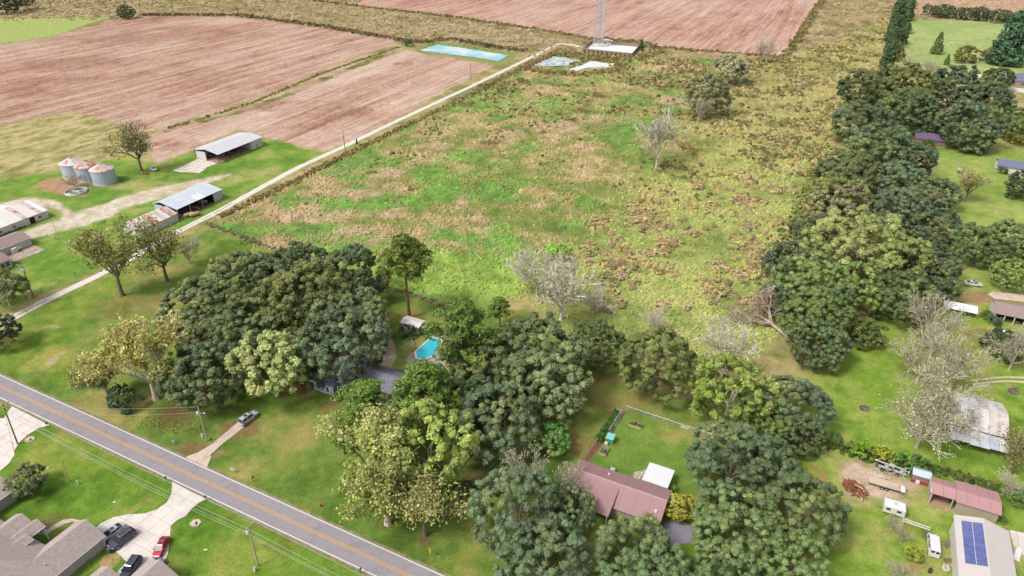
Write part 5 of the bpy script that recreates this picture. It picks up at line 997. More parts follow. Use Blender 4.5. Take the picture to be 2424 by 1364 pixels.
# --- red roofed barn, right
t = thing('barn', 'rose red metal roofed barn with an open bay at the right', 'barn', (39, 127, 0))
gable(t, 32.5, 36.9, 124.4, 129.4, 3.0, 3.75, 'X', rose, wall_t, 0.25, sheet=2.2, ridge=126.8, wall_sides='nw'); gable(t, 36.92, 44.7, 123.9, 130.5, 3.0, 3.75, 'X', rose, wall_t, 0.3, sheet=2.2, ridge=126.8, wall_sides='nse')
for x in (32.9, 36.6): MB().box(lp(t, x, 124.7, 1.4), (0.2, 0.2, 2.9)).build('post', wood, t)
MB().box(lp(t, 34.7, 127, 0.02), (4.0, 4.6, 0.06)).build('floor', dirt_floor, t); MB().box(lp(t, 35.6, 127.6, 0.6), (1.6, 1.4, 1.2)).build('stored_timber', wall_d, t); MB().box(lp(t, 32.55, 126.9, 3.2), (0.1, 5.0, 0.3)).build('fascia', trim, t)
# --- solar building
t = thing('workshop', 'pale grey metal workshop carrying two columns of blue solar panels', 'workshop', (40.5, 110, 0))
pale_roof = mat('pale_metal_roof', C(222, 212, 208), 0.55, 0.04, 0.3, stripes=('Y', 0.4, 0.02))
gable(t, 36.0, 45.1, 92, 119.1, 3.9, 5.2, 'Y', pale_roof, wall_w, 0.35, ridge=40.55)
solar = mat('solar_cell', C(96, 108, 168), 0.2, 0.08, 0.8, C(116, 124, 178), 0.5, spec=0.6)
for cx_ in range(2):
    for k in range(10):
        x0 = 37.1+cx_*1.62; y0 = 117.6-k*1.05; zf = lambda x: 3.9+1.3*(x-36.0)/4.55+0.12
        p = MB().slab([lp(t, x0, y0, zf(x0)), lp(t, x0+1.55, y0, zf(x0+1.55)), lp(t, x0+1.55, y0-1.0, zf(x0+1.55)), lp(t, x0, y0-1.0, zf(x0))][::-1], 0.05).build('solar_panel', solar, t)
MB().slab([lp(t, 38.66, 117.6, zf(38.66)+.02), lp(t, 38.71, 117.6, zf(38.71)+.02), lp(t, 38.71, 107.1, zf(38.71)+.02), lp(t, 38.66, 107.1, zf(38.66)+.02)][::-1], 0.06).build('panel_rail', trim, t)
# --- little red shed, weathered shed
t = thing('shed', 'little shed with a silver blue roof and red skirting between the hedge and the barn', 'shed', (*G(2175, 1138), 0))
c0 = t.location; gable(t, c0.x-1.75, c0.x+1.75, c0.y-1.1, c0.y+1.5, 2.1, 2.75, 'X', mat('silver_roof', C(206, 220, 232), 0.4, 0.05, 1, C(196, 150, 140), 0.72), mat('faded_wall', C(166, 136, 132), 0.85, 0.1, 1.0), 0.15)
MB().box((0, -1.0, 0.35), (3.3, 0.1, 0.75)).build('red_skirting', wall_r, t)
MB().box((-0.4, -1.15, 0.45), (0.7, 0.4, 0.7)).build('dog_door', trim, t)
t = thing('shed', 'large weathered shed with a whitened metal roof below the bare trees', 'shed', (43, 154, 0))
gable(t, 37.2, 48.6, 149.6, 162.9, 3.0, 4.7, 'X', galv2, wall_d, 0.3, sheet=1.9, sheets=[mat('bleached_sheet', C(244, 242, 242), 0.7, 0.08, 0.8, C(216, 206, 204), 0.58), mat('lichen_sheet', C(226, 216, 212), 0.8, 0.1, 0.8, C(196, 178, 172), 0.55)], seed=5, ridge=156.4)
for i in range(6):
    x0 = 37.2+i*1.9; MB().slab([lp(t, x0+.02, 149.4, 2.75), lp(t, x0+.02, 145.4-(0.4 if i in (2, 3) else 0), 2.15), lp(t, x0+1.86, 145.4-(0.4 if i in (2, 3) else 0), 2.15), lp(t, x0+1.86, 149.4, 2.75)], 0.06).build('lean_to_sheet', [galv2, galv2, galv, galv, galv2, oldwhite][i], t)
for x in (37.5, 41, 44.8, 48.2): MB().box(lp(t, x, 145.7, 1.0), (0.15, 0.15, 2.0)).build('post', wall_d, t)
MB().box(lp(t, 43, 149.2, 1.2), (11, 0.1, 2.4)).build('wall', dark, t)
# --- farm buildings
t = thing('barn', 'open fronted barn with a pale grey metal roof beside the ploughed field', 'barn', (-256, 219.6, 0))
gable(t, -264, -248.3, 205.6, 233.6, 4.1, 5.4, 'Y', mat('grey_barn_roof', C(224, 224, 230), 0.5, 0.04, 0.3), mat('barn_wall', C(214, 210, 204), 0.7, 0.06, 0.6, stripes=('Y', 0.5, 0.02)), 0.3, sheet=2.8, wall_sides='nw', capm=galv)
MB().box(lp(t, -248.7, 229.7, 1.95), (0.14, 7.0, 3.9)).build('wall', wall_w, t); MB().box(lp(t, -256, 226.1, 1.95), (14.6, 0.14, 3.9)).build('wall', wall_w, t); MB().box(lp(t, -260.2, 206.1, 1.9), (6.8, 0.14, 3.8)).build('wall', wall_w, t)
for y in (206.0, 212.5, 219.0, 225.4): MB().box(lp(t, -248.8, y, 2.0), (0.28, 0.28, 4.0)).build('post', post_m if y < 225 else wall_w, t)
for x in (-263.2, -256): MB().box(lp(t, x, 206.0, 2.2), (0.28, 0.28, 4.6)).build('post', post_m, t)
MB().box(lp(t, -256, 216, 0.05), (15, 20.5, 0.1)).build('floor', dirt_floor, t); MB().box(lp(t, -248.6, 229.3, 1.0), (0.1, 1.0, 2.0)).build('door', wall_g, t)
t = thing('barn', 'open fronted barn with a pale blue metal roof close to the lane', 'barn', (-222, 166, 0))
gable(t, -228.7, -215.7, 154.9, 177.1, 3.9, 5.3, 'Y', mat('blue_grey_roof', C(214, 224, 238), 0.5, 0.05, 0.3), metal_wall, 0.3, sheet=2.2, wall_sides='nw', ridge=-224.3, seed=2, sheets=[galv, galv, galv, mat('pale_blue_sheet', C(212, 224, 240), 0.5, 0.05, 0.3)])
for y in (164.6, 166.8): MB().slab([lp(t, -215.5, y, 3.99), lp(t, -215.5, y+2.1, 3.99), lp(t, -219.6, y+2.1, 4.66), lp(t, -219.6, y, 4.66)], 0.04).build('roof_sheet', galv_w, t)
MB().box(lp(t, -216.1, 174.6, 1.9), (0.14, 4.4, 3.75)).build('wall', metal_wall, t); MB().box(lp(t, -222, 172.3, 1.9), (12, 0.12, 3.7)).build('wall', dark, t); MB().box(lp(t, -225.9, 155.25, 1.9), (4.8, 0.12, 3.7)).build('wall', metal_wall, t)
for y in (155.3, 161.0, 166.8): MB().box(lp(t, -216.1, y, 1.9), (0.2, 0.2, 3.8)).build('post', wood, t)
MB().box(lp(t, -222, 163.6, 0.05), (12.2, 17, 0.1)).build('floor', mat('dark_brown_floor', C(120, 100, 88), 0.95, 0.2, 1), t)  # darker, mottled brown floor
t = thing('shed', 'low shed with a white and rust streaked roof behind the thin pecan', 'shed', (-220, 146, 0))
gable(t, -225, -214.6, 138.2, 154.3, 2.9, 4.9, 'Y', oldwhite, wall_w, 0.25, sheet=1.6, sheets=[oldwhite, oldwhite, rusty, rusty, rust2], seed=10, ridge=-220.1)
t = thing('barn', 'long white barn with a patchy rusted roof at the left edge', 'barn', (-268, 118, 0))
gable(t, -282, -261.2, 84, 134.9, 2.8, 5.0, 'Y', oldwhite, wall_w, 0.25, sheet=1.8, sheets=[oldwhite, oldwhite, rusty, rusty, galv_w], seed=12, ridge=-271.6)
MB().box(lp(t, -261.45, 128.6, 1.2), (0.1, 1.9, 2.3)).build('door', dark, t)
for y in (131.5, 122.0, 117.0, 112.0): window(t, -261.42, y, 1.4, 1.2, 0.9, 'e')
t = thing('house', 'white bungalow with a brown roof at the left edge beside the patio', 'house', (-249, 110, 0))
gable(t, -253.6, -244.2, 88, 117.7, 2.8, 4.2, 'Y', shingle_b, wall_w, 0.35, ridge=-248.8); MB().box(lp(t, -244.15, 103, 2.7), (0.1, 29.5, 0.18)).build('gutter', trim, t)
MB().box(lp(t, -243.7, 110.8, 0.9), (1.2, 1.8, 1.8)).build('side_porch', trim, t)
t = thing('propane_tank', 'white tank standing on the patio against the bungalow', 'tank', (*G(47, 592), 0))
MB().lathe([(0.0, -1.2), (0.45, -1.05), (0.6, -0.7), (0.6, 0.7), (0.45, 1.05), (0.0, 1.2)], 12).build('shell', trim, t, True).rotation_euler = (math.pi/2, 0, 0.2); t.children[0].location = (0, 0, 0.8)
MB().box((0, 0.6, 0.15), (0.8, 0.2, 0.35)).build('foot', steel, t); MB().box((0, -0.6, 0.15), (0.8, 0.2, 0.35)).build('foot', steel, t)
t = thing('house', 'brown roofed house with a glazed sunroom at the left edge', 'house', (*G(-10, 640), 0))
c0 = Vector((*G(27, 612.6, 2.8), 0)); gable(t, c0.x-8, c0.x, c0.y-14, c0.y, 2.8, 4.3, 'Y', shingle_b, wall_w, 0.3)
for k in range(4): window(t, c0.x-0.27, c0.y-1.5-k*1.6, 1.5, 1.3, 1.5, 'e')
t = thing('house', 'small brick house half hidden by trees at the left edge', 'house', (*G(0, 680), 0))
c0 = Vector((*G(33, 657, 2.8), 0)); gable(t, c0.x-7, c0.x, c0.y-10, c0.y, 2.8, 4.4, 'Y', mat('red_brown_roof', C(186, 152, 140), 0.9, 0.1, 1), brick, 0.3)
# --- far right houses
t = thing('house', 'small house under a purple roof in the hedgerow', 'house', (*G(2210, 340), 0))
c0 = t.location; gable(t, c0.x-9, c0.x+8, c0.y-4.5, c0.y+4.5, 2.8, 4.8, 'X', purple, wall_d, 0.4)
t = thing('house', 'white bungalow with a blue-grey roof at the right edge', 'house', (*G(2400, 402), 0))
p0 = G(2361, 393, 2.8); gable(t, p0[0], p0[0]+26, p0[1], p0[1]+8.5, 2.8, 4.9, 'X', slate, wall_w, 0.4)
for k in range(4): MB().box(lp(t, p0[0]+6+k*3, p0[1]-1.2, 1.3), (0.25, 0.25, 2.6)).build('porch_post', trim, t)
for k in range(2): window(t, p0[0]+2+k*2, p0[1]+0.35, 1.5, 1.1, 1.3, 's')
t = thing('house', 'brick house with a hipped slate roof in the far right corner', 'house', (*G(2410, 196), 0))
p0 = G(2384, 190, 2.8); q = [(p0[0], p0[1], 2.8), (p0[0]+24, p0[1], 2.8), (p0[0]+24, p0[1]+16, 2.8), (p0[0], p0[1]+16, 2.8)]; r0 = (p0[0]+8, p0[1]+8, 6.5); r1 = (p0[0]+16, p0[1]+8, 6.5)
RP('roof_slope', [q[0], q[1], r1, r0], slate); RP('roof_slope', [q[1], q[2], r1], slate); RP('roof_slope', [q[2], q[3], r0, r1], slate); RP('roof_slope', [q[3], q[0], r0], slate)
MB().box(lp(t, p0[0]+12, p0[1]+8, 1.3), (23.2, 15.2, 2.7)).build('wall', brick, t)
for k in range(3): window(t, p0[0]+4+k*5, p0[1]+0.37, 1.4, 1.8, 1.4, 's')
t = thing('house', 'long grey-brown roofed house with a white posted porch at the right edge', 'house', (*G(2400, 745), 0))
p0 = G(2353, 741, 2.7); gable(t, p0[0], p0[0]+24, p0[1], p0[1]+8.6, 2.7, 4.4, 'X', shingle_b, wall_w, 0.4, wall_sides='new')
for k in range(6): MB().box(lp(t, p0[0]+0.5+k*2.4, p0[1]+0.3, 1.3), (0.2, 0.2, 2.6)).build('porch_post', trim, t)
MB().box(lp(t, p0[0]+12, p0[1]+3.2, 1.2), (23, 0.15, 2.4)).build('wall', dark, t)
t = thing('greenhouse', 'low white panelled lean-to under bare branches in the right garden', 'lean-to', (*G(2268, 742), 0))
for k in range(4): MB().slab([(-4.4+k*2.2, -1.8, 2.0), (-2.24+k*2.2, -1.8, 2.0), (-2.24+k*2.2, 1.8, 2.6), (-4.4+k*2.2, 1.8, 2.6)], 0.05).build('roof_panel', galv_w if k else galv, t)
for x in (-4.2, 0, 4.2):
    for y in (-1.6, 1.6): MB().box((x, y, 1.0), (0.12, 0.12, 2.0)).build('post', wood, t)
tag(MB().prism([(p[0], p[1]) for p in WP([(2350, 690), (2440, 700), (2440, 716), (2356, 708), (2338, 697)])], -0.02, 0.05).build('yard', conc_o), 'pale concrete yard behind the long porch house', kind='structure')
tag(MB().prism(WP([(2250, 168), (2290, 170), (2322, 178), (2322, 183), (2270, 180), (2246, 174)]), -0.02, 0.2).build('pool_deck', conc), 'white pool deck in front of the far oaks', kind='structure')
tag(MB().prism(WP([(2278, 171), (2296, 172.5), (2298, 176.5), (2280, 175)]), 0.1, 0.24).build('pool_water', water_mat('far_pool', C(150, 226, 236))), 'distant turquoise pool', kind='structure')
tag(MB().prism(WP([(2384, 206), (2470, 215), (2470, 226), (2386, 214)]), -0.02, 0.05).build('driveway', conc), 'white drive below the slate roofed house', kind='structure')
# --- swimming pool
deck = mat('pool_deck', C(186, 174, 166), 0.9, 0.15, 0.8, C(146, 134, 128), 0.55); pool_t = water_mat('pool_water', C(66, 208, 226), 0.04, 0.03)
PW = [(-90.0, 120.2), (-83.2, 120.2), (-83.2, 133.6), (-90.0, 133.6)]
dk = slabs('pool_deck', 'stone paved deck around the swimming pool', [(-91.6, 117.5), (-81.0, 117.5), (-81.0, 135.5), (-91.6, 135.5)] and [(958, 852), (1034, 786), (1070, 800), (1075, 850), (1000, 905)], deck, 1.5, z=0.1, base_m=joint_m)
t = thing('swimming_pool', 'turquoise swimming pool with white coping partly hidden by pines', 'swimming pool', (-86.6, 126, 0))
px_ = [(x-t.location.x, y-t.location.y) for x, y in WP([(983, 834), (1022, 799), (1046, 806), (1040, 836), (1004, 853), (986, 849)])]
MB().prism(px_, 0.05, 0.16).build('water', pool_t, t)
for i in range(len(px_)):
    a = Vector((*px_[i], 0.17)); b_ = Vector((*px_[(i+1) % len(px_)], 0.17)); d_ = (b_-a); MB().box((a+b_)/2, (d_.length-0.02, 0.35, 0.12), math.atan2(d_.y, d_.x)).build('coping', trim, t)
t = thing('shed', 'white pool shed with a shallow roof behind dark bushes', 'shed', (*G(978, 778), 0))
c0 = t.location; gable(t, c0.x-3.2, c0.x+3.2, c0.y-1.8, c0.y+2.2, 2.2, 2.7, 'X', mat('dirty_white_roof', C(238, 232, 226), 0.7, 0.08, 0.8, C(190, 160, 150), 0.62), wall_w, 0.2)
# --- grain bins
bin_m = mat('bin_steel', C(206, 216, 236), 0.4, 0.07, 0.5, stripes=('Z', 0.3, 0.03), spec=0.5)
roofs = [oldwhite, rusty, rust2]
for i, (px, py, lb, wts) in enumerate([(179, 416, 'left grain bin with a mostly white conical roof', (0, 0, 0, 1)), (213, 423, 'middle grain bin with the reddest rusted conical roof', (2, 2, 1, 2)), (250, 431, 'right grain bin nearest the lane, roof streaked pink with rust', (0, 1, 1, 2))]):
    t = thing('grain_bin', lb, 'grain bin', (*G(px, py), 0), 0, 'grain bins in the farm yard'); rr = 4.55; rn = random.Random(i+3)
    MB().lathe([(rr, 0), (rr, 6.0)], 32).build('bin_wall', bin_m, t, True); MB().lathe([(rr+0.35, -0.1), (rr+0.35, 0.18), (rr, 0.18)], 32).build('base_ring', conc_o, t)
    for k in range(20):
        a0 = 2*math.pi*k/20+0.01; a1 = 2*math.pi*(k+1)/20-0.01; lift = rn.uniform(0, 0.03)
        MB().slab([(4.8*math.cos(a0), 4.8*math.sin(a0), 5.95+lift), (4.8*math.cos(a1), 4.8*math.sin(a1), 5.95+lift), (0.55*math.cos(a1), 0.55*math.sin(a1), 8.05+lift), (0.55*math.cos(a0), 0.55*math.sin(a0), 8.05+lift)], 0.05).build('roof_sheet', roofs[rn.choice(wts)], t)
    MB().lathe([(0.65, 8.0), (0.7, 8.35), (0.0, 8.5)], 12).build('roof_cap', steel, t)
t = thing('water_trough', 'big round white trough with weeds growing inside, in front of the bins', 'trough', (*G(181, 456), 0))
MB().lathe([(4.1, 0), (4.15, 0.9), (3.95, 0.92), (3.9, 0.3)], 36).build('rim', mat('trough_steel', C(216, 224, 230), 0.5, 0.06, 1), t, True); MB().lathe([(3.9, 0.3), (0.0, 0.34)], 36).build('silt', mat('trough_silt', C(214, 216, 208), 0.9, 0.2, 0.5, C(110, 112, 80), 0.54), t)
for k in range(4): o = link_mesh('weed', CL[k], t); o.location = (2.4*math.cos(k*1.7+0.4), 2.4*math.sin(k*1.7+0.4), 0.3); o.color = (*C(140, 150, 100), 1); o.scale = (0.7, 0.7, 0.35)
t = thing('grain_auger_post', 'pale leaning post beside the nearest grain bin', 'post', (*G(217, 446), 0)); MB().tube((0, 0, -0.1), (-1.4, 0.6, 6.3), 0.18, 0.12, 8).build('shaft', wood, t)
MB().box((0, 0, 0.1), (0.6, 0.6, 0.25)).build('footing', conc_o, t)
# --- tower and compound
tx, ty = G(1416, 110); t = thing('lattice_tower', 'tall galvanised three legged lattice communications tower', 'tower', (tx, ty, 0)); Ht = 75.0
leg = lambda k, z: Vector(((4.3-1.5*z/Ht)*math.cos(k*2*math.pi/3-0.35), (4.3-1.5*z/Ht)*math.sin(k*2*math.pi/3-0.35), z))
tw_m = mat('tower_steel', C(206, 210, 218), 0.5, 0.05, 0.5)
for k in range(3): MB().tube(leg(k, -0.2), leg(k, Ht), 0.24, 0.18, 8).build('leg', tw_m, t)
nb = 25
for k in range(3):
    mb = MB()
    for i in range(nb):
        z0, z1 = Ht*i/nb, Ht*(i+1)/nb; a, b_, c_, d_ = leg(k, z0), leg((k+1) % 3, z0), leg(k, z1), leg((k+1) % 3, z1)
        mb.tube(a, d_, 0.08, None, 4, False); mb.tube(b_, c_, 0.08, None, 4, False); mb.tube(c_, d_, 0.07, None, 4, False)
    mb.build('bracing', tw_m, t)
MB().box((*leg(0, 0)[:2], Ht/2), (0.5, 0.3, Ht)).build('cable_ladder', tw_m, t)
for k in range(3): MB().box((*leg(k, 0)[:2], 0.2), (1.4, 1.4, 0.5)).build('footing', conc, t)
cw = WP([(1379, 122), (1496, 134), (1515, 111.5), (1403, 102)])
tag(MB().prism(cw, -0.1, 0.06).build('compound_pad', mat('white_gravel', C(248, 244, 240), 0.9, 0.06, 0.5)), 'white gravel pad of the tower compound', kind='structure')
fw = mat('grey_fence_wood', C(164, 146, 132), 0.9, 0.15, 0.5)
for i in range(4):
    a = Vector((*cw[i], 0)); b_ = Vector((*cw[(i+1) % 4], 0)); d_ = b_-a; L_ = d_.length; rz_ = math.atan2(d_.y, d_.x)
    t = thing('board_fence', ['grey board fence on the near side of the tower compound', 'grey board fence on the right side of the tower compound', 'grey board fence at the back of the tower compound', 'grey board fence on the gate side of the tower compound'][i], 'fence', a, rz_); k = int(L_/3); st = L_/k
    for j in range(k):
        if i == 3 and j in (k-3, k-2): continue
        MB().box((st*(j+.5), 0, 1.25), (st-0.16, 0.08, 2.3)).build('fence_panel', fw, t)
    for j in range(k+1): MB().box((min(max(st*j, 0.1), L_-0.1), 0, 1.25), (0.14, 0.16, 2.5)).build('post', fw, t)
for i, (px, py, d_) in enumerate([(1436, 103, (4, 3, 2.8)), (1446, 104, (2.5, 2.5, 2.4)), (1441, 107, (3, 1.2, 1.6))]):
    t = thing('equipment_cabinet', ['white equipment hut inside the compound beside the tower', 'white cabinet right of the equipment hut in the compound', 'low white cabinet in front of the equipment hut'][i], 'cabinet', (*G(px, py), 0.06))
    MB().box((0, 0, d_[2]/2), d_).build('body', trim, t); MB().box((0, 0, d_[2]+0.06), (d_[0]+0.2, d_[1]+0.2, 0.1)).build('lid', galv_w, t); MB().box((0, -d_[1]/2-0.02, d_[2]*.45), (0.9, 0.05, d_[2]*.8)).build('door', steel, t)
for k in range(11):
    q = Vector(cw[0]).lerp(Vector(cw[1]), (k+0.6)/11)+Vector((0, -1.6)); o = link_mesh('cedar_sapling', PROTO['conifer'][k % 2][0][1][1]); o.location = (q.x, q.y, -0.1); o.scale = (0.2, 0.2, 0.16); o.color = (*C(96, 92, 64), 1)
    tag(o, f'{ORD[k]} dark sapling from the left along the near compound fence', 'sapling', 'saplings along the compound fence')
# ================================================================ VEHICLES
tyre_m = mat('tyre', (0.02, 0.02, 0.02), 0.9, 0.1, 3); rim_m = mat('alloy_rim', C(190, 192, 196), 0.3, 0.05, 2, spec=0.6); lamp_m = mat('headlamp', C(240, 244, 248), 0.1, 0.02, 2, spec=0.7); tail_m = mat('tail_lamp', C(190, 40, 36), 0.2, 0.05, 2, spec=0.6); carglass = mat('car_glass', (0.025, 0.03, 0.04), 0.05, 0.1, 1, spec=0.8)
plastic = mat('black_plastic', (0.025, 0.025, 0.028), 0.6, 0.1, 2)
def paint(name, c): return mat(name, c, 0.25, 0.03, 0.7, spec=0.6, coat=0.6)
def car(name, label, px, py, rz, pm, kind='sedan', scale=1.0, world=None):
    """front towards +x of its own axes"""
    x, y = world or G(px, py); t = thing(name, label, 'van' if kind == 'van' else 'car', (x, y, 0.07), rz); t.scale = (scale,)*3
    if kind == 'sedan': L, Wd, prof, belt, roof = 4.7, 0.90, [(-2.35, .55, .84), (-2.2, .92, .96), (-1.5, 1.0, .99), (0.6, 1.0, .95), (1.3, .98, .86), (2.1, .90, .74), (2.35, .74, .58)], (-1.95, 1.15), (-1.05, 0.25)
    elif kind == 'suv': L, Wd, prof, belt, roof = 4.95, 0.97, [(-2.47, .8, 1.0), (-2.35, .96, 1.06), (-1.5, 1.0, 1.1), (0.8, 1.0, 1.08), (1.4, .98, 1.03), (2.2, .93, .94), (2.47, .8, .74)], (-2.35, 1.25), (-2.0, 0.45)
    else: L, Wd, prof, belt, roof = 5.6, 1.0, [(-2.8, .95, 1.15), (-2.7, 1.0, 1.2), (1.2, 1.0, 1.2), (1.9, .97, 1.12), (2.6, .88, 0.98), (2.8, .75, 0.7)], (-2.78, 1.95), (-2.65, 1.35)
    rh = {'sedan': 1.44, 'suv': 1.78, 'van': 2.1}[kind]; zb = 0.26
    mb = MB(); rings = []
    for (xx, wf, zt) in prof:
        w_ = Wd*wf; rings.append([(xx, -w_*.93, zb), (xx, -w_, .52), (xx, -w_*.97, zt-.10), (xx, -w_*.88, zt), (xx, w_*.88, zt), (xx, w_*.97, zt-.10), (xx, w_, .52), (xx, w_*.93, zb)])
    vs = [p for r in rings for p in r]; fs = []
    for i in range(len(rings)-1):
        for j in range(8): k = (j+1) % 8; fs.append((i*8+j, (i+1)*8+j, (i+1)*8+k, i*8+k))
    n = len(rings); fs += [tuple(range(8)), tuple(range((n-1)*8, n*8))[::-1]]; mb.add(vs, fs); body = mb.build('body', pm, t)
    zbelt = {'sedan': .93, 'suv': 1.05, 'van': 1.16}[kind]; wb, wr = Wd*.88, Wd*(.68 if kind != 'van' else .84)
    b0, b1 = belt; r0, r1 = roof; zr = rh-0.05
    MB().hexa([(b0, -wb, zbelt), (b1, -wb, zbelt), (b1, wb, zbelt), (b0, wb, zbelt)], [(r0, -wr, zr), (r1, -wr, zr), (r1, wr, zr), (r0, wr, zr)]).build('cabin', pm if kind == 'van' else carglass, t)
    MB().hexa([(r0-.04, -wr-.02, zr-.02), (r1+.04, -wr-.02, zr-.02), (r1+.04, wr+.02, zr-.02), (r0-.04, wr+.02, zr-.02)], [(r0+.12, -wr+.1, rh+.01), (r1-.1, -wr+.1, rh+.01), (r1-.1, wr-.1, rh+.01), (r0+.12, wr-.1, rh+.01)]).build('roof', pm, t)
    if kind != 'van':
        for s in (-1, 1):
            for (xb, xr) in ((b0, r0), (b1, r1), ((b0*.55+b1*.45), (r0*.5+r1*.5))): MB().tube((xb, s*wb, zbelt), (xr, s*(wr+.01), zr), .05, .05, 5).build('pillar', pm, t)
        if kind == 'suv':
            for s in (-1, 1): MB().tube((r0+.2, s*(wr-.06), rh+.06), (r1-.2, s*(wr-.06), rh+.06), .03, None, 5).build('roof_rail', steel, t)
        MB().box(((r0+r1)/2+.2, 0, rh+.015), (.7, .8, .02)).build('sunroof', carglass, t)
    else:
        MB().hexa([(b1-.02, -wb*.95, zbelt), (b1+.03, -wb*.95, zbelt), (b1+.03, wb*.95, zbelt), (b1-.02, wb*.95, zbelt)], [(r1+.02, -wr*.93, zr-.1), (r1+.07, -wr*.93, zr-.1), (r1+.07, wr*.93, zr-.1), (r1+.02, wr*.93, zr-.1)]).build('windshield', carglass, t)
        for s in (-1, 1):
            MB().box((-2.76, s*.42, 1.55), (.08, .6, .55)).build('rear_window', carglass, t); MB().box((1.1, s*.93, 1.5), (.8, .06, .5)).build('side_window', carglass, t)
        mk = mat('van_lettering', (0.04, 0.04, 0.05), 0.6)
        for (x0, x1, zz_, k) in ((-1.9, 0.3, 1.62, 3), (-1.6, 0.2, 1.25, 3)):      # illegible dark script on the side and roof
            for side in (-1, 1):
                m2 = MB(); pts = [Vector((x0+(x1-x0)*i/14, side*(.97 if zz_ < 1.4 else .925), zz_+.12*math.sin(i*1.9)+.05*math.sin(i*.7))) for i in range(15)]
                for a, b_ in zip(pts[:-1], pts[1:]): m2.tube(a, b_, .03, None, 4, False)
                m2.build('lettering', mk, t)
    for sx in (b1+.25 if kind != 'van' else 1.8, -L/2+.85):
        for s in (-1, 1):
            wl = MB(); r = .36 if kind != 'sedan' else .33
            wl.lathe([(0, -.11), (r*.9, -.11), (r, -.07), (r, .07), (r*.9, .11), (0, .11)], 14); o = wl.build('wheel', tyre_m, t, True); o.rotation_euler = (math.pi/2, 0, 0); o.location = (sx, s*(Wd-.08), r)
            rb = MB().lathe([(0, -.125), (r*.62, -.125), (r*.62, .125), (0, .125)], 10).build('rim', rim_m, o)
    for s in (-1, 1):
        MB().box((L/2-.12, s*Wd*.58, .68 if kind == 'sedan' else .86), (.2, .34, .14)).build('headlight', lamp_m, t); MB().box((-L/2+.08, s*Wd*.62, .78 if kind == 'sedan' else 1.0), (.14, .26, .2)).build('tail_light', tail_m, t); MB().box((b1-.3, s*(Wd+.08), zbelt+.08), (.18, .2, .14)).build('mirror', pm, t)
    MB().box((L/2-.02, 0, .45), (.1, Wd*1.2, .2)).build('grille', plastic, t); MB().box((-L/2+.02, 0, .5), (.1, .5, .14)).build('number_plate', trim, t)
    return t
silver = paint('silver_paint', C(190, 200, 212)); charcoal = paint('charcoal_paint', C(64, 62, 74)); red = paint('red_paint', C(214, 26, 52)); navy = paint('navy_paint', C(52, 58, 84)); greyblue = paint('grey_blue_paint', C(110, 122, 150)); pale = paint('pale_silver_paint', C(206, 208, 214)); whitep = paint('white_paint', C(246, 246, 246))
DN = -math.pi/2
car('sedan', 'silver sedan parked against the garage, left of the dark four-wheel drive', 268, 1266, DN-0.10, silver, 'sedan')
car('suv', 'dark charcoal four-wheel drive parked beside the silver sedan', 292, 1282, DN-0.06, charcoal, 'suv', 1.03)
car('sedan', 'red sedan parked alone on the right of the white driveway', 383, 1300, math.atan2(G(372, 1318)[1]-G(396, 1272)[1], G(372, 1318)[0]-G(396, 1272)[0]), red, 'sedan', 0.98)
car('suv', 'dark navy four-wheel drive nearest the bottom edge', 312, 1350, math.atan2(G(296, 1364)[1]-G(326, 1320)[1], G(296, 1364)[0]-G(326, 1320)[0]), navy, 'suv', 1.0)
car('sedan', 'grey-blue car mostly hidden behind the bottom roof', 360, 1352, DN-0.1, greyblue, 'sedan', 1.0)
car('suv', 'silver four-wheel drive standing on the buff driveway under the trees', 589, 995, math.pi/2-0.05, pale, 'suv', 1.0)
car('sedan', 'white car parked on the grass by the log pile near the grain bins', 363, 403, -0.5+0.3, whitep, 'sedan', 1.0)
car('van', 'white panel van with dark script lettering parked on the grass', 2206, 1296, math.pi/2+0.03, whitep, 'van', 0.95)
car('sedan', 'white car half sunk in shade in the upper right garden', 2303, 676, 0.2, whitep, 'sedan', 1.05)
car('sedan', 'small car under the lean-to of the weathered shed', 2270, 1040, 0.0, whitep, 'sedan', 0.9)
# wheelie bin
t = thing('wheelie_bin', 'dark grey wheelie bin at the nose of the charcoal four-wheel drive', 'bin', (*G(262, 1308), 0.02), 0.3); bm_ = mat('bin_plastic', C(98, 104, 114), 0.6)
MB().hexa([(-.25, -.28, .1), (.25, -.28, .1), (.25, .28, .1), (-.25, .28, .1)], [(-.32, -.36, 1.1), (.32, -.36, 1.1), (.32, .36, 1.1), (-.32, .36, 1.1)]).build('body', bm_, t); MB().box((0, .03, 1.15), (.7, .82, .08)).build('lid', bm_, t)
for s in (-1, 1): o = MB().lathe([(0, -.05), (.14, -.05), (.14, .05), (0, .05)], 10).build('wheel', tyre_m, t); o.rotation_euler = (0, math.pi/2, 0); o.location = (s*.24, .32, .14)
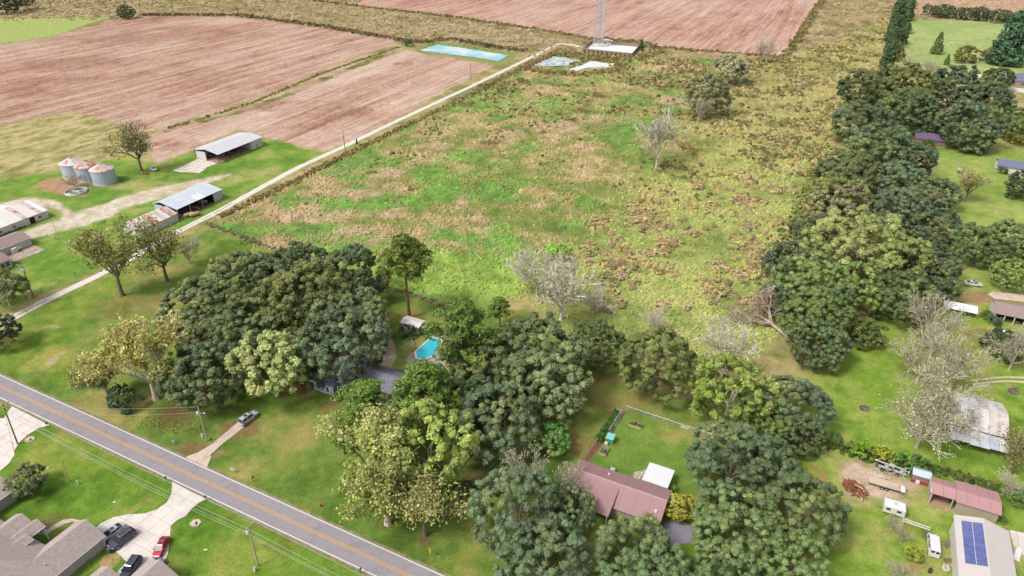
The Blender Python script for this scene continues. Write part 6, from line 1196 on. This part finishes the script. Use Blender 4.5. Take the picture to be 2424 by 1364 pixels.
# ---- flatbed trailer, camper, lifts
def wheel(t, x, y, r=.36, w=.12, axis='x'):
    o = MB().lathe([(0, -w), (r*.9, -w), (r, -w*.6), (r, w*.6), (r*.9, w), (0, w)], 12).build('wheel', tyre_m, t, True); o.rotation_euler = (math.pi/2, 0, 0); o.location = (x, y, r); MB().lathe([(0, -w-.015), (r*.55, -w-.015), (r*.55, w+.015), (0, w+.015)], 8).build('rim', rim_m, o)
t = thing('flatbed_trailer', 'long timber decked flatbed trailer on the bare earth', 'trailer', (*G(2092, 1150), 0), 0.02)
deck_m = mat('trailer_boards', C(226, 204, 184), 0.9, 0.15, 1.0, C(196, 168, 146), 0.56); fr = mat('trailer_frame', C(110, 104, 104), 0.6)
for k in range(6): MB().box((0, -.95+k*.38, .72), (6.0, .35, .06)).build('deck_board', deck_m, t)
MB().box((0, -1.16, .66), (6.1, .06, .16)).build('side_rail', fr, t); MB().box((0, 1.16, .66), (6.1, .06, .16)).build('side_rail', fr, t); MB().box((0, 0, .55), (6.0, .9, .12)).build('chassis', fr, t); MB().tube((3.0, .8, .55), (4.3, 0, .5), .06).build('drawbar', fr, t); MB().tube((3.0, -.8, .55), (4.3, 0, .5), .06).build('drawbar', fr, t)
MB().hexa([(3.05, -1.1, .5), (3.9, -.8, .45), (3.9, .8, .45), (3.05, 1.1, .5)], [(3.05, -1.1, .72), (3.9, -.8, .6), (3.9, .8, .6), (3.05, 1.1, .72)]).build('ramp', trim, t)
for xx in (-.45, .4):
    for s in (-1, 1): wheel(t, xx, s*1.32)
t = thing('camper', 'small white camper trailer parked on the grass', 'camper', (*G(2113, 1213), 0), 0.0)
MB().hexa([(-1.95, -1.05, .45), (1.95, -1.05, .45), (1.95, 1.05, .45), (-1.95, 1.05, .45)], [(-1.95, -1.05, 2.2), (1.85, -1.05, 2.2), (1.85, 1.05, 2.2), (-1.95, 1.05, 2.2)]).build('body', trim, t); MB().hexa([(-2.0, -1.1, 2.2), (1.9, -1.1, 2.2), (1.9, 1.1, 2.2), (-2.0, 1.1, 2.2)], [(-1.8, -.9, 2.4), (1.7, -.9, 2.4), (1.7, .9, 2.4), (-1.8, .9, 2.4)]).build('roof', whitep, t)
for x in (-1.1, .8): MB().box((x, -1.06, 1.5), (.8, .05, .5)).build('window', carglass, t)
MB().box((0, 0, 2.45), (.5, .5, .12)).build('roof_hatch', wall_g, t); MB().tube((-2, 0, .45), (-3, 0, .45), .06).build('drawbar', fr, t)
for s in (-1, 1): wheel(t, .1, s*1.0)
for i, (px, py, lb) in enumerate([(2090, 1112, 'grey towable boom lift at the left of a pair by the hedge'), (2126, 1124, 'grey folded boom lift right of its twin, near the little shed')]):
    t = thing('boom_lift', lb, 'boom lift', (*G(px, py), 0), -0.15); gm_ = mat('lift_grey', C(206, 206, 204), 0.5, 0.08, 1)
    MB().box((0, 0, .7), (2.6, .5, .25)).build('chassis', gm_, t); MB().box((0.4, 0, 1.2), (.7, .7, .8)).build('turret', gm_, t); MB().tube((0.5, .1, 1.6), (-2.0, .1, 1.9), .16, .14, 6).build('boom', gm_, t); MB().tube((-2.0, -.15, 1.9), (0.9, -.15, 2.1), .13, .12, 6).build('boom', gm_, t); MB().box((-1.4, 0, .9), (.5, 1.0, .5)).build('engine_box', fr, t)
    mb = MB()
    for (a, b_) in (((0.9, -.5, 1.2), (1.7, -.5, 1.2)), ((1.7, -.5, 1.2), (1.7, .5, 1.2)), ((1.7, .5, 1.2), (0.9, .5, 1.2)), ((.9, -.5, 2.1), (1.7, -.5, 2.1)), ((1.7, -.5, 2.1), (1.7, .5, 2.1)), ((1.7, .5, 2.1), (.9, .5, 2.1)), ((.9, .5, 2.1), (.9, -.5, 2.1)), ((.9, -.5, 1.2), (.9, -.5, 2.1)), ((1.7, -.5, 1.2), (1.7, -.5, 2.1)), ((1.7, .5, 1.2), (1.7, .5, 2.1)), ((.9, .5, 1.2), (.9, .5, 2.1))): mb.tube(a, b_, .04, None, 4)
    mb.build('basket', trim, t)
    for s in (-1, 1): wheel(t, -.2, s*.75, .33)
    for sx, sy in ((1, 1), (1, -1), (-1, 1), (-1, -1)): MB().tube((sx*.5, sy*.2, .7), (sx*1.6, sy*1.1, .05), .06, None, 5).build('outrigger', gm_, t)
# wood pile: each log a thing of the heap's own parts
t = thing('log_pile', 'heap of reddish cut logs and brush on the bare earth', 'log pile', (*G(2022, 1158), 0)); lgm = mat('log_bark', C(158, 104, 78), 0.95, 0.2, 2); lge = mat('log_end', C(236, 208, 160), 0.9, 0.1, 2); rn = random.Random(8)
for k in range(110):
    a = rn.uniform(0, 6.28); r = rn.random()**.6; x = 2.4*r*math.cos(a); y = 2.0*r*math.sin(a)-.35*x; z = .2+(1-r)*1.5*rn.random(); d = Vector((rn.uniform(-1, 1), rn.uniform(-1, 1), rn.uniform(-.3, .3))).normalized()*rn.uniform(.35, .8); rr = rn.uniform(.08, .2)
    MB().tube(Vector((x, y, z))-d, Vector((x, y, z))+d, rr, rr*.9, 7).build('log', lge if k % 19 == 3 else lgm, t)
t = thing('log_pile', 'small dark heap of logs under the tree beside the white car', 'log pile', (*G(342, 411), 0)); 
for k in range(22):
    x = rn.uniform(-2.2, 2.2); y = rn.uniform(-.9, .9); MB().tube((x-.8, y, .25+rn.random()*.5), (x+.8, y+.2, .25+rn.random()*.5), .22, .2, 7).build('log', lge if k == 5 else mat('dark_log', C(116, 76, 62), 0.95, 0.2, 2) if k == 0 else lgm, t)
t = thing('timber_frame', 'white timber swing frame with a ladder-like top on the grass', 'timber frame', (*G(2160, 1262), 0), -0.05)
for s in (-.35, .35): MB().box((0, s, 2.5), (4.6, .1, .12)).build('top_rail', trim, t)
for k in range(11): MB().box((-2.2+k*.44, 0, 2.52), (.07, .6, .07)).build('rung', trim, t)
for x in (-1.7, 1.7):
    for s in (-.3, .3): MB().box((x, s, 1.22), (.12, .12, 2.44)).build('post', wall_d, t)
for i, (px, py, rz_, lb) in enumerate([(2246, 1328, .4, 'stack of grey boards leaning at the left wall of the workshop'), (2242, 1290, 1.2, 'short stack of boards by the workshop wall, nearer the barn')]):
    t = thing('board_stack', lb, 'board stack', (*G(px, py), 0), rz_)
    for k in range(7): MB().box((rn.uniform(-.2, .2), -.4+k*.14, .1+.08*(k % 3)), (2.0+rn.uniform(-.5, .3), .12, .06), rn.uniform(-.15, .15)).build('board', wall_d, t)
t = thing('wood_crate', 'white open crate beside the workshop wall', 'crate', (*G(2238, 1348), 0), .3)
for s in (-1, 1): MB().box((s*.42, 0, .35), (.05, .9, .7)).build('side', trim, t); MB().box((0, s*.42, .35), (.78, .05, .7)).build('side', trim, t)
MB().box((0, 0, .05), (.78, .78, .05)).build('bottom', wall_d, t)
for i, (px, py, lb) in enumerate([(2200, 1355, 'dark round barrel on the grass at the bottom right edge'), (2385, 1298, 'rusty barrel at the right of the workshop')]):
    t = thing('barrel', lb, 'barrel', (*G(px, py), 0)); MB().lathe([(0, 0), (.3, 0), (.32, .3), (.32, .6), (.3, .9), (0, .9)], 14).build('drum', mat('barrel_blue', C(70, 80, 100), .5), t, True); MB().lathe([(.3, .88), (.33, .92), (0, .93)], 14).build('lid', plastic, t)
slabs('parking_pad', 'pale concrete pad right of the solar workshop', [(2390, 1255), (2480, 1275), (2480, 1330), (2402, 1310)], conc, 3.0, base_m=joint_m)
t = thing('skiff', 'small white upturned skiff on the pad right of the workshop', 'boat', (*G(2408, 1312), .07), 1.3)
MB().hexa([(-1.8, -.7, 0), (1.2, -.7, 0), (1.2, .7, 0), (-1.8, .7, 0)], [(-1.6, -.45, .6), (1.0, -.45, .6), (1.0, .45, .6), (-1.6, .45, .6)]).build('hull', trim, t); MB().hexa([(1.22, -.7, 0), (2.2, -.05, 0), (2.2, .05, 0), (1.22, .7, 0)], [(1.02, -.45, .6), (1.7, -.05, .5), (1.7, .05, .5), (1.02, .45, .6)]).build('bow', trim, t)
# farm machines under the barns
def tractor(label, loc, rz_, pm):
    t = thing('tractor', label, 'tractor', (*loc, .1), rz_)
    MB().box((.8, 0, 1.1), (1.8, .7, .8)).build('bonnet', pm, t); MB().box((-.6, 0, 1.0), (1.0, .9, .6)).build('seat_box', pm, t); MB().box((-.6, 0, 2.3), (1.3, 1.2, .08)).build('canopy', trim, t)
    for sx in (-1.1, -.1):
        for s in (-.5, .5): MB().tube((sx, s, 1.2), (sx, s, 2.3), .04).build('canopy_post', fr, t)
    for s in (-1, 1): wheel(t, -.8, s*.85, .75, .2); wheel(t, 1.3, s*.7, .42, .14)
tractor('red tractor under the open barn beside the ploughed field', (-253, 214.5), .3, mat('tractor_red', C(150, 60, 50), .5)); tractor('blue tractor at the left bay of the open barn by the ploughed field', (-258.5, 208.8), .1, mat('tractor_blue', C(90, 150, 190), .5)); tractor('pale tractor under the barn close to the lane', (-219, 169.5), .2, mat('tractor_cream', C(220, 212, 200), .5)); tractor('dark tractor in the shade of the barn close to the lane', (-219.5, 158.5), .2, mat('tractor_dark', C(70, 80, 70), .5)); tractor('dark tractor at the back of the open barn by the ploughed field', (-255.5, 220.5), .2, mat('tractor_brown', C(96, 76, 66), .5))
t = thing('harrow', 'orange disc harrow in front of the barn close to the lane', 'harrow', (*G(462, 495), 0), .2)
MB().box((0, 0, .6), (2.6, .15, .15)).build('beam', mat('orange_paint', C(214, 128, 70), .7, .1, 1), t); MB().box((0, .9, .6), (2.6, .15, .15)).build('beam', mat('orange_paint2', C(206, 120, 66), .7, .1, 1), t)
for k in range(6):
    o = MB().lathe([(0, -.03), (.4, -.01), (.4, .01), (0, .03)], 10).build('disc', steel, t); o.rotation_euler = (0, math.pi/2, 0); o.location = (-1.2+k*.48, .45, .4)
for i, (px, py, lb) in enumerate([(448, 513, 'rusty fuel tank lying by the lane in front of the barns, left of a pair'), (462, 512, 'pinkish fuel tank lying by the lane, right of a pair')]):
    t = thing('fuel_tank', lb, 'tank', (*G(px, py), 0), 1.2); o = MB().lathe([(0, -1.9), (.6, -1.85), (.75, -1.5), (.75, 1.5), (.6, 1.85), (0, 1.9)], 14).build('shell', mat('tank_rust', C(214, 176, 150), .7, .12, 1, C(180, 140, 96), .6), t, True); o.rotation_euler = (0, math.pi/2, 0); o.location = (0, 0, .9)
    for s in (-1, 1): MB().box((s*1.1, 0, .15), (.2, 1.1, .4)).build('cradle', wall_d, t)
# ================================================================ POLES AND WIRES
pole_m = mat('pole_wood', C(206, 190, 164), 0.9, 0.12, 1.5); pole_d = mat('pole_brown', C(140, 104, 84), 0.9, 0.15, 1.5); trf = mat('transformer', C(222, 226, 230), 0.4, 0.05, 1)
def pole(label, x, y, h, m=pole_m, arm=None, trans=0, lean=(0, 0), r=.17, light=False):
    t = thing('utility_pole', label, 'utility pole', (x, y, 0)); top = Vector((lean[0], lean[1], h))
    MB().tube((0, 0, -.3), top, r, r*.72, 10).build('pole_shaft', m, t)
    if arm is not None:
        d = Vector((math.cos(arm), math.sin(arm), 0)); MB().box(top+Vector((0, 0, -.25))+d.cross(Vector((0, 0, 1)))*.16, (2.8, .12, .14), arm).build('crossarm', pole_m, t)
        for s in (-1.25, -.55, .55, 1.25): MB().lathe([(.0, 0), (.07, 0), (.09, .1), (.05, .22), (0, .24)], 8, tuple(top+Vector((0, 0, -.18))+d*s+d.cross(Vector((0, 0, 1)))*.16)).build('insulator', trf, t)
    for k in range(trans):
        o = MB().lathe([(0, -.5), (.28, -.5), (.3, -.3), (.3, .35), (.22, .48), (0, .5)], 14).build('transformer', trf, t, True); o.location = top*((h-1.9)/h)+Vector((-.42 if k == 0 else .42, -.1, 0)); MB().lathe([(0, .5), (.06, .5), (.06, .75), (0, .78)], 6).build('bushing', plastic, o)
    if light: MB().tube(top*((h-1.8)/h), top*((h-1.8)/h)+Vector((1.2, .2, .25)), .05).build('lamp_arm', steel, t); MB().box(top*((h-1.8)/h)+Vector((1.3, .22, .26)), (.5, .25, .12)).build('lamp_head', trf, t)
    return t, Vector((x, y, 0))+top
p1, T1 = pole('leaning pole with a transformer and lamp at the mouth of the buff driveway', -112.6, 72.95, 9.9, pole_m, None, 1, (0, .3), light=True)
p2, T2 = pole('pale pole with crossarm and white transformer on the near verge', -78.37, 53.28, 10.6, pole_m, math.pi/2+.05, 1, (.0, .3))
p3, T3 = pole('brown pole standing at the edge of the left white drive', -149.97, 53.51, 11.2, pole_d, math.pi/2, 0, (0, .8))
p4, T4 = pole('short pale post with no wires on the near lawn', -129.1, 51.28, 6.0, pole_m, None, 0, (0, .5), r=.13)
p5, T5 = pole('dark pole with two transformers beside the lane at the left', -208.97, 95.02, 11.4, pole_d, .5, 2, (0, .3))
p6, T6 = pole('thin pole at the bend of the lane beside the ploughed field', *G(818, 362), 11, pole_d, None); p7, T7 = pole('thin pole further up the lane by the pond', *G(1115, 192), 11, pole_d, None); p8, T8 = pole('white capped pole at the end of the lane by the tower', *G(1322, 110), 9, pole_m, None, 1)
p9, T9 = pole('thin bare pole beside the fence corner in the farm yard', *G(138, 562), 7.5, pole_m, None, r=.09)
wire_m = mat('wire', C(200, 200, 180), 0.5, 0.05, 1)
def wire(label, a, b_, sag=.6, r=.028, n=14):
    t = MB(); pts = [a.lerp(b_, i/n)-Vector((0, 0, sag*4*(i/n)*(1-i/n))) for i in range(n+1)]
    for p, q in zip(pts[:-1], pts[1:]): t.tube(p, q, r, None, 4, False)
    o = t.build('power_line', wire_m); tag(o, label, 'power line', 'power lines'); return o
off = [(-1.25, 'road-side'), (.55, 'middle'), (1.25, 'lawn-side')]
E1 = Vector((-8, 53.2, 10.6)); W1 = Vector((-230, 54.5, 11.2))
for dy, nm in ((1.25, 'road-side top'), (-.55, 'middle top'), (-1.25, 'lawn-side top')):
    v = Vector((0, dy, 0)); wire(f'{nm} wire between the brown pole and the transformer pole', T3+v, T2+v, 1.2); wire(f'{nm} wire running on right from the transformer pole', T2+v, E1+v, 1.0); wire(f'{nm} wire leaving the picture left of the brown pole', W1+v, T3+v, 1.0)
v = Vector((0, 0, -3.0)); wire('lower wire between the brown pole and the transformer pole', T3+v, T2+v, 1.4); wire('lower wire running on right from the transformer pole', T2+v, E1+v, 1.0)
wire('upper wire crossing the road from the brown pole to the leaning pole', T3, T1, 1.0); wire('lower wire crossing the road from the brown pole to the leaning pole', T3-Vector((0, 0, 1.8)), T1-Vector((0, 0, 1.6)), 1.2)
for k, nm in enumerate(('first', 'second', 'third', 'fourth')): wire(f'{nm} wire from the double transformer pole down to the left edge', T5+Vector((-1.2+.8*k, -.4+.2*k, 0)), Vector((-178+3.5*k*.6, 56, 10.5)), 1.0)
# ================================================================ STREET FURNITURE
def mailbox(label, px, py):
    t = thing('mailbox', label, 'mailbox', (*G(px, py), 0)); MB().box((0, 0, .5), (.1, .1, 1.1)).build('post', wall_d, t); MB().box((0, .1, 1.18), (.22, .5, .2)).build('box', plastic, t); o = MB().lathe([(0, -.25), (.11, -.25), (.11, .25), (0, .25)], 10).build('lid', plastic, t); o.rotation_euler = (math.pi/2, 0, 0); o.location = (0, .1, 1.28)
mailbox('black mailbox at the corner of the left white drive', 113, 1012); mailbox('black mailbox left of the mouth of the white driveway', 394, 1141); mailbox('black mailbox right of the mouth of the white driveway', 488, 1186); mailbox('black mailbox on the far verge opposite the white driveway', 600, 1140); mailbox('black mailbox on the near verge at the bottom edge', 854, 1358); mailbox('large black mailbox at the foot of the leaning pole', 501, 1050)
def sign(label, px, py, w, h, z, pm, rz_=0.0, posts=1, extra=None):
    t = thing('sign', label, 'sign', (*G(px, py), 0), rz_); MB().box((0, 0, z), (w, .05, h)).build('panel', pm, t)
    for s in ((0,) if posts == 1 else (-w/2+.04, w/2-.04)): MB().box((s, .045, (z+h/2)/2), (.06, .04, z+h/2)).build('post', steel, t)
    return t
t = sign('white and blue estate agent sign on the house lawn', 553, 1120, .9, .75, 1.1, trim, .3, 2)
for k in range(3): MB().box((0, -.035, 1.3-.2*k), (.6, .02, .07)).build('print', mat('print_blue', C(90, 120, 170), .7) if k == 0 else bpy.data.materials['print_blue'], t)
t = sign('small blue sign on a stake near the leaning pole', 412, 1052, .75, .6, .9, mat('sign_blue', C(120, 160, 220), .6, .1, 2), .2, 1); MB().box((0.05, -.035, .95), (.35, .02, .25)).build('print', trim, t)
t = sign('yellow road warning sign seen from behind near the mulch ring', 1019, 1318, .01, .01, 2.0, steel, -.35)
ym = mat('sign_yellow', C(250, 182, 30), .5, .03, 2)
MB().box((0, -.05, 2.05), (.72, .04, .72), 0, Matrix.Rotation(math.pi/4, 3, 'Y')).build('diamond', ym, t); MB().box((0, -.05, 1.3), (.5, .04, .42)).build('plate', ym, t); MB().box((0, -.074, 2.05), (.12, .01, .5)).build('symbol', plastic, t)
t = thing('fire_hydrant', 'red fire hydrant on the far verge', 'fire hydrant', (*G(760, 1199), 0)); rm = mat('hydrant_red', C(216, 44, 36), .4, .05, 2)
MB().lathe([(0, 0), (.2, 0), (.2, .08), (.14, .1), (.14, .6), (.18, .62), (.16, .72), (.08, .84), (0, .88)], 14).build('barrel', rm, t, True); MB().tube((-.28, 0, .5), (.28, 0, .5), .07, None, 8).build('outlet', rm, t); MB().tube((0, 0, .48), (0, -.26, .48), .09, None, 8).build('nozzle', rm, t)
def pedestal(label, px, py, h=.9, r=.16):
    t = thing('utility_pedestal', label, 'pedestal', (*G(px, py), 0)); MB().box((0, 0, h/2), (r*2, r*2, h)).build('body', trim, t); MB().box((0, 0, h+.03), (r*2.3, r*2.3, .07)).build('cap', wall_g, t)
pedestal('white utility pedestal right of the short post on the near lawn', 186, 1146, 1.0, .14); pedestal('white utility pedestal below the transformer pole', 604, 1352, .9); pedestal('white utility pedestal left of the leaning pole', 480, 1036, 1.1, .15); pedestal('white meter box at the foot of the double transformer pole', 72, 706, .8, .2)
for i, (px, py, lb) in enumerate([(71, 1041, 'concrete drain inlet beside the left white drive'), (463, 1239, 'concrete drain inlet on the lawn right of the white driveway')]):
    t = thing('drain_inlet', lb, 'drain', (*G(px, py), 0)); MB().prism([(-.9, -.7), (.2, -1.0), (1.0, -.3), (.9, .7), (-.1, 1.0), (-1.0, .4)], -.05, .14).build('apron', conc_o, t); MB().box((.25, 0, .16), (.8, .35, .06), -.6).build('grate', dark, t)
for i, (px, py, lb) in enumerate([(113, 1107, 'small white cover plate left of the short post on the near lawn'), (271, 1189, 'small white cover plate in the middle of the near lawn'), (487, 1302, 'small pale cover plate on the lawn right of the white driveway')]):
    t = thing('cover_plate', lb, 'cover plate', (*G(px, py), 0), .5); MB().box((0, 0, .04), (.62, .3, .1)).build('frame', conc, t); MB().box((0, 0, .095), (.5, .2, .03)).build('lid', trim, t)
guy = mat('yellow_guard', C(236, 206, 60), .6)
for i, (dx, lb) in enumerate([(-.3, 'left yellow guy wire guard by the brown pole'), (.3, 'right yellow guy wire guard by the brown pole')]):
    a_ = Vector((*G(36+i*2, 1082), 0)); t = thing('guy_wire', lb, 'guy wire', a_); MB().tube((0, 0, 0), (T3-a_)*.30, .05, None, 6).build('guard', guy, t); MB().tube((T3-a_)*.30, (T3-a_)*.93, .018, None, 4).build('cable', wire_m, t)
# ================================================================ GARDEN AND FENCES
A_ = Vector((*G(1481, 970), 0)); B_ = Vector((*G(1690, 1040), 0)); d_ = B_-A_; n_ = 9
t = thing('wire_fence', 'white railed wire fence at the back of the garden', 'fence', A_, math.atan2(d_.y, d_.x)); L_ = d_.length
MB().tube((0, 0, 1.25), (L_, 0, 1.25), .05, None, 6).build('top_rail', trim, t)
for k in range(n_+1): MB().tube((L_*k/n_, 0, -.1), (L_*k/n_, 0, 1.35), .045, None, 6).build('post', steel, t)
mb = MB()
for k in range(int(L_/.35)):
    x = k*.35; mb.tube((x, .0, .08), (x+.35*3, 0, 1.22), .009, None, 3, False); mb.tube((x+.35*3, 0, .08), (x, 0, 1.22), .009, None, 3, False)
mb.build('mesh', steel, t)
for z in (.35, .6, .85): MB().box((L_*.68, -.05, z), (1.9, .05, .09)).build('gate_bar', trim, t)
A_ = Vector((*G(1384, 1090), 0)); B_ = Vector((*G(1414, 1046), 0)); d_ = B_-A_
t = thing('wire_fence', 'short wire fence from the mauve roof to the garden hedge', 'fence', A_, math.atan2(d_.y, d_.x)); MB().tube((0, 0, 1.2), (d_.length, 0, 1.2), .05, None, 6).build('top_rail', steel, t)
for k in range(4): MB().tube((d_.length*k/3, 0, -.1), (d_.length*k/3, 0, 1.3), .05, None, 6).build('post', steel, t)
soil = mat('bed_soil', C(96, 76, 60), .95, .2, 3); bed_w = mat('bed_boards', C(210, 190, 164), .9, .12, 2)
for i, (px, py, w_, l_, rz_, lb) in enumerate([(1504, 1008, 3.0, 1.3, -.02, 'raised vegetable bed near the middle of the garden fence'), (1430, 1070, 1.5, 2.4, 0, 'white framed raised bed nearest the mauve roof')]):
    t = thing('raised_bed', lb, 'raised bed', (*G(px, py), 0), rz_)
    for s in (-1, 1): MB().box((s*w_/2, 0, .22), (.08, l_+.08, .5)).build('side_board', bed_w, t); MB().box((0, s*l_/2, .22), (w_-.09, .08, .5)).build('side_board', bed_w, t)
    MB().box((0, 0, .2), (w_-.1, l_-.1, .36)).build('soil', soil, t)
    for k in range(8):
        o = link_mesh('vegetable', CL[k % 5], t); o.location = (rn.uniform(-w_/2+.2, w_/2-.2), rn.uniform(-l_/2+.2, l_/2-.2), .36); o.scale = (.22, .22, .3); o.color = (*C(*[(84, 140, 60), (190, 180, 70), (60, 110, 60)][k % 3]), 1)
    if i:
        for s in (-.3, .1, .5): MB().box((s, 0, .42), (.07, l_-.2, .05)).build('divider', trim, t)
P0 = Vector((*G(1441, 1028), 0)); P1 = Vector((*G(1472, 978), 0))
for k in range(7):
    q = P0.lerp(P1, (k+.5)/7); t = thing('garden_trellis', f'{ORD[k]} white A-frame trellis from the near end of the row in the garden', 'trellis', q, math.atan2((P1-P0).y, (P1-P0).x), 'white trellis frames in the garden')
    for s in (-1, 1):
        for e in (-.45, .45): MB().tube((e, s*.55, 0), (e*.6, 0, 1.5), .045, None, 5).build('leg', trim, t)
        MB().tube((-.42, s*.42, .35), (.42, s*.42, .35), .035, None, 5).build('rail', trim, t)
    MB().tube((-.3, 0, 1.5), (.3, 0, 1.5), .045, None, 5).build('ridge', trim, t)
    o = link_mesh('bean_plant', CL[k % 5], t); o.scale = (.35, .25, .5); o.color = (*C(84, 124, 60), 1)
t = thing('garden_shelter', 'small turquoise topped potting shelter between the trellis row and the raised bed', 'shelter', (*G(1444, 1046), 0), 0)
tq = mat('turquoise_sheet', C(140, 214, 206), .6, .06, 2); MB().slab([(-.9, -.9, 1.5), (.9, -.9, 1.5), (.9, .9, 1.8), (-.9, .9, 1.8)], .06).build('roof', tq, t)
for x, y in ((-.8, -.8), (.8, -.8), (-.8, .8), (.8, .8)): MB().box((x, y, .75), (.08, .08, 1.5)).build('post', wood, t)
MB().box((.2, -.3, .5), (1.0, .9, .9)).build('bench', mat('teal_box', C(90, 160, 160), .7), t); MB().box((-.5, -1.2, .3), (.7, .5, .6)).build('tub', wall_w, t)
t = thing('air_conditioner', 'white air conditioner unit on the garden wall of the mauve roofed house', 'air conditioner', (*G(1450, 1117), 0)); MB().box((0, 0, .45), (.9, .7, .8)).build('case', trim, t); MB().lathe([(0, .87), (.3, .87), (.3, .9), (0, .92)], 12).build('fan_guard', steel, t)
tag(MB().prism(WP([(1502, 1118), (1530, 1112), (1524, 1124), (1512, 1142), (1498, 1130)]), -.02, .06).build('stone_edging', mat('pale_stones', C(224, 210, 190), .9, .2, 3, C(170, 150, 128), .5)), 'pale stone edging beside the patio cover', kind='structure')
t = thing('banana_plant', 'banana plant with spiky yellow-green leaves at the corner of the white patio cover', 'plant', (*G(1588, 1162), 0)); bl = mat('banana_leaf', C(120, 150, 60), .6, .2, 2, C(210, 170, 60), .56); MB().tube((0, 0, -.1), (0, 0, 1.3), .12, .08, 7).build('stem', bl, t)
for k in range(9):
    a = k*.7; d = Vector((math.cos(a), math.sin(a), 0)); n2 = Vector((-d.y, d.x, 0)); m2 = MB(); pts = [Vector((0, 0, 1.2))+d*(1.5*s)+Vector((0, 0, .9*s-1.1*s*s)) for s in (0, .35, .7, 1)]; ws = (.05, .2, .16, .01)
    for i in range(3): m2.poly([pts[i]-n2*ws[i], pts[i+1]-n2*ws[i+1], pts[i+1]+n2*ws[i+1], pts[i]+n2*ws[i]])
    m2.build('leaf', bl, t)
def post_fence(name, label, pts, st, h, m, rails=0, r=.07, cat='fence'):
    W = [Vector((*p, 0)) for p in WP(pts)]; t = thing(name, label, cat, W[0]); prev = None
    for a, b_ in zip(W[:-1], W[1:]):
        k = max(1, int((b_-a).length/st))
        for i in range(k+1 if b_ is W[-1] else k):
            q = a.lerp(b_, i/k)-W[0]; MB().tube(q+Vector((0, 0, -.2)), q+Vector((0, 0, h)), r, r*.9, 6).build('post', m, t)
            if prev is not None:
                for z in range(rails): MB().tube(prev+Vector((0, 0, h*(.35+.3*z))), q+Vector((0, 0, h*(.35+.3*z))), .02, None, 3).build('wire', steel, t)
            prev = q
post_fence('post_fence', 'old post and wire fence between the lane and the pasture', [(512, 522), (640, 462), (740, 405), (842, 352)], 6.5, 1.3, wall_d, 2, .09); post_fence('post_fence', 'dark post and wire fence behind the grove', [(490, 530), (640, 588), (900, 680), (1056, 728)], 7, 1.2, post_m, 2, .08)
post_fence('post_fence', 'fence of dark posts beside the lane below the bungalow', [(62, 708), (100, 692), (140, 668), (215, 636)], 4.5, 1.3, post_m, 2, .09); post_fence('post_fence', 'fence with pale rails beside the farm yard track', [(74, 577), (112, 560), (133, 566), (160, 576), (185, 586)], 4.5, 1.3, post_m, 2, .09)
t = thing('cedar_post', 'dark leafy gate post beside the lane at the pasture corner', 'post', (*G(845, 341), 0)); MB().tube((0, 0, -.1), (0, 0, 2.6), .22, .18, 7).build('shaft', post_m, t); o = link_mesh('ivy', PROTO['conifer'][0][0][1][1], t); o.scale = (.16, .16, .22); o.color = (*C(80, 90, 56), 1)
t = thing('goal_frame', 'white football goal frame on the far paddock', 'goal', (*G(2262, 111), 0), .0)
gw = 10.0
for s in (-1, 1): MB().tube((s*gw/2, 0, 0), (s*gw/2, 0, 3.0), .16, None, 6).build('post', trim, t); MB().tube((s*gw/2, 0, 3.0), (s*gw/2, 2.4, 0), .1, None, 5).build('stay', trim, t)
MB().tube((-gw/2, 0, 3.0), (gw/2, 0, 3.0), .16, None, 6).build('crossbar', trim, t)
for i, (px, py, lb) in enumerate([(2272, 408, 'white lawn tractor left of the small brown tree in the upper right garden'), (2378, 791, 'white garden bench on the brown bed at the right edge')]):
    if i == 0:
        t = thing('lawn_tractor', lb, 'lawn tractor', (*G(px, py), 0), .4); MB().box((.5, 0, .8), (1.4, 1.0, .8)).build('bonnet', trim, t); MB().box((-.7, 0, 1.1), (.7, .8, .9)).build('seat', trim, t)
        for s in (-1, 1): wheel(t, -.7, s*.7, .5, .15); wheel(t, .8, s*.6, .32, .12)
    else:
        t = thing('garden_bench', lb, 'bench', (*G(px, py), 0), -.3); MB().box((0, 0, .45), (1.8, .5, .08)).build('seat', trim, t); MB().box((0, .26, .8), (1.8, .07, .6)).build('backrest', trim, t)
        for s in (-.8, .8): MB().box((s, 0, .2), (.1, .45, .4)).build('leg', trim, t)
ash = mat('fire_pit_ash', C(120, 98, 96), .95, .25, 3, C(180, 160, 150), .6)
for i, (px, py, lb) in enumerate([(2046, 967, 'grey fire pit ring on the right-hand lawn'), (2398, 927, 'dark burnt heap on the lawn at the right edge')]):
    t = thing('fire_pit', lb, 'fire pit', (*G(px, py), 0)); MB().lathe([(0, .12), (.7, .06), (1.0, -.02)], 14).build('ash', ash, t)
    for k in range(12): a = k*math.pi/6; MB().box((1.0*math.cos(a), 1.0*math.sin(a), .1), (.35, .25, .24), a+.2).build('stone', ash, t)
